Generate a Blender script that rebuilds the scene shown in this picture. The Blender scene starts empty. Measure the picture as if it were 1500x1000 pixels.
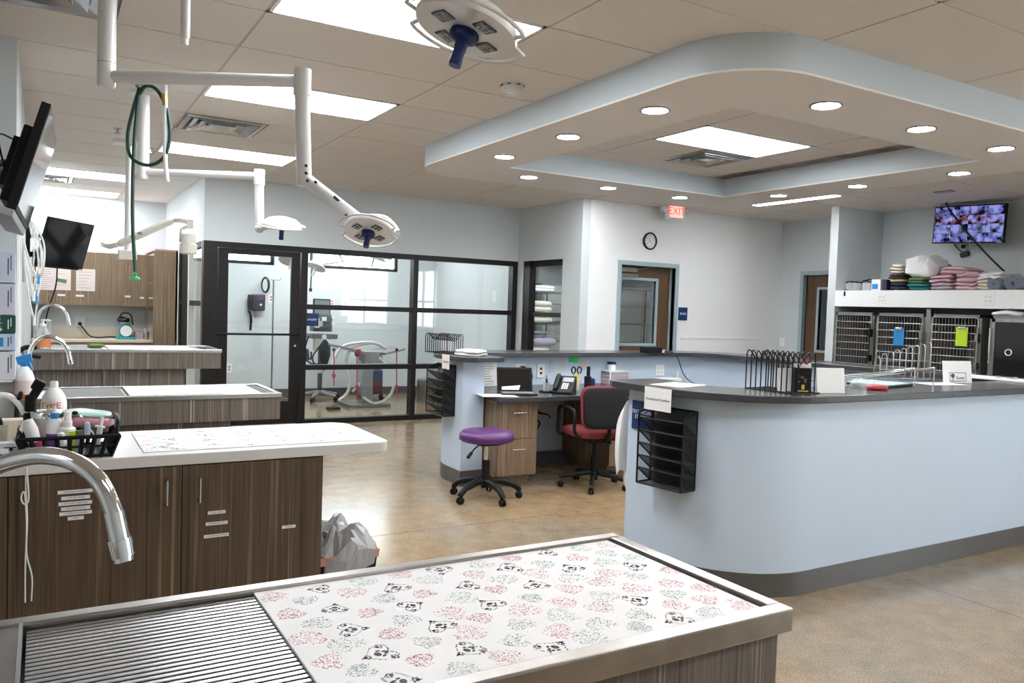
import bpy, bmesh, math, random
from mathutils import Matrix, Vector
rnd = random.Random(7)
PI = math.pi
SC = bpy.context.scene
COL = SC.collection

# ------------------------------------------------------------------ camera
H = 1.475                      # eye height above the floor
FPX = 1167.0                   # focal length in pixels of the 1500x1000 frame
yaw, pitch, roll = (math.radians(a) for a in (30.55, -2.335, 1.9))
_f = Vector((math.sin(yaw)*math.cos(pitch), math.cos(yaw)*math.cos(pitch), math.sin(pitch)))
_r = Vector((math.cos(yaw), -math.sin(yaw), 0)); _u = _r.cross(_f)
CR = _r*math.cos(roll) + _u*math.sin(roll)
CU = -_r*math.sin(roll) + _u*math.cos(roll)
CF = _f
EYE = Vector((0, 0, H))
cam_data = bpy.data.cameras.new('camera'); cam = bpy.data.objects.new('camera', cam_data); COL.objects.link(cam)
cam_data.sensor_width = 36.0; cam_data.sensor_fit = 'HORIZONTAL'; cam_data.lens = FPX/1500*36.0
cam_data.clip_start = 0.02; cam_data.clip_end = 200
cam.matrix_world = Matrix((( CR.x, CU.x, -CF.x, 0), (CR.y, CU.y, -CF.y, 0), (CR.z, CU.z, -CF.z, H), (0, 0, 0, 1)))
SC.camera = cam

# ------------------------------------------------------------------ world, exposure
SC.view_settings.view_transform = 'Standard'
try: SC.view_settings.look = 'None'
except Exception: pass
SC.view_settings.gamma = 1.0
SC.view_settings.use_curve_mapping = False
SC.view_settings.exposure = 1.04
SC.cycles.use_denoising = True
SC.cycles.max_bounces = 8; SC.cycles.diffuse_bounces = 4; SC.cycles.glossy_bounces = 4
SC.cycles.transparent_max_bounces = 16; SC.cycles.transmission_bounces = 6
SC.cycles.sample_clamp_indirect = 6.0
SC.cycles.caustics_reflective = False; SC.cycles.caustics_refractive = False
W = bpy.data.worlds.new('daylight'); SC.world = W; W.use_nodes = True
bg = W.node_tree.nodes['Background']; bg.inputs[0].default_value = (0.88, 0.94, 1.0, 1); bg.inputs[1].default_value = 6.0

PANEL_E = 12.5      # ceiling panels
SPOT_E = 85.0      # round downlights
STRIP_E = 34.0     # slim linear lights
def window_portal(loc, rot, sx, sy):
    l = bpy.data.lights.new('window_daylight', 'AREA'); l.shape = 'RECTANGLE'; l.size = sx; l.size_y = sy
    l.cycles.is_portal = True
    o = bpy.data.objects.new('window_daylight', l); COL.objects.link(o); o.location = loc; o.rotation_euler = rot
# portals at the window openings: one behind the camera, one in the right wall, two high ones in the far operating room
window_portal((8.05, -2.98, 1.6), (PI/2, 0, 0), 1.5, 1.8)
window_portal((9.15, -1.15, 1.6), (PI/2, 0, PI/2), 2.3, 1.8)
window_portal((2.35, 12.38, 2.3), (-PI/2, 0, 0), 1.3, 0.55)
window_portal((4.35, 12.38, 2.3), (-PI/2, 0, 0), 1.5, 0.55)

# ------------------------------------------------------------------ pixel -> place
def ray(px, py): return CR*((px-750)/FPX) + CU*((500-py)/FPX) + CF
def at(px, py, axis, v):
    d = ray(px, py); t = (v-EYE[axis])/d[axis]; return EYE + d*t
def atX(px, py, v): return at(px, py, 0, v)
def atY(px, py, v): return at(px, py, 1, v)
def atZ(px, py, v): return at(px, py, 2, v)
def atD(px, py, d): return EYE + ray(px, py)*d

# ------------------------------------------------------------------ mesh builder
def frame_from(d):
    d = d.normalized(); a = Vector((0, 0, 1)) if abs(d.z) < 0.9 else Vector((1, 0, 0))
    x = a.cross(d).normalized(); y = d.cross(x); return x, y
class MB:
    def __init__(s, M=None): s.v = []; s.f = []; s.M = M
    def add(s, vs, fs):
        n = len(s.v)
        if s.M is not None: vs = [s.M @ Vector(v) for v in vs]
        s.v += [tuple(v) for v in vs]; s.f += [tuple(i+n for i in f) for f in fs]; return s
    def box(s, x0, x1, y0, y1, z0, z1):
        return s.add([(x0,y0,z0),(x1,y0,z0),(x1,y1,z0),(x0,y1,z0),(x0,y0,z1),(x1,y0,z1),(x1,y1,z1),(x0,y1,z1)],
                     [(3,2,1,0),(4,5,6,7),(0,1,5,4),(1,2,6,5),(2,3,7,6),(3,0,4,7)])
    def cbox(s, c, sx, sy, sz, R=None):
        o = []
        for z in (-1,1):
            for x, y in ((-1,-1),(1,-1),(1,1),(-1,1)):
                p = Vector((x*sx/2, y*sy/2, z*sz/2))
                if R is not None: p = R @ p
                o.append(Vector(c)+p)
        return s.add(o, [(3,2,1,0),(4,5,6,7),(0,1,5,4),(1,2,6,5),(2,3,7,6),(3,0,4,7)])
    def cyl(s, p0, p1, r0, r1=None, seg=14, cap=True):
        p0, p1 = Vector(p0), Vector(p1); r1 = r0 if r1 is None else r1
        x, y = frame_from(p1-p0); vs = []
        for p, r in ((p0, r0), (p1, r1)):
            for i in range(seg):
                a = 2*PI*i/seg; vs.append(p + x*(r*math.cos(a)) + y*(r*math.sin(a)))
        fs = [(i, (i+1) % seg, seg+(i+1) % seg, seg+i) for i in range(seg)]
        if cap: fs += [tuple(range(seg))[::-1], tuple(range(seg, 2*seg))]
        return s.add(vs, fs)
    def tube(s, pts, r, seg=8, closed=False, cap=True):
        pts = [Vector(p) for p in pts]; n = len(pts); vs = []; fs = []
        rs = r if isinstance(r, (list, tuple)) else [r]*n
        x = None
        for i, p in enumerate(pts):
            if closed: t = pts[(i+1) % n]-pts[i-1]
            else: t = pts[min(i+1, n-1)]-pts[max(i-1, 0)]
            if t.length < 1e-9: t = Vector((0, 0, 1))
            t.normalize()
            if x is None: x, y = frame_from(t)
            else:
                x = x - t*x.dot(t)
                if x.length < 1e-6: x, y = frame_from(t)
                x.normalize(); y = t.cross(x)
            for k in range(seg):
                a = 2*PI*k/seg; vs.append(p + x*(rs[i]*math.cos(a)) + y*(rs[i]*math.sin(a)))
        m = n if closed else n-1
        for i in range(m):
            j = (i+1) % n
            for k in range(seg):
                fs.append((i*seg+k, i*seg+(k+1) % seg, j*seg+(k+1) % seg, j*seg+k))
        if cap and not closed: fs += [tuple(range(seg))[::-1], tuple(range((n-1)*seg, n*seg))]
        return s.add(vs, fs)
    def lathe(s, prof, c=(0,0,0), seg=24, d=(0,0,1), a0=0, a1=2*PI, caps=True):
        c = Vector(c); d = Vector(d).normalized()
        if abs(d.z) > .999: x, y = Vector((1,0,0)), Vector((0,1,0))*(1 if d.z > 0 else -1)
        else: x, y = frame_from(d)
        vs = []; fs = []; n = len(prof)
        for i in range(seg):
            a = a0+(a1-a0)*i/seg
            for r, h in prof: vs.append(c + x*(r*math.cos(a)) + y*(r*math.sin(a)) + d*h)
        for i in range(seg):
            j = (i+1) % seg
            for k in range(n-1): fs.append((i*n+k, j*n+k, j*n+k+1, i*n+k+1))
        if caps and prof[0][0] > 1e-6: fs.append(tuple(i*n for i in range(seg))[::-1])
        if caps and prof[-1][0] > 1e-6: fs.append(tuple(i*n+n-1 for i in range(seg)))
        return s.add(vs, fs)
    def prism(s, poly, z0, z1):
        n = len(poly)
        return s.add([(x, y, z0) for x, y in poly]+[(x, y, z1) for x, y in poly],
                     [tuple(range(n))[::-1], tuple(range(n, 2*n))]+[(i, (i+1) % n, n+(i+1) % n, n+i) for i in range(n)])
    def ribbon(s, A, B, z0, z1, closed=False):
        "wall between two plan polylines A (outer) and B (inner)"
        n = len(A); vs = []; fs = []
        for a, b in zip(A, B): vs += [(a[0],a[1],z0),(b[0],b[1],z0),(b[0],b[1],z1),(a[0],a[1],z1)]
        for i in range(n if closed else n-1):
            p, q = 4*i, 4*((i+1) % n)
            for k in range(4): fs.append((p+k, q+k, q+(k+1) % 4, p+(k+1) % 4))
        if not closed: fs += [(0,1,2,3)[::-1], tuple(4*(n-1)+k for k in range(4))]
        return s.add(vs, fs)
    def quad(s, *p): return s.add(p, [tuple(range(len(p)))])
    def sphere(s, c, r, sc=(1,1,1), seg=14, rings=8):
        vs = [(0,0,1)]; fs = []
        for i in range(1, rings):
            t = PI*i/rings
            for k in range(seg): a = 2*PI*k/seg; vs.append((math.sin(t)*math.cos(a), math.sin(t)*math.sin(a), math.cos(t)))
        vs.append((0,0,-1)); L = len(vs)-1
        for k in range(seg): fs.append((0, 1+k, 1+(k+1) % seg))
        for i in range(rings-2):
            for k in range(seg): fs.append((1+i*seg+k, 1+(i+1)*seg+k, 1+(i+1)*seg+(k+1) % seg, 1+i*seg+(k+1) % seg))
        for k in range(seg): fs.append((L, 1+(rings-2)*seg+(k+1) % seg, 1+(rings-2)*seg+k))
        c = Vector(c); return s.add([c+Vector((v[0]*r*sc[0], v[1]*r*sc[1], v[2]*r*sc[2])) for v in vs], fs)
    def disc(s, c, r, n=(0,0,1), seg=20):
        c = Vector(c); x, y = frame_from(Vector(n))
        return s.add([c+x*(r*math.cos(2*PI*i/seg))+y*(r*math.sin(2*PI*i/seg)) for i in range(seg)], [tuple(range(seg))])

def world_of(o):
    m = o.matrix_basis.copy()
    if o.parent: m = world_of(o.parent) @ o.matrix_parent_inverse @ m
    return m
def obj(name, mb, mat, parent=None, smooth=False, bevel=0, seg=2, sub=0, solid=0, label=None, fix=True):
    me = bpy.data.meshes.new(name); me.from_pydata(mb.v, [], mb.f)
    bm = bmesh.new(); bm.from_mesh(me)
    if fix: bmesh.ops.recalc_face_normals(bm, faces=bm.faces)
    if smooth:
        for f in bm.faces: f.smooth = True
        for e in bm.edges:
            if len(e.link_faces) == 2 and e.calc_face_angle(0) > math.radians(40): e.smooth = False
    off = None
    if parent is None and len(bm.verts):
        xs = [v.co.x for v in bm.verts]; ys = [v.co.y for v in bm.verts]
        off = Vector(((min(xs)+max(xs))/2, (min(ys)+max(ys))/2, min(v.co.z for v in bm.verts)))
        bmesh.ops.translate(bm, verts=bm.verts, vec=-off)
    bm.to_mesh(me); bm.free()
    for m in (mat if isinstance(mat, (list, tuple)) else [mat]): me.materials.append(m)
    o = bpy.data.objects.new(name, me); COL.objects.link(o)
    if off is not None: o.location = off
    if parent is not None:
        o.parent = parent; o.matrix_parent_inverse = world_of(parent).inverted()
    if solid:
        m = o.modifiers.new('thickness', 'SOLIDIFY'); m.thickness = solid; m.offset = 0
    if sub:
        m = o.modifiers.new('smooth', 'SUBSURF'); m.levels = sub; m.render_levels = sub
    if bevel:
        m = o.modifiers.new('edge', 'BEVEL'); m.width = bevel; m.segments = seg; m.limit_method = 'ANGLE'; m.angle_limit = math.radians(40)
    if label: o['label'] = label
    return o
def tag(o, label, cat, group=None):
    o['label'] = label; o['category'] = cat
    if group: o['group'] = group
    return o
def thing(name, label, cat, loc=(0,0,0), rotz=0, group=None):
    o = bpy.data.objects.new(name, None); COL.objects.link(o); o.empty_display_size = .05
    o.location = loc; o.rotation_euler = (0, 0, rotz); return tag(o, label, cat, group)
def struct(name, mb, mat, **k):
    o = obj(name, mb, mat, **k); o['kind'] = 'structure'; return o
def dup(root, loc, rotz, label=None, group=None):
    r = root.copy(); COL.objects.link(r); r.location = loc; r.rotation_euler = (0, 0, rotz)
    if label: r['label'] = label
    if group: r['group'] = group
    for ch in list(root.children):
        c = ch.copy(); COL.objects.link(c); c.parent = r
        for g in list(ch.children):
            d = g.copy(); COL.objects.link(d); d.parent = c
    return r
def place(o, loc, rotz=0):
    o.location = loc; o.rotation_euler = (0, 0, rotz); return o
def instance(src, name, loc, parent):
    "another mesh object sharing the data of src, in the frame of parent"
    c = src.copy(); c.name = name; COL.objects.link(c); c.parent = parent
    c.matrix_parent_inverse = world_of(parent).inverted() if parent else Matrix()
    c.location = loc; return c
def text(name, body, size, origin, right, up, mat, parent, align='CENTER', depth=0.0004):
    cu = bpy.data.curves.new(name, 'FONT'); cu.body = body; cu.size = size; cu.align_x = align; cu.align_y = 'CENTER'; cu.extrude = depth
    cu.resolution_u = 2
    t = bpy.data.objects.new(name, cu); COL.objects.link(t)
    dg = bpy.context.evaluated_depsgraph_get()
    me = bpy.data.meshes.new_from_object(t.evaluated_get(dg)); bpy.data.objects.remove(t)
    right = Vector(right).normalized(); up = Vector(up).normalized(); n = right.cross(up)
    M = Matrix(((right.x, up.x, n.x, origin[0]), (right.y, up.y, n.y, origin[1]), (right.z, up.z, n.z, origin[2]), (0,0,0,1)))
    me.transform(M); me.materials.clear(); me.materials.append(mat)
    o = bpy.data.objects.new(name, me); COL.objects.link(o)
    o.parent = parent; o.matrix_parent_inverse = world_of(parent).inverted(); return o
def arc(c, r, a0, a1, n):
    return [(c[0]+r*math.cos(math.radians(a0+(a1-a0)*i/n)), c[1]+r*math.sin(math.radians(a0+(a1-a0)*i/n))) for i in range(n+1)]
def spline(pts, n=8):
    "Catmull-Rom through the points"
    P = [Vector(p) for p in pts]; P = [P[0]*2-P[1]]+P+[P[-1]*2-P[-2]]; out = []
    for i in range(1, len(P)-2):
        a, b, c, d = P[i-1], P[i], P[i+1], P[i+2]
        for k in range(n):
            t = k/n
            out.append(0.5*((2*b)+(c-a)*t+(2*a-5*b+4*c-d)*t*t+(3*b-a-3*c+d)*t**3))
    out.append(P[-2]); return out
def rot_to(n, up=(0,0,1)):
    "matrix whose z axis is n, y axis towards up"
    n = Vector(n).normalized(); up = Vector(up); x = up.cross(n)
    if x.length < 1e-5: x = Vector((1,0,0))
    x.normalize(); y = n.cross(x)
    return Matrix(((x.x, y.x, n.x), (x.y, y.y, n.y), (x.z, y.z, n.z)))
def frame_at(o, n, up=(0,0,1)): return Matrix.Translation(Vector(o)) @ rot_to(n, up).to_4x4()

# ------------------------------------------------------------------ materials
def _new(name):
    m = bpy.data.materials.new(name); m.use_nodes = True; nt = m.node_tree
    return m, nt, nt.nodes['Principled BSDF']
def mat(name, col, rough=0.5, metal=0.0, spec=0.5, noise=0.0, nscale=30, bump=0.0, bscale=200, coat=0.0):
    m, nt, b = _new(name); c = (col[0], col[1], col[2], 1)
    b.inputs['Base Color'].default_value = c; b.inputs['Roughness'].default_value = rough; b.inputs['Metallic'].default_value = metal
    b.inputs['Specular IOR Level'].default_value = spec
    if coat: b.inputs['Coat Weight'].default_value = coat
    if noise or bump:
        g = nt.nodes.new('ShaderNodeNewGeometry')
    if noise:
        n = nt.nodes.new('ShaderNodeTexNoise'); n.inputs['Scale'].default_value = nscale; n.inputs['Detail'].default_value = 4
        nt.links.new(g.outputs['Position'], n.inputs['Vector'])
        r = nt.nodes.new('ShaderNodeValToRGB')
        r.color_ramp.elements[0].position = .3; r.color_ramp.elements[1].position = .7
        r.color_ramp.elements[0].color = tuple(max(0, x*(1-noise)) for x in col)+(1,)
        r.color_ramp.elements[1].color = tuple(min(1, x*(1+noise)) for x in col)+(1,)
        nt.links.new(n.outputs['Fac'], r.inputs['Fac']); nt.links.new(r.outputs['Color'], b.inputs['Base Color'])
    if bump:
        n2 = nt.nodes.new('ShaderNodeTexNoise'); n2.inputs['Scale'].default_value = bscale; n2.inputs['Detail'].default_value = 3
        nt.links.new(g.outputs['Position'], n2.inputs['Vector'])
        bp = nt.nodes.new('ShaderNodeBump'); bp.inputs['Strength'].default_value = bump; bp.inputs['Distance'].default_value = .004
        nt.links.new(n2.outputs['Fac'], bp.inputs['Height']); nt.links.new(bp.outputs['Normal'], b.inputs['Normal'])
    return m
def emit(name, col, s):
    m = bpy.data.materials.new(name); m.use_nodes = True; nt = m.node_tree; nt.nodes.clear()
    e = nt.nodes.new('ShaderNodeEmission'); o = nt.nodes.new('ShaderNodeOutputMaterial')
    e.inputs[0].default_value = (*col, 1); e.inputs[1].default_value = s; nt.links.new(e.outputs[0], o.inputs[0]); return m
def wood(name, tones, su=60, sz=0.7, rough=.4):
    "vertical zebra-grain laminate"
    m, nt, b = _new(name); N = nt.nodes.new; L = nt.links.new
    g = N('ShaderNodeNewGeometry'); sp = N('ShaderNodeSeparateXYZ'); L(g.outputs['Position'], sp.inputs[0])
    ad = N('ShaderNodeMath'); ad.operation = 'ADD'; L(sp.outputs[0], ad.inputs[0]); L(sp.outputs[1], ad.inputs[1])
    cb = N('ShaderNodeCombineXYZ')
    m1 = N('ShaderNodeMath'); m1.operation = 'MULTIPLY'; m1.inputs[1].default_value = su; L(ad.outputs[0], m1.inputs[0])
    m2 = N('ShaderNodeMath'); m2.operation = 'MULTIPLY'; m2.inputs[1].default_value = sz; L(sp.outputs[2], m2.inputs[0])
    L(m1.outputs[0], cb.inputs[0]); L(m2.outputs[0], cb.inputs[2])
    n = N('ShaderNodeTexNoise'); n.inputs['Scale'].default_value = 1; n.inputs['Detail'].default_value = 3.5; n.inputs['Roughness'].default_value = .65
    L(cb.outputs[0], n.inputs['Vector'])
    r = N('ShaderNodeValToRGB'); els = r.color_ramp.elements
    k = len(tones)
    while len(els) < k: els.new(.5)
    for i, t in enumerate(tones): els[i].position = .30+.40*i/(k-1); els[i].color = (*t, 1)
    L(n.outputs['Fac'], r.inputs['Fac']); L(r.outputs['Color'], b.inputs['Base Color'])
    b.inputs['Roughness'].default_value = rough; return m
def concrete():
    m, nt, b = _new('polished_concrete'); N = nt.nodes.new; L = nt.links.new
    g = N('ShaderNodeNewGeometry')
    def nz(s, d, r=.55):
        n = N('ShaderNodeTexNoise'); n.inputs['Scale'].default_value = s; n.inputs['Detail'].default_value = d; n.inputs['Roughness'].default_value = r
        L(g.outputs['Position'], n.inputs['Vector']); return n
    a = nz(.9, 6); c = nz(7, 8, .7); e = nz(140, 3)
    r1 = N('ShaderNodeValToRGB'); r1.color_ramp.elements[0].position = .35; r1.color_ramp.elements[1].position = .65
    r1.color_ramp.elements[0].color = (.275, .235, .185, 1); r1.color_ramp.elements[1].color = (.35, .245, .14, 1)
    L(a.outputs['Fac'], r1.inputs['Fac'])
    r2 = N('ShaderNodeValToRGB'); r2.color_ramp.elements[0].position = .3; r2.color_ramp.elements[1].position = .72
    r2.color_ramp.elements[0].color = (.76, .74, .72, 1); r2.color_ramp.elements[1].color = (1.16, 1.13, 1.08, 1)
    L(c.outputs['Fac'], r2.inputs['Fac'])
    r3 = N('ShaderNodeValToRGB'); r3.color_ramp.elements[0].position = .35; r3.color_ramp.elements[1].position = .7
    r3.color_ramp.elements[0].color = (.58, .57, .56, 1); r3.color_ramp.elements[1].color = (1.35, 1.34, 1.32, 1)
    L(e.outputs['Fac'], r3.inputs['Fac'])
    x = N('ShaderNodeMix'); x.data_type = 'RGBA'; x.blend_type = 'MULTIPLY'; x.inputs[0].default_value = 1
    L(r1.outputs[0], x.inputs[6]); L(r2.outputs[0], x.inputs[7])
    y = N('ShaderNodeMix'); y.data_type = 'RGBA'; y.blend_type = 'MULTIPLY'; y.inputs[0].default_value = 1
    L(x.outputs[2], y.inputs[6]); L(r3.outputs[0], y.inputs[7]); L(y.outputs[2], b.inputs['Base Color'])
    rr = N('ShaderNodeMapRange'); rr.inputs[3].default_value = .10; rr.inputs[4].default_value = .24
    L(c.outputs['Fac'], rr.inputs[0]); L(rr.outputs[0], b.inputs['Roughness'])
    b.inputs['Specular IOR Level'].default_value = .6
    return m
def glass(name, tint=(.97, .99, .98), rough=0.0, refl=1.0):
    "thin pane: clear with a Fresnel reflection"
    m = bpy.data.materials.new(name); m.use_nodes = True; nt = m.node_tree; nt.nodes.clear(); N = nt.nodes.new
    t = N('ShaderNodeBsdfTransparent'); t.inputs[0].default_value = (*tint, 1)
    g = N('ShaderNodeBsdfGlossy'); g.inputs['Roughness'].default_value = rough; g.inputs[0].default_value = (refl, refl, refl, 1)
    lw = N('ShaderNodeLayerWeight'); lw.inputs[0].default_value = .5      # Schlick: .035 + .965 * facing^5
    pw = N('ShaderNodeMath'); pw.operation = 'POWER'; pw.inputs[1].default_value = 5; nt.links.new(lw.outputs['Facing'], pw.inputs[0])
    fr = N('ShaderNodeMath'); fr.operation = 'MULTIPLY_ADD'; fr.inputs[1].default_value = .965; fr.inputs[2].default_value = .035; nt.links.new(pw.outputs[0], fr.inputs[0])
    mx = N('ShaderNodeMixShader'); o = N('ShaderNodeOutputMaterial')
    nt.links.new(fr.outputs[0], mx.inputs[0]); nt.links.new(t.outputs[0], mx.inputs[1]); nt.links.new(g.outputs[0], mx.inputs[2]); nt.links.new(mx.outputs[0], o.inputs[0])
    return m
def sheer(name, col, alpha, rough=.5):
    "see-through plastic or mesh: part of it lets light through"
    m, nt, b = _new(name); b.inputs['Base Color'].default_value = (*col, 1); b.inputs['Alpha'].default_value = alpha; b.inputs['Roughness'].default_value = rough; return m

M = {}
M['wall'] = mat('wall_paint', (.58, .62, .635), .6, noise=.015, nscale=3)
M['wall_white'] = mat('white_wall_paint', (.80, .81, .82), .55)
M['counter_wall'] = mat('pale_blue_counter_paint', (.52, .615, .74), .38, noise=.02, nscale=2)
M['soffit_face'] = mat('soffit_blue_paint', (.55, .61, .65), .5)
M['soffit_bottom'] = mat('soffit_white_paint', (.82, .79, .76), .6)
M['tile'] = mat('ceiling_tile_mineral', (.76, .705, .655), .85, noise=.10, nscale=160, bump=.25, bscale=260)
M['tbar'] = mat('ceiling_grid_metal', (.55, .52, .48), .5)
M['base'] = mat('dark_vinyl_base', (.085, .08, .078), .35)
M['concrete'] = concrete()
M['joint'] = mat('floor_joint', (.05, .045, .04), .7)
M['woodD'] = wood('dark_zebra_laminate', [(.028,.018,.012),(.062,.040,.026),(.115,.077,.050),(.070,.045,.030),(.165,.113,.070),(.29,.21,.135)], 40, .5, .38)
M['woodG'] = wood('grey_zebra_laminate', [(.045,.038,.034),(.10,.085,.075),(.17,.145,.12),(.09,.075,.066),(.27,.23,.19),(.42,.37,.30)], 55, .5, .40)
M['woodL'] = wood('light_zebra_laminate', [(.065,.040,.024),(.155,.102,.06),(.27,.19,.118),(.14,.092,.054),(.34,.25,.165),(.47,.37,.265)], 62, .5, .42)
M['door_wood'] = wood('dark_oak_door', [(.05,.026,.012),(.085,.046,.02),(.12,.066,.03),(.08,.044,.02),(.15,.085,.04)], 18, .8, .4)
M['doorframe'] = mat('blue_grey_door_frame', (.33, .43, .47), .4)
M['steel'] = mat('brushed_stainless', (.34, .32, .30), .30, 1.0, noise=.12, nscale=14)
M['steel_b'] = mat('bright_stainless', (.60, .61, .63), .26, 1.0)
M['chrome'] = mat('chrome', (.82, .83, .84), .06, 1.0)
M['wire'] = mat('cage_wire', (.40, .40, .39), .45, .85)
M['white_lam'] = mat('white_laminate', (.64, .62, .60), .28)
M['cream_lam'] = mat('cream_laminate', (.66, .58, .46), .4)
M['counter'] = mat('charcoal_granite_laminate', (.045, .045, .05), .24, spec=.35, noise=.85, nscale=420)
M['enamel'] = mat('white_enamel', (.72, .71, .70), .28)
M['enamel_y'] = mat('aged_white_enamel', (.72, .69, .62), .35)
M['white_pl'] = mat('white_plastic', (.80, .80, .79), .4)
M['grey_pl'] = mat('grey_plastic', (.32, .33, .34), .45)
M['black_pl'] = mat('black_plastic', (.007, .007, .008), .42, spec=.22)
M['black_mt'] = mat('black_metal', (.006, .006, .007), .45, spec=.22)
M['mesh'] = sheer('black_wire_mesh', (.006, .006, .007), .80, .6)
M['frame'] = mat('dark_bronze_aluminium', (.011, .009, .0085), .42, spec=.25)
M['glass'] = glass('clear_glass')
M['screen'] = mat('dark_screen_glass', (.008, .008, .009), .05, spec=.6)
M['blue'] = mat('navy_blue_plastic', (.006, .020, .095), .4, spec=.3)
M['bluesign'] = mat('blue_sign_plastic', (.008, .032, .125), .4, spec=.3)
M['bright_blue'] = mat('bright_blue_plastic', (.02, .22, .55), .4)
M['purple'] = mat('purple_vinyl', (.085, .018, .125), .42)
M['maroon'] = mat('maroon_fabric', (.19, .022, .030), .85, bump=.2, bscale=600)
M['red'] = mat('red_plastic', (.45, .02, .025), .45)
M['pink_red'] = mat('pink_red_cord', (.55, .04, .10), .5)
M['green_hose'] = mat('green_rubber', (.004, .045, .030), .4)
M['green'] = mat('bright_green_paper', (.05, .78, .14), .6)
M['lime'] = mat('lime_plastic', (.46, .70, .02), .4)
M['brass'] = mat('brass', (.55, .36, .12), .3, 1.0)
M['paper'] = mat('white_paper', (.80, .79, .79), .7)
M['paper_p'] = mat('pinkish_paper', (.72, .62, .58), .7)
M['ink'] = mat('dark_ink', (.03, .03, .035), .7)
M['white_ink'] = mat('white_lettering', (.82, .84, .88), .5)
M['linen'] = mat('white_linen', (.80, .80, .81), .85, bump=.3, bscale=120)
M['pink_t'] = mat('pink_towel', (.56, .36, .40), .9, bump=.4, bscale=150)
M['mauve_t'] = mat('mauve_towel', (.42, .33, .38), .9, bump=.4, bscale=150)
M['teal_t'] = mat('teal_towel', (.01, .16, .17), .9, bump=.4, bscale=150)
M['green_t'] = mat('olive_green_towel', (.13, .18, .08), .9, bump=.4, bscale=150)
M['navy_t'] = mat('navy_towel', (.012, .014, .04), .9, bump=.4, bscale=150)
M['tan_t'] = mat('tan_towel', (.42, .31, .17), .9, bump=.4, bscale=150)
M['dark_t'] = mat('black_plaid_towel', (.035, .022, .022), .9, noise=.9, nscale=60)
M['cream_t'] = mat('cream_towel', (.68, .63, .54), .9, bump=.4, bscale=150)
M['grey_t'] = mat('blue_grey_mat', (.20, .23, .28), .85, bump=.3, bscale=150)
M['grey2_t'] = mat('pale_grey_towel', (.40, .39, .39), .9, bump=.4, bscale=150)
M['lilac_t'] = mat('lilac_towel', (.44, .38, .50), .9, bump=.4, bscale=150)
M['orange_liq'] = mat('orange_soap', (.72, .24, .07), .3)
M['orange'] = mat('orange_print', (.65, .14, .03), .5)
M['clear_pl'] = sheer('clear_plastic', (.75, .78, .80), .35, .12)
M['bag_pl'] = sheer('clear_bin_liner', (.42, .43, .45), .80, .16)
M['bin'] = mat('terracotta_plastic', (.50, .22, .16), .5)
M['hose_w'] = mat('white_corrugated_hose', (.78, .79, .80), .4)
M['mat_white'] = mat('white_vinyl_mat', (.77, .77, .79), .5, spec=.25)
M['print_pink'] = mat('pink_print', (.62, .24, .27), .6)
M['print_green'] = mat('sage_print', (.30, .42, .38), .6)
M['print_black'] = mat('black_print', (.02, .02, .024), .6)
M['teal'] = mat('teal_plastic', (.02, .28, .30), .35)
M['light'] = emit('ceiling_panel_light', (.93, .97, 1.0), PANEL_E)
M['strip'] = emit('linear_light_glow', (.96, .98, 1.0), STRIP_E)
M['spot'] = emit('downlight_glow', (1.0, .985, .96), SPOT_E)
M['exit_red'] = emit('exit_red_glow', (1.0, .06, .045), 1.1)
M['cage_in'] = mat('dull_cage_steel', (.20, .195, .185), .45, .3)
M['surgery_wall'] = mat('surgery_wall_paint', (.60, .63, .65), .5)
M['led'] = mat('dark_led_window', (.035, .033, .032), .25)
M['pan'] = mat('shadowed_steel_pan', (.10, .10, .105), .35, .6)  # stainless basin; the shade between the grate bars is put into its colour
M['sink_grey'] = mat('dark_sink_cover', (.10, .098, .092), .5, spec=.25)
M['grey_room'] = mat('grey_louver_paint', (.34, .35, .34), .5)
M['tint'] = mat('dark_acrylic', (.012, .012, .014), .10, spec=.6)
M['magenta'] = mat('magenta_label', (.50, .04, .18), .5)
M['purple_print'] = mat('violet_label', (.16, .06, .30), .5)
# ================================================================== STRUCTURE
ZC = 2.85
def wall(name, ax, t0, t1, a0, a1, holes, m, top=ZC+.02, mb=None):
    "wall slab; ax 'x': runs along X with thickness t0..t1 in Y; holes (a,b,z0,z1) sorted"
    q = mb or MB()
    def bx(a, b, z0, z1):
        if b-a < 1e-4 or z1-z0 < 1e-4: return
        if ax == 'x': q.box(a, b, t0, t1, z0, z1)
        else: q.box(t0, t1, a, b, z0, z1)
    c = a0
    for (h0, h1, z0, z1) in holes:
        bx(c, h0, 0, top); bx(h0, h1, 0, z0); bx(h0, h1, z1, top); c = h1
    bx(c, a1, 0, top)
    return q if mb else struct(name, q, m)

# ---- floor: concrete bays with saw-cut joints
fl = MB().box(-3.1, 10.2, -3.2, 13.0, -.06, -.008); floor = struct('floor', fl, M['joint'])
XS = [-3.1, -0.9, 4.28, 8.9, 10.2]; YS = [-3.2, .35, 4.75, 8.0, 13.0]
for i in range(4):
    for j in range(4):
        g = .003
        obj('concrete_bay', MB().box(XS[i]+g, XS[i+1]-g, YS[j]+g, YS[j+1]-g, -.008, 0), M['concrete'], floor)

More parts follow.
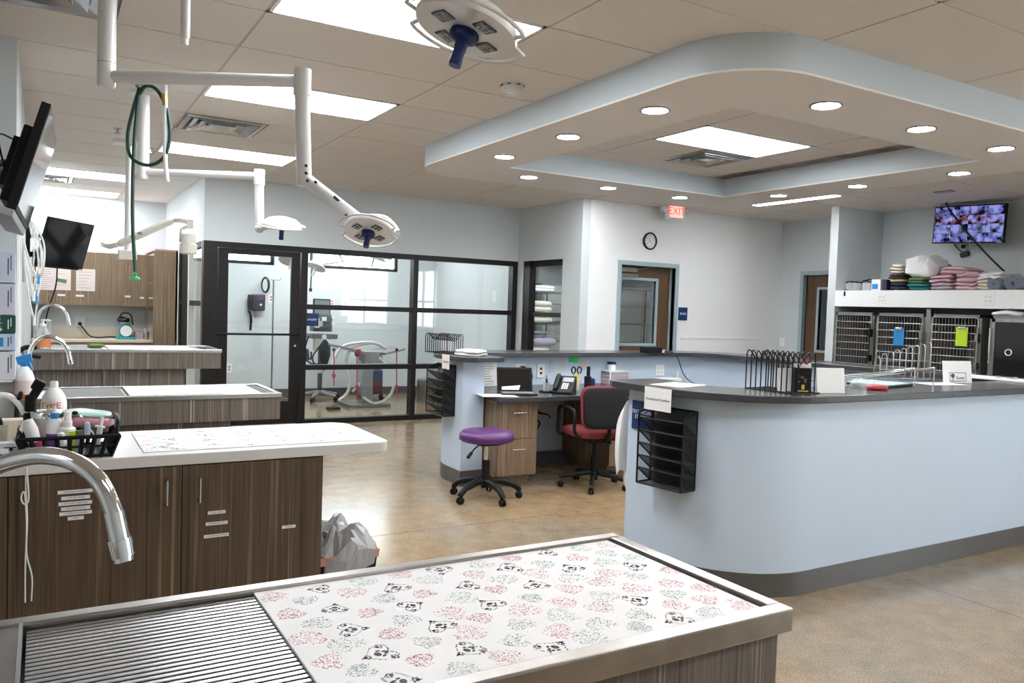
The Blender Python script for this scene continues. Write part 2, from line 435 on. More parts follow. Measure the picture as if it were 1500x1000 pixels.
# ---- ceiling: backing, metal grid and mineral tiles
ceil = struct('ceiling', MB().box(-3.1, 10.2, -3.2, 13.0, ZC+.022, ZC+.06), M['tbar'])
GX = [.905+1.205*i for i in range(-4, 9)]; GY = [2.09+.617*j for j in range(-9, 19)]
SX0, SX1, SY0, SY1, SZ = 2.80, 6.50, 2.69, 6.66, 2.68
OX0, OX1, OY0, OY1 = 3.40, 5.90, 3.35, 5.90
light_cells = {(4, 9+2), (4, 9+5), (4, 9+9), (3, 9+13), (3, 9+16)}
grid = MB()
for x in GX: grid.box(x-.012, x+.012, -3.2, 13, ZC+.004, ZC+.024)
for y in GY: grid.box(-3.1, 10.2, y-.012, y+.012, ZC+.004, ZC+.024)
obj('ceiling_grid', grid, M['tbar'], ceil)
RGX = [2.93, 4.13, 5.30, 6.5]; RGY = [3.10, 3.72, 4.325, 4.935, 5.55, 6.17]
def tiles(gx, gy, skip, clip=None):
    cache = {}
    for i in range(len(gx)-1):
        for j in range(len(gy)-1):
            if skip(i, j, (gx[i]+gx[i+1])/2, (gy[j]+gy[j+1])/2): continue
            x0, x1, y0, y1 = gx[i]+.007, gx[i+1]-.007, gy[j]+.007, gy[j+1]-.007
            if clip: x0, x1, y0, y1 = max(x0, clip[0]), min(x1, clip[1]), max(y0, clip[2]), min(y1, clip[3])
            if x1-x0 < .02 or y1-y0 < .02: continue
            k = (round(x1-x0, 3), round(y1-y0, 3))
            if k in cache:
                instance(cache[k], 'ceiling_tile', (x0-cache[k]['ox'], y0-cache[k]['oy'], 0), ceil)
            else:
                o = obj('ceiling_tile', MB().box(x0, x1, y0, y1, ZC, ZC+.016), M['tile'], ceil)
                o['ox'] = x0; o['oy'] = y0; cache[k] = o
vent_half = {(4, 9+7): 0, (3, 9+14): 0, (3, 9+3): 0}     # a square vent in the left half of the cell
def skip_main(i, j, cx, cy):
    if (i, j) in light_cells: return True
    if (i, j) in vent_half: return True
    return SX0+.3 < cx < SX1-.3 and SY0+.2 < cy < SY1-.2
tiles(GX, GY, skip_main)
for (i, j) in vent_half:      # the other half of each vent cell is a square tile
    xm = (GX[i]+GX[i+1])/2
    obj('ceiling_tile', MB().box(xm+.007, GX[i+1]-.007, GY[j]+.007, GY[j+1]-.007, ZC, ZC+.016), M['tile'], ceil)
tiles(RGX, RGY, lambda i, j, cx, cy: (i, j) == (1, 2), (OX0, OX1, OY0, OY1))
g2 = MB()
for x in RGX[1:3]: g2.box(x-.012, x+.012, OY0, OY1, ZC+.004, ZC+.024)
for y in RGY[1:5]: g2.box(OX0, OX1, y-.012, y+.012, ZC+.004, ZC+.024)
obj('recess_grid', g2, M['tbar'], ceil)

# ---- dropped soffit above the reception island
def rrect(x0, x1, y0, y1, r, n=10):
    return (arc((x0+r, y0+r), r, 180, 270, n)+arc((x1-r, y0+r), r, 270, 360, n)+arc((x1-r, y1-r), r, 0, 90, n)+arc((x0+r, y1-r), r, 90, 180, n))
so = MB(); P = rrect(SX0, SX1, SY0, SY1, .45); Q = rrect(SX0+.03, SX1-.03, SY0+.03, SY1-.03, .42)
so.ribbon(P, Q, SZ, ZC+.01, closed=True)
for (a, b, c, d) in ((OX0-.03, OX0, OY0-.03, OY1+.03), (OX1, OX1+.03, OY0-.03, OY1+.03), (OX0, OX1, OY0-.03, OY0), (OX0, OX1, OY1, OY1+.03)):
    so.box(a, b, c, d, SZ, ZC+.01)
soffit = struct('ceiling_soffit', so, M['soffit_face'], smooth=True)
mx = (SX0+SX1)/2
PL = [(mx, SY0)] + [p for p in P[::-1] if p[0] < mx]
lo = [p for p in P if p[0] < mx]              # left half of the outline: corner (x0,y0) then corner (x0,y1)
ca = arc((SX0+.45, SY0+.45), .45, 270, 180, 10); cb = arc((SX0+.45, SY1-.45), .45, 180, 90, 10)
left = [(mx, SY0)]+ca+cb+[(mx, SY1), (mx, OY1), (OX0, OY1), (OX0, OY0), (mx, OY0)]
right = [(2*mx-x, y) for x, y in left]
right = [(mx, SY0)]+[(SX1-(x-SX0), y) for x, y in ca+cb]+[(mx, SY1), (mx, OY1), (OX1, OY1), (OX1, OY0), (mx, OY0)]
sb = MB().prism(left[::-1], SZ-.012, SZ).prism(right, SZ-.012, SZ)
obj('soffit_underside', sb, M['soffit_bottom'], soffit)

# ---- walls
q = MB(); q.box(-.25, -.13, 5.15, 12.84, 0, ZC+.02); q.box(-3.0, -.25, 5.15, 5.27, 0, ZC+.02); struct('wall_left', q, M['wall'])
struct('wall_west', MB().box(-3.1, -3.0, -3.1, 5.2, 0, ZC+.02), M['wall'])
struct('wall_back', MB().box(-.25, 1.65, 12.72, 12.84, 0, ZC+.02), M['wall'])
wall('wall_surgery_side', 'y', 1.55, 1.65, 9.60, 12.72, [(9.62, 11.35, .10, 2.13)], M['wall'])
struct('wall_surgery_front', MB().box(1.55, 5.77, 9.48, 9.60, 2.13, ZC+.02), M['wall'])
wall('wall_jog', 'y', 5.65, 5.77, 7.98, 9.62, [(8.38, 9.34, .30, 2.13)], M['wall'])
wall('wall_clock', 'x', 7.98, 8.12, 5.77, 9.29, [(6.27, 7.17, 0, 2.08)], M['wall_white'])
wall('wall_right', 'y', 9.17, 9.30, -3.1, 8.12, [(-2.3, 0.0, .7, 2.5), (6.66, 7.56, 0, 2.08)], M['wall'])
wall('wall_front', 'x', -3.10, -3.0, -3.1, 9.3, [(7.3, 8.8, .7, 2.5)], M['wall'])
wall('wall_surgery_back', 'x', 12.40, 12.52, 1.65, 9.9, [(1.72, 3.05, 2.02, 2.62), (3.60, 5.08, 2.02, 2.62)], M['surgery_wall'])
struct('wall_surgery_right', MB().box(5.77, 5.87, 9.62, 12.40, 0, ZC+.02), M['surgery_wall'])
struct('wall_store_right', MB().box(9.8, 9.9, 8.12, 12.4, 0, ZC+.02), M['wall_white'])
# corridor end behind the second brown door
struct('wall_corridor', MB().box(10.1, 10.2, 6.0, 8.2, 0, ZC+.02).box(9.3, 10.2, 6.0, 6.1, 0, ZC+.02).box(9.3, 10.2, 8.12, 8.2, 0, ZC+.02), M['wall'])
# kennel alcove: end wall, shelf bulkhead
struct('wall_kennel_end', MB().box(8.31, 9.17, 6.38, 6.49, 0, ZC+.02), M['wall'])
struct('wall_kennel_near', MB().box(8.31, 9.17, 1.3, 1.41, 0, ZC+.02), M['wall'])
struct('trim_kennel_shelf', MB().box(8.31, 8.41, 1.41, 6.38, 1.64, 1.83).box(8.41, 9.17, 1.41, 6.38, 1.79, 1.83), M['wall_white'])
struct('trim_chair_rail', MB().box(7.30, 9.16, 7.966, 7.98, 1.155, 1.185).box(7.30, 9.16, 7.972, 7.98, 0.1, 1.155), M['wall_white'])
# dark vinyl bases
struct('baseboard_right', MB().box(7.25, 9.16, 7.96, 7.972, 0, .1).box(9.155, 9.17, 7.6, 7.97, 0, .1), M['base'])
struct('baseboard_surgery', MB().box(1.66, 5.76, 12.385, 12.4, 0, .12).box(5.755, 5.77, 9.63, 12.385, 0, .12), M['base'])
struct('baseboard_left', MB().box(-.13, -.118, 5.3, 12.0, 0, .1).box(-3, -.13, 5.138, 5.15, 0, .1), M['base'])
# window frames and panes
def simple_window(name, ax, t, a0, a1, z0, z1, nx, nz, m=M['frame'], w=.05, d=.06):
    f = MB()
    def bx(p, q_, r, s):
        if ax == 'x': f.box(p, q_, t, t+d, r, s)
        else: f.box(t, t+d, p, q_, r, s)
    for i in range(nx+1):
        c = a0+(a1-a0)*i/nx; lo_, hi = max(a0, c-w/2), min(a1, c+w/2)
        if i == 0: hi = a0+w
        if i == nx: lo_ = a1-w
        bx(lo_, hi, z0, z1)
    for j in range(nz+1):
        c = z0+(z1-z0)*j/nz; lo_, hi = max(z0, c-w/2), min(z1, c+w/2)
        if j == 0: hi = z0+w
        if j == nz: lo_ = z1-w
        bx(a0, a1, lo_, hi)
    o = struct(name, f, m)
    for i in range(nx):
        for j in range(nz):
            p0, p1 = a0+(a1-a0)*i/nx, a0+(a1-a0)*(i+1)/nx; r0, r1 = z0+(z1-z0)*j/nz, z0+(z1-z0)*(j+1)/nz
            g = MB().box(p0, p1, t+d*.45, t+d*.55, r0, r1) if ax == 'x' else MB().box(t+d*.45, t+d*.55, p0, p1, r0, r1)
            obj('pane', g, M['glass'], o)
    return o
simple_window('window_5', 'x', -3.08, 7.3, 8.8, .7, 2.5, 2, 2, M['white_pl'])
simple_window('window_6', 'y', 9.20, -2.3, 0.0, .7, 2.5, 3, 2, M['white_pl'])
simple_window('window_3', 'x', 12.43, 1.72, 3.05, 2.02, 2.62, 1, 1)
simple_window('window_4', 'x', 12.43, 3.60, 5.08, 2.02, 2.62, 1, 1)

# ---- bronze storefront of the operating room
def bars(parent, L, m=M['frame'], name='mullion'):
    for b in L: obj(name, MB().box(*b), m, parent)
Y0, Y1 = 9.49, 9.60
sf = struct('window_1', MB().box(1.55, 1.70, Y0-.02, Y1, 0, 2.13), M['frame'])         # the wide corner post
zz = [.0, .69, 1.42, 2.13]
bars(sf, [(2.655, 2.73, Y0-.01, Y1, 0, 2.065), (4.10, 4.165, Y0-.01, Y1, 0, 2.065), (5.575, 5.65, Y0-.01, Y1, 0, 2.065),
          (1.70, 5.65, Y0-.012, Y1, 2.065, 2.13), (2.73, 4.10, Y0, Y1, .0, .06), (4.165, 5.575, Y0, Y1, .0, .06)]
     + [(a, b, Y0, Y1, z-.03, z+.03) for z in (.69, 1.42) for a, b in ((2.73, 4.10), (4.165, 5.575))])
for a, b in ((2.73, 4.10), (4.165, 5.575)):
    for z0, z1 in ((.06, .66), (.72, 1.39), (1.45, 2.065)):
        obj('pane', MB().box(a, b, 9.54, 9.548, z0, z1), M['glass'], sf)
d1 = struct('door_1', MB().box(1.715, 1.825, 9.51, 9.56, .02, 2.06).box(2.545, 2.645, 9.51, 9.56, .02, 2.06).box(1.825, 2.545, 9.51, 9.56, .02, .29).box(1.825, 2.545, 9.51, 9.56, 2.0, 2.06), M['frame'])
obj('pane', MB().box(1.825, 2.545, 9.532, 9.54, .29, 2.0), M['glass'], d1)
obj('push_bar', MB().cyl((1.70, 9.455, 1.085), (2.63, 9.455, 1.085), .013).box(1.73, 1.76, 9.455, 9.51, 1.075, 1.095).box(2.58, 2.61, 9.455, 9.51, 1.075, 1.095), M['black_mt'], d1)
obj('lock', MB().cyl((2.60, 9.50, .95), (2.60, 9.51, .95), .014), M['steel_b'], d1)
# side return of the storefront
s2 = struct('window_2', MB().box(1.56, 1.64, 9.62, 9.70, .1, 2.13), M['frame'])
bars(s2, [(1.56, 1.64, 9.70, 11.35, 2.07, 2.13), (1.56, 1.64, 9.70, 11.35, 1.39, 1.45), (1.56, 1.64, 9.70, 11.35, .1, .16), (1.56, 1.64, 11.29, 11.35, .1, 2.13)])
obj('dark_panel', MB().box(1.575, 1.60, 10.55, 11.29, .16, 2.07), M['black_pl'], s2)
for a, b in ((9.70, 10.55),):
    for z0, z1 in ((.16, 1.39), (1.45, 2.07)): obj('pane', MB().box(1.59, 1.598, a, b, z0, z1), M['glass'], s2)
bars(s2, [(1.545, 1.60, 10.50, 10.55, .1, 2.13), (1.545, 1.60, 11.35, 11.42, 0, 2.2)], M['white_pl'], 'white_jamb')
# narrow window beside the corner
w8 = struct('window_8', MB().box(5.66, 5.76, 9.18, 9.34, .3, 2.13), M['frame'])
bars(w8, [(5.70, 5.76, 8.38, 9.18, 2.05, 2.13), (5.70, 5.76, 8.38, 9.18, 1.385, 1.445), (5.70, 5.76, 8.38, 8.42, .3, 2.05)])
for z0, z1 in ((.3, 1.385), (1.445, 2.05)): obj('pane', MB().box(5.72, 5.728, 8.42, 9.18, z0, z1), M['glass'], w8)

# ---- brown doors with blue-grey frames
def brown_door(name, ax, face, a0, a1, inward, win):
    "frame round the opening a0..a1 on the plane 'face', door leaf set back by inward"
    def B(q_, p0, p1, t0, t1, z0, z1):
        t0, t1 = min(t0, t1), max(t0, t1)
        return q_.box(p0, p1, t0, t1, z0, z1) if ax == 'x' else q_.box(t0, t1, p0, p1, z0, z1)
    s = 1 if inward > 0 else -1
    f = MB(); w = .055
    B(f, a0-w, a0, face-.015*s, face+.15*s, 0, 2.135); B(f, a1, a1+w, face-.015*s, face+.15*s, 0, 2.135); B(f, a0, a1, face-.015*s, face+.15*s, 2.08, 2.135)
    B(f, a0, a0+.015, face+.06*s, face+.09*s, 0, 2.08); B(f, a1-.015, a1, face+.06*s, face+.09*s, 0, 2.08)
    o = struct(name, f, M['doorframe'])
    L0, L1 = face+inward, face+inward+.045*s; g0, g1, h0, h1 = win
    lf = MB(); B(lf, a0, g0, L0, L1, .01, 2.075); B(lf, g1, a1, L0, L1, .01, 2.075); B(lf, g0, g1, L0, L1, .01, h0); B(lf, g0, g1, L0, L1, h1, 2.075)
    leaf = obj('door_leaf', lf, M['door_wood'], o)
    r = MB(); t = .035
    for (p0, p1, z0, z1) in ((g0-t, g0, h0-t, h1+t), (g1, g1+t, h0-t, h1+t), (g0, g1, h0-t, h0), (g0, g1, h1, h1+t)): B(r, p0, p1, L0-.012*s, L1+.012*s, z0, z1)
    obj('window_frame', r, M['doorframe'], leaf)
    g = MB(); B(g, g0, g1, L0+.018*s, L0+.026*s, h0, h1); obj('pane', g, M['glass'], leaf)
    return o, leaf
dA, leafA = brown_door('door_2', 'x', 7.98, 6.27, 7.17, .10, (6.32, 6.93, 1.085, 1.90))
obj('door_closer', MB().box(6.33, 6.58, 8.04, 8.08, 2.0, 2.05).cyl((6.58, 8.06, 2.03), (6.75, 8.03, 2.06), .008).box(6.3, 6.60, 8.045, 8.08, 1.93, 1.975), M['steel'], leafA)
obj('door_handle', MB().cyl((7.08, 8.08, 1.0), (7.08, 8.03, 1.0), .025).cyl((7.08, 8.035, 1.0), (6.97, 8.035, 1.0), .009), M['steel_b'], leafA)
dB, leafB = brown_door('door_3', 'y', 9.17, 6.66, 7.56, .06, (6.85, 7.34, 1.05, 1.88))

# ---- reception island: half wall, dark kick, granite top
IX0, IX1, IY0, IY1, IR = 2.98, 6.45, 2.82, 6.62, .55
def island(off, ya, yb, n=18):
    r = IR+off
    return ([(IX0-off, ya)]+arc((IX0+IR, IY0+IR), r, 180, 270, n)+arc((IX1-IR, IY0+IR), r, 270, 360, n)
            +arc((IX1-IR, IY1-IR), r, 0, 90, n)+arc((IX0+IR, IY1-IR), r, 90, 180, n)+[(IX0-off, yb)])
YA, YB = 3.67, 5.82
isl = struct('wall_reception', MB().ribbon(island(0, YA, YB), island(-.2, YA, YB), .10, 1.036), M['counter_wall'], smooth=True)
obj('kick_base', MB().ribbon(island(.006, YA+.006, YB-.006), island(-.206, YA+.006, YB-.006), 0, .125), M['base'], isl, smooth=True)
tp = MB(); A = island(.09, 3.72, 5.76); B_ = island(-.33, 3.72, 5.76)
A = [(A[0][0]+.10, 3.80), (A[0][0]+.03, 3.785)]+A+[(A[0][0]+.02, 5.68), (A[0][0]+.12, 5.63)]
B_ = [(B_[0][0]-.10, 3.80), (B_[0][0]-.03, 3.785)]+B_+[(B_[0][0]-.01, 5.70), (B_[0][0]-.10, 5.64)]
tp.ribbon(A, B_, 1.036, 1.074)
ctop = tag(obj('granite_counter', tp, M['counter'], bevel=.004), 'long charcoal granite counter top wrapping round the reception island', 'counter')
# ================================================================== CEILING FIXTURES
def panel_light(x0, x1, y0, y1, label, z=ZC):
    t = thing('ceiling_light', label, 'ceiling light', ((x0+x1)/2, (y0+y1)/2, z), group='recessed ceiling light panels')
    f = MB(); w = .018
    f.box(x0, x0+w, y0, y1, z-.004, z+.016).box(x1-w, x1, y0, y1, z-.004, z+.016).box(x0, x1, y0, y0+w, z-.004, z+.016).box(x0, x1, y1-w, y1, z-.004, z+.016)
    obj('frame', f, M['white_pl'], t); obj('diffuser', MB().box(x0+w, x1-w, y0+w, y1-w, z, z+.012), M['light'], t)
for (i, j), lab in {(4, 11): 'bright ceiling panel nearest the camera, partly hidden by the large surgical lamp',
                    (4, 14): 'bright ceiling panel between smoke detector and square air vent',
                    (4, 18): 'long bright ceiling panel just above the white lamp arm by the dark glass door',
                    (3, 22): 'bright ceiling panel on the left, nearer one above the laminate wall cabinets',
                    (3, 25): 'bright ceiling panel on the left, against the back wall above the cabinets'}.items():
    panel_light(GX[i]+.008, GX[i+1]-.008, GY[j]+.008, GY[j+1]-.008, lab)
panel_light(4.138, 5.292, 4.333, 4.927, 'bright ceiling panel inside the recess of the reception soffit')
# unseen panels added outside the picture to light the rest of the room
for (i, j, n) in ((4, 4, 0), (7, 5, 1), (9, 5, 2), (1, 6, 3), (5, 7, 4)):
    panel_light(GX[i]+.008, GX[i+1]-.008, GY[j]+.008, GY[j+1]-.008, ['bright ceiling panel behind the camera above the tables', 'bright ceiling panel above the open floor in front of the reception counter', 'bright ceiling panel above the open floor near the kennels', 'bright ceiling panel to the left behind the camera', 'bright ceiling panel above the aisle between foreground table and counter'][n])
for (x0, y0, lab) in ((2.2, 10.5, 'bright ceiling panel in the operating room near its glass door'), (3.4, 11.3, 'bright ceiling panel in the operating room above the steel table'), (6.2, 8.7, 'bright ceiling panel in the store room behind the narrow window')):  # panels hidden from view, added to brighten the rooms behind the glass
    panel_light(x0, x0+1.15, y0, y0+.58, lab, ZC-.005)
def strip_light(x0, x1, y0, y1, lab):
    t = thing('strip_light', lab, 'ceiling light', ((x0+x1)/2, (y0+y1)/2, ZC), group='slim linear ceiling lights')
    obj('housing', MB().box(x0-.012, x1+.012, y0-.012, y1+.012, ZC-.006, ZC+.002), M['white_pl'], t)
    obj('diffuser', MB().box(x0, x1, y0, y1, ZC-.010, ZC-.004), M['strip'], t)
strip_light(4.55, 5.72, 7.36, 7.46, 'slim linear ceiling light behind the soffit, above the glass wall corner')
strip_light(7.50, 7.60, 5.83, 7.0, 'slim linear ceiling light right of the exit sign')

spots = [((3.08, 3.66), 'first downlight of left soffit edge, nearest the camera'), ((3.09, 4.57), 'second downlight along the left soffit edge'),
         ((3.11, 5.48), 'third downlight along the left soffit edge'), ((3.76, 6.17), 'left downlight in the far soffit edge'),
         ((4.67, 6.19), 'middle downlight in the far soffit edge'), ((5.58, 6.19), 'downlight in far soffit edge just above the exit sign'),
         ((6.17, 5.44), 'farthest downlight along the right soffit edge'), ((6.22, 4.60), 'middle downlight along the right soffit edge'),
         ((6.24, 3.70), 'nearest downlight along the right soffit edge'), ((5.56, 3.02), 'rightmost downlight in the near soffit edge'),
         ((4.65, 3.01), 'middle downlight in the near soffit edge'), ((3.75, 3.0), 'leftmost large downlight in the near soffit edge')]
first = None
for (x, y), lab in spots:
    if first is None:
        t = thing('downlight', lab, 'downlight', (0, 0, 0), group='round downlights in the soffit')
        z = -.012
        obj('trim_ring', MB().lathe([(.088, z-.001), (.090, z-.007), (.078, z-.009), (.070, z-.001)], seg=28), M['grey_pl'], t, smooth=True)
        obj('lens', MB().lathe([(.0, z-.003), (.071, z-.003), (.071, z-.001), (0, z-.001)], seg=28), M['spot'], t)
        first = place(t, (x, y, SZ))
    else: dup(first, (x, y, SZ), 0, lab)

def vent(x0, y0, s, lab):
    cx, cy = x0+s/2, y0+s/2
    t = thing('air_vent', lab, 'air vent', (cx, cy, ZC), group='square ceiling air vents')
    def ringz(h, ho, zi, zo, m, nm):
        q = MB(); a = h; b = ho
        pts = [(-1,-1),(1,-1),(1,1),(-1,1)]
        q.add([(cx+p*a, cy+r*a, zi) for p, r in pts]+[(cx+p*b, cy+r*b, zo) for p, r in pts], [(i, (i+1) % 4, 4+(i+1) % 4, 4+i) for i in range(4)])
        obj(nm, q, m, t, solid=.003)
    h = s/2
    ringz(h*.86, h-.005, ZC-.012, ZC-.002, M['steel_b'], 'frame')
    for k, f in enumerate((.80, .58, .36)): ringz(h*f*.62, h*f, ZC+.012, ZC-.018, M['steel_b'], 'louver')
    obj('centre_plate', MB().box(cx-h*.16, cx+h*.16, cy-h*.16, cy+h*.16, ZC-.012, ZC-.008), M['steel_b'], t)
    obj('duct_back', MB().box(cx-h*.9, cx+h*.9, cy-h*.9, cy+h*.9, ZC+.012, ZC+.018), M['grey_pl'], t)
vent(GX[4]+.01, GY[16]+.01, .59, 'square louvred air vent between the two bright panels on the left')
vent(GX[3]+.01, GY[23]+.01, .59, 'square air vent at far left between two panels by back wall')
vent(GX[3]+.01, GY[12]+.01, .59, 'square air vent in the top left corner of the ceiling')
vent(4.72, 4.95, .58, 'square air vent beside the panel inside the soffit recess')

sd = thing('smoke_detector', 'round white smoke detector on the ceiling tile below the big lamp', 'smoke detector', (2.48, 4.30, ZC))
sp = (2.48, 4.30)
obj('base', MB().lathe([(0, ZC+.002), (.072, ZC+.002), (.074, ZC-.018), (.060, ZC-.022), (0, ZC-.022)], (*sp, 0), 28), M['enamel'], sd, smooth=True)
obj('sensor_head', MB().lathe([(.058, ZC-.020), (.060, ZC-.038), (.030, ZC-.050), (.028, ZC-.060), (0, ZC-.062)], (*sp, 0), 28), M['enamel'], sd, smooth=True)
sl = MB()
for k in range(8):
    a = k*PI/4; sl.cbox((sp[0]+.0735*math.cos(a), sp[1]+.0735*math.sin(a), ZC-.010), .004, .022, .006, Matrix.Rotation(a, 3, 'Z'))
obj('vent_slots', sl, M['ink'], sd)
for (px, py, lab) in ((172, 188, 'small sprinkler head left of the green hose loop'), (219, 217, 'small sprinkler head just right of the white lamp pole')):
    p = atZ(px, py, ZC); t = thing('sprinkler', lab, 'sprinkler', p)
    obj('escutcheon', MB().lathe([(.034, ZC), (.030, ZC-.006), (0, ZC-.006)], (p.x, p.y, 0), 16), M['steel_b'], t)
    obj('nozzle', MB().cyl((p.x, p.y, ZC), (p.x, p.y, ZC-.035), .010).lathe([(.022, ZC-.042), (.022, ZC-.038), (0, ZC-.036)], (p.x, p.y, 0), 12), M['steel'], t)

# exit sign with two emergency lamp heads
ex = thing('exit_sign', 'lit red EXIT sign with two emergency lamp heads under the ceiling', 'exit sign', (7.05, 7.80, 2.85))
ec = atY(989, 310, 7.80)
obj('housing', MB().cbox((ec.x, 7.80, ec.z), .30, .05, .19), M['white_pl'], ex, bevel=.008)
obj('canopy', MB().box(ec.x-.08, ec.x+.08, 7.76, 7.84, ec.z+.09, ZC+.001), M['white_pl'], ex)
obj('lit_face', MB().cbox((ec.x, 7.772, ec.z), .22, .006, .15), emit('exit_face_glow', (1.0, .45, .38), .75), ex)
text('lettering', 'EXIT', .135, (ec.x, 7.766, ec.z-.002), (1,0,0), (0,0,1), M['exit_red'], ex)
for s in (-1, 1):
    h = obj('lamp_head', MB().cyl((ec.x+s*.15, 7.80, ec.z+.02), (ec.x+s*.19, 7.80, ec.z+.02), .012).lathe([(.03, .0), (.042, .045), (.042, .055)], (ec.x+s*.205, 7.815, ec.z+.02), 16, (0, -1, 0)), M['enamel'], ex, smooth=True)
    obj('lens', MB().disc((ec.x+s*.205, 7.761, ec.z+.02), .036, (0,-1,0), 16), M['grey_pl'], h)

# ------------------------------------------------------------------ surgical lights
UPV = Vector((0, 0, 1)); AWAY = Vector((CF.x, CF.y, 0)).normalized(); RIGHT = Vector((CR.x, CR.y, 0)).normalized()
def lamp_head(t, C, n, R, up):
    "round head, underside towards -n, with ring handle, four LED windows and the blue sterile grip"
    F = frame_at(C, n, up)
    hd = MB(F).lathe([(0, .055*R/.12), (.35*R, .052*R/.12), (.72*R, .040*R/.12), (.95*R, .018*R/.12), (R, .004), (R*.98, -.006), (0, -.008)], seg=40)
    head = obj('lamp_head', hd, M['enamel'], t, smooth=True)
    rg = MB(F); rr = R*1.2
    for a0, a1 in ((-70, 70), (110, 250)):
        pts = [(rr*math.cos(math.radians(a)), rr*math.sin(math.radians(a)), -.002) for a in [a0+(a1-a0)*k/24 for k in range(25)]]
        s = [(R*.96*math.cos(math.radians(a)), R*.96*math.sin(math.radians(a)), 0) for a in (a0-9, a1+9)]
        rg.tube([s[0]]+pts+[s[1]], R*.042, 8)
    obj('ring_handle', rg, M['enamel'], head, smooth=True)
    for k in range(4):
        a = math.radians(45+90*k); c = Vector((R*.56*math.cos(a), R*.56*math.sin(a), -.0085)); Rz = Matrix.Rotation(a, 3, 'Z')
        w = obj('led_window', MB(F).cbox(c, R*.30, R*.36, .003, Rz), M['led'], head)
        lens = MB(F)
        for u in (-.5, .5):
            for v in (-.5, .5): lens.lathe([(0, -.0115), (R*.052, -.0112), (R*.056, -.0095)], Vector((c.x, c.y, 0))+Rz @ Vector((u*R*.14, v*R*.17, 0)), 8)
        obj('led_lens', lens, M['grey_pl'], w, smooth=True)
    obj('grip', MB(F).lathe([(R*.27, -.009), (R*.29, -.016), (R*.26, -.026), (R*.125, -.034), (R*.115, -.06), (R*.125, -R*.72), (R*.115, -R*.76), (0, -R*.77)], seg=24), M['blue'], head, smooth=True)
    return head
# lamp over the second table
L2 = thing('surgical_light', 'white surgical light with angled spring arm and blue grip in front of glass wall', 'surgical light', (.227, 3.861, 2.85), group='ceiling mounted surgical lights')
a = atD(156, 112, 3.4); b = atD(443, 119, 3.4)
obj('ceiling_pole', MB().cyl((a.x, a.y, a.z-.04), (a.x, a.y, ZC), .036, seg=20).cyl((a.x, a.y, a.z-.047), (a.x, a.y, a.z-.04), .030, .034, 20), M['enamel'], L2, smooth=True)
obj('pole_collar', MB().cyl((a.x, a.y, a.z+.055), (a.x, a.y, a.z+.058), .0367, seg=20), M['grey_pl'], L2)
obj('ceiling_plate', MB().cyl((a.x, a.y, ZC-.03), (a.x, a.y, ZC), .10, seg=24), M['enamel'], L2, smooth=True)
dirn = (b-a).normalized()
obj('horizontal_arm', MB().tube([a+dirn*.02, a+dirn*.06, b-dirn*.02], [.022, .030, .026], 16), M['enamel'], L2, smooth=True)
e = atD(446, 262, 3.4)
obj('column', MB().cyl((b.x, b.y, b.z+.05), (b.x, b.y, b.z-.06), .037, seg=20).cyl((b.x, b.y, b.z-.06), (e.x, e.y, e.z-.03), .032, seg=20), M['enamel'], L2, smooth=True)
k1 = atD(530, 325, 3.38)
obj('spring_arm', MB().tube([e+Vector((0,0,.015)), e+(k1-e)*.12, k1-(k1-e)*.08, k1], [.020, .030, .026, .016], 14), M['enamel'], L2, smooth=True)
obj('maker_plate', MB().cbox(e+(k1-e)*.55+Vector((.0, -.029, .006)), .05, .003, .012, Matrix.Rotation(math.radians(38), 3, 'Y')), M['blue'], L2)
C2 = atD(540, 338, 3.36); n2 = (UPV*.88+AWAY*.45+RIGHT*.04)
obj('yoke', MB().tube(spline([k1, atD(540, 318, 3.42), atD(562, 319, 3.46), atD(576, 330, 3.43), atD(583, 341, 3.37)], 8), .0125, 12), M['enamel'], L2, smooth=True)
pins = MB()
for (px, py) in ((449, 243), (449, 254), (451, 265), (463, 267), (508, 316)): p = atD(px, py, 3.37); pins.cyl(p, p-CF*.012, .006, seg=10)
obj('pivot_bolt', pins, M['ink'], L2)
lamp_head(L2, C2, n2, .104, RIGHT)
# lamp over the third table
L3 = thing('surgical_light', 'white surgical light seen from above its domed head, before the dark door', 'surgical light', (.577, 6.0, 2.85), group='ceiling mounted surgical lights')
a = atD(210, 252, 5.4); b = atD(380, 258, 5.4)
obj('ceiling_pole', MB().cyl((a.x, a.y, a.z-.05), (a.x, a.y, ZC), .036, seg=20), M['enamel'], L3, smooth=True)
obj('ceiling_plate', MB().cyl((a.x, a.y, ZC-.02), (a.x, a.y, ZC), .10, seg=24), M['enamel'], L3, smooth=True)
obj('horizontal_arm', MB().tube([a, b], .026, 16), M['enamel'], L3, smooth=True)
e = atD(380, 334, 5.4)
obj('column', MB().cyl((b.x, b.y, b.z+.045), (b.x, b.y, b.z-.06), .036, seg=20).cyl((b.x, b.y, b.z-.06), e, .030, seg=20).sphere(e, .034), M['enamel'], L3, smooth=True)
C3 = atD(413, 330, 5.35)
obj('yoke', MB().tube([e, e+(C3-e)*.4], .016, 10), M['enamel'], L3, smooth=True)
lamp_head(L3, C3, UPV*.93-AWAY*.22+RIGHT*.10, .128, RIGHT)
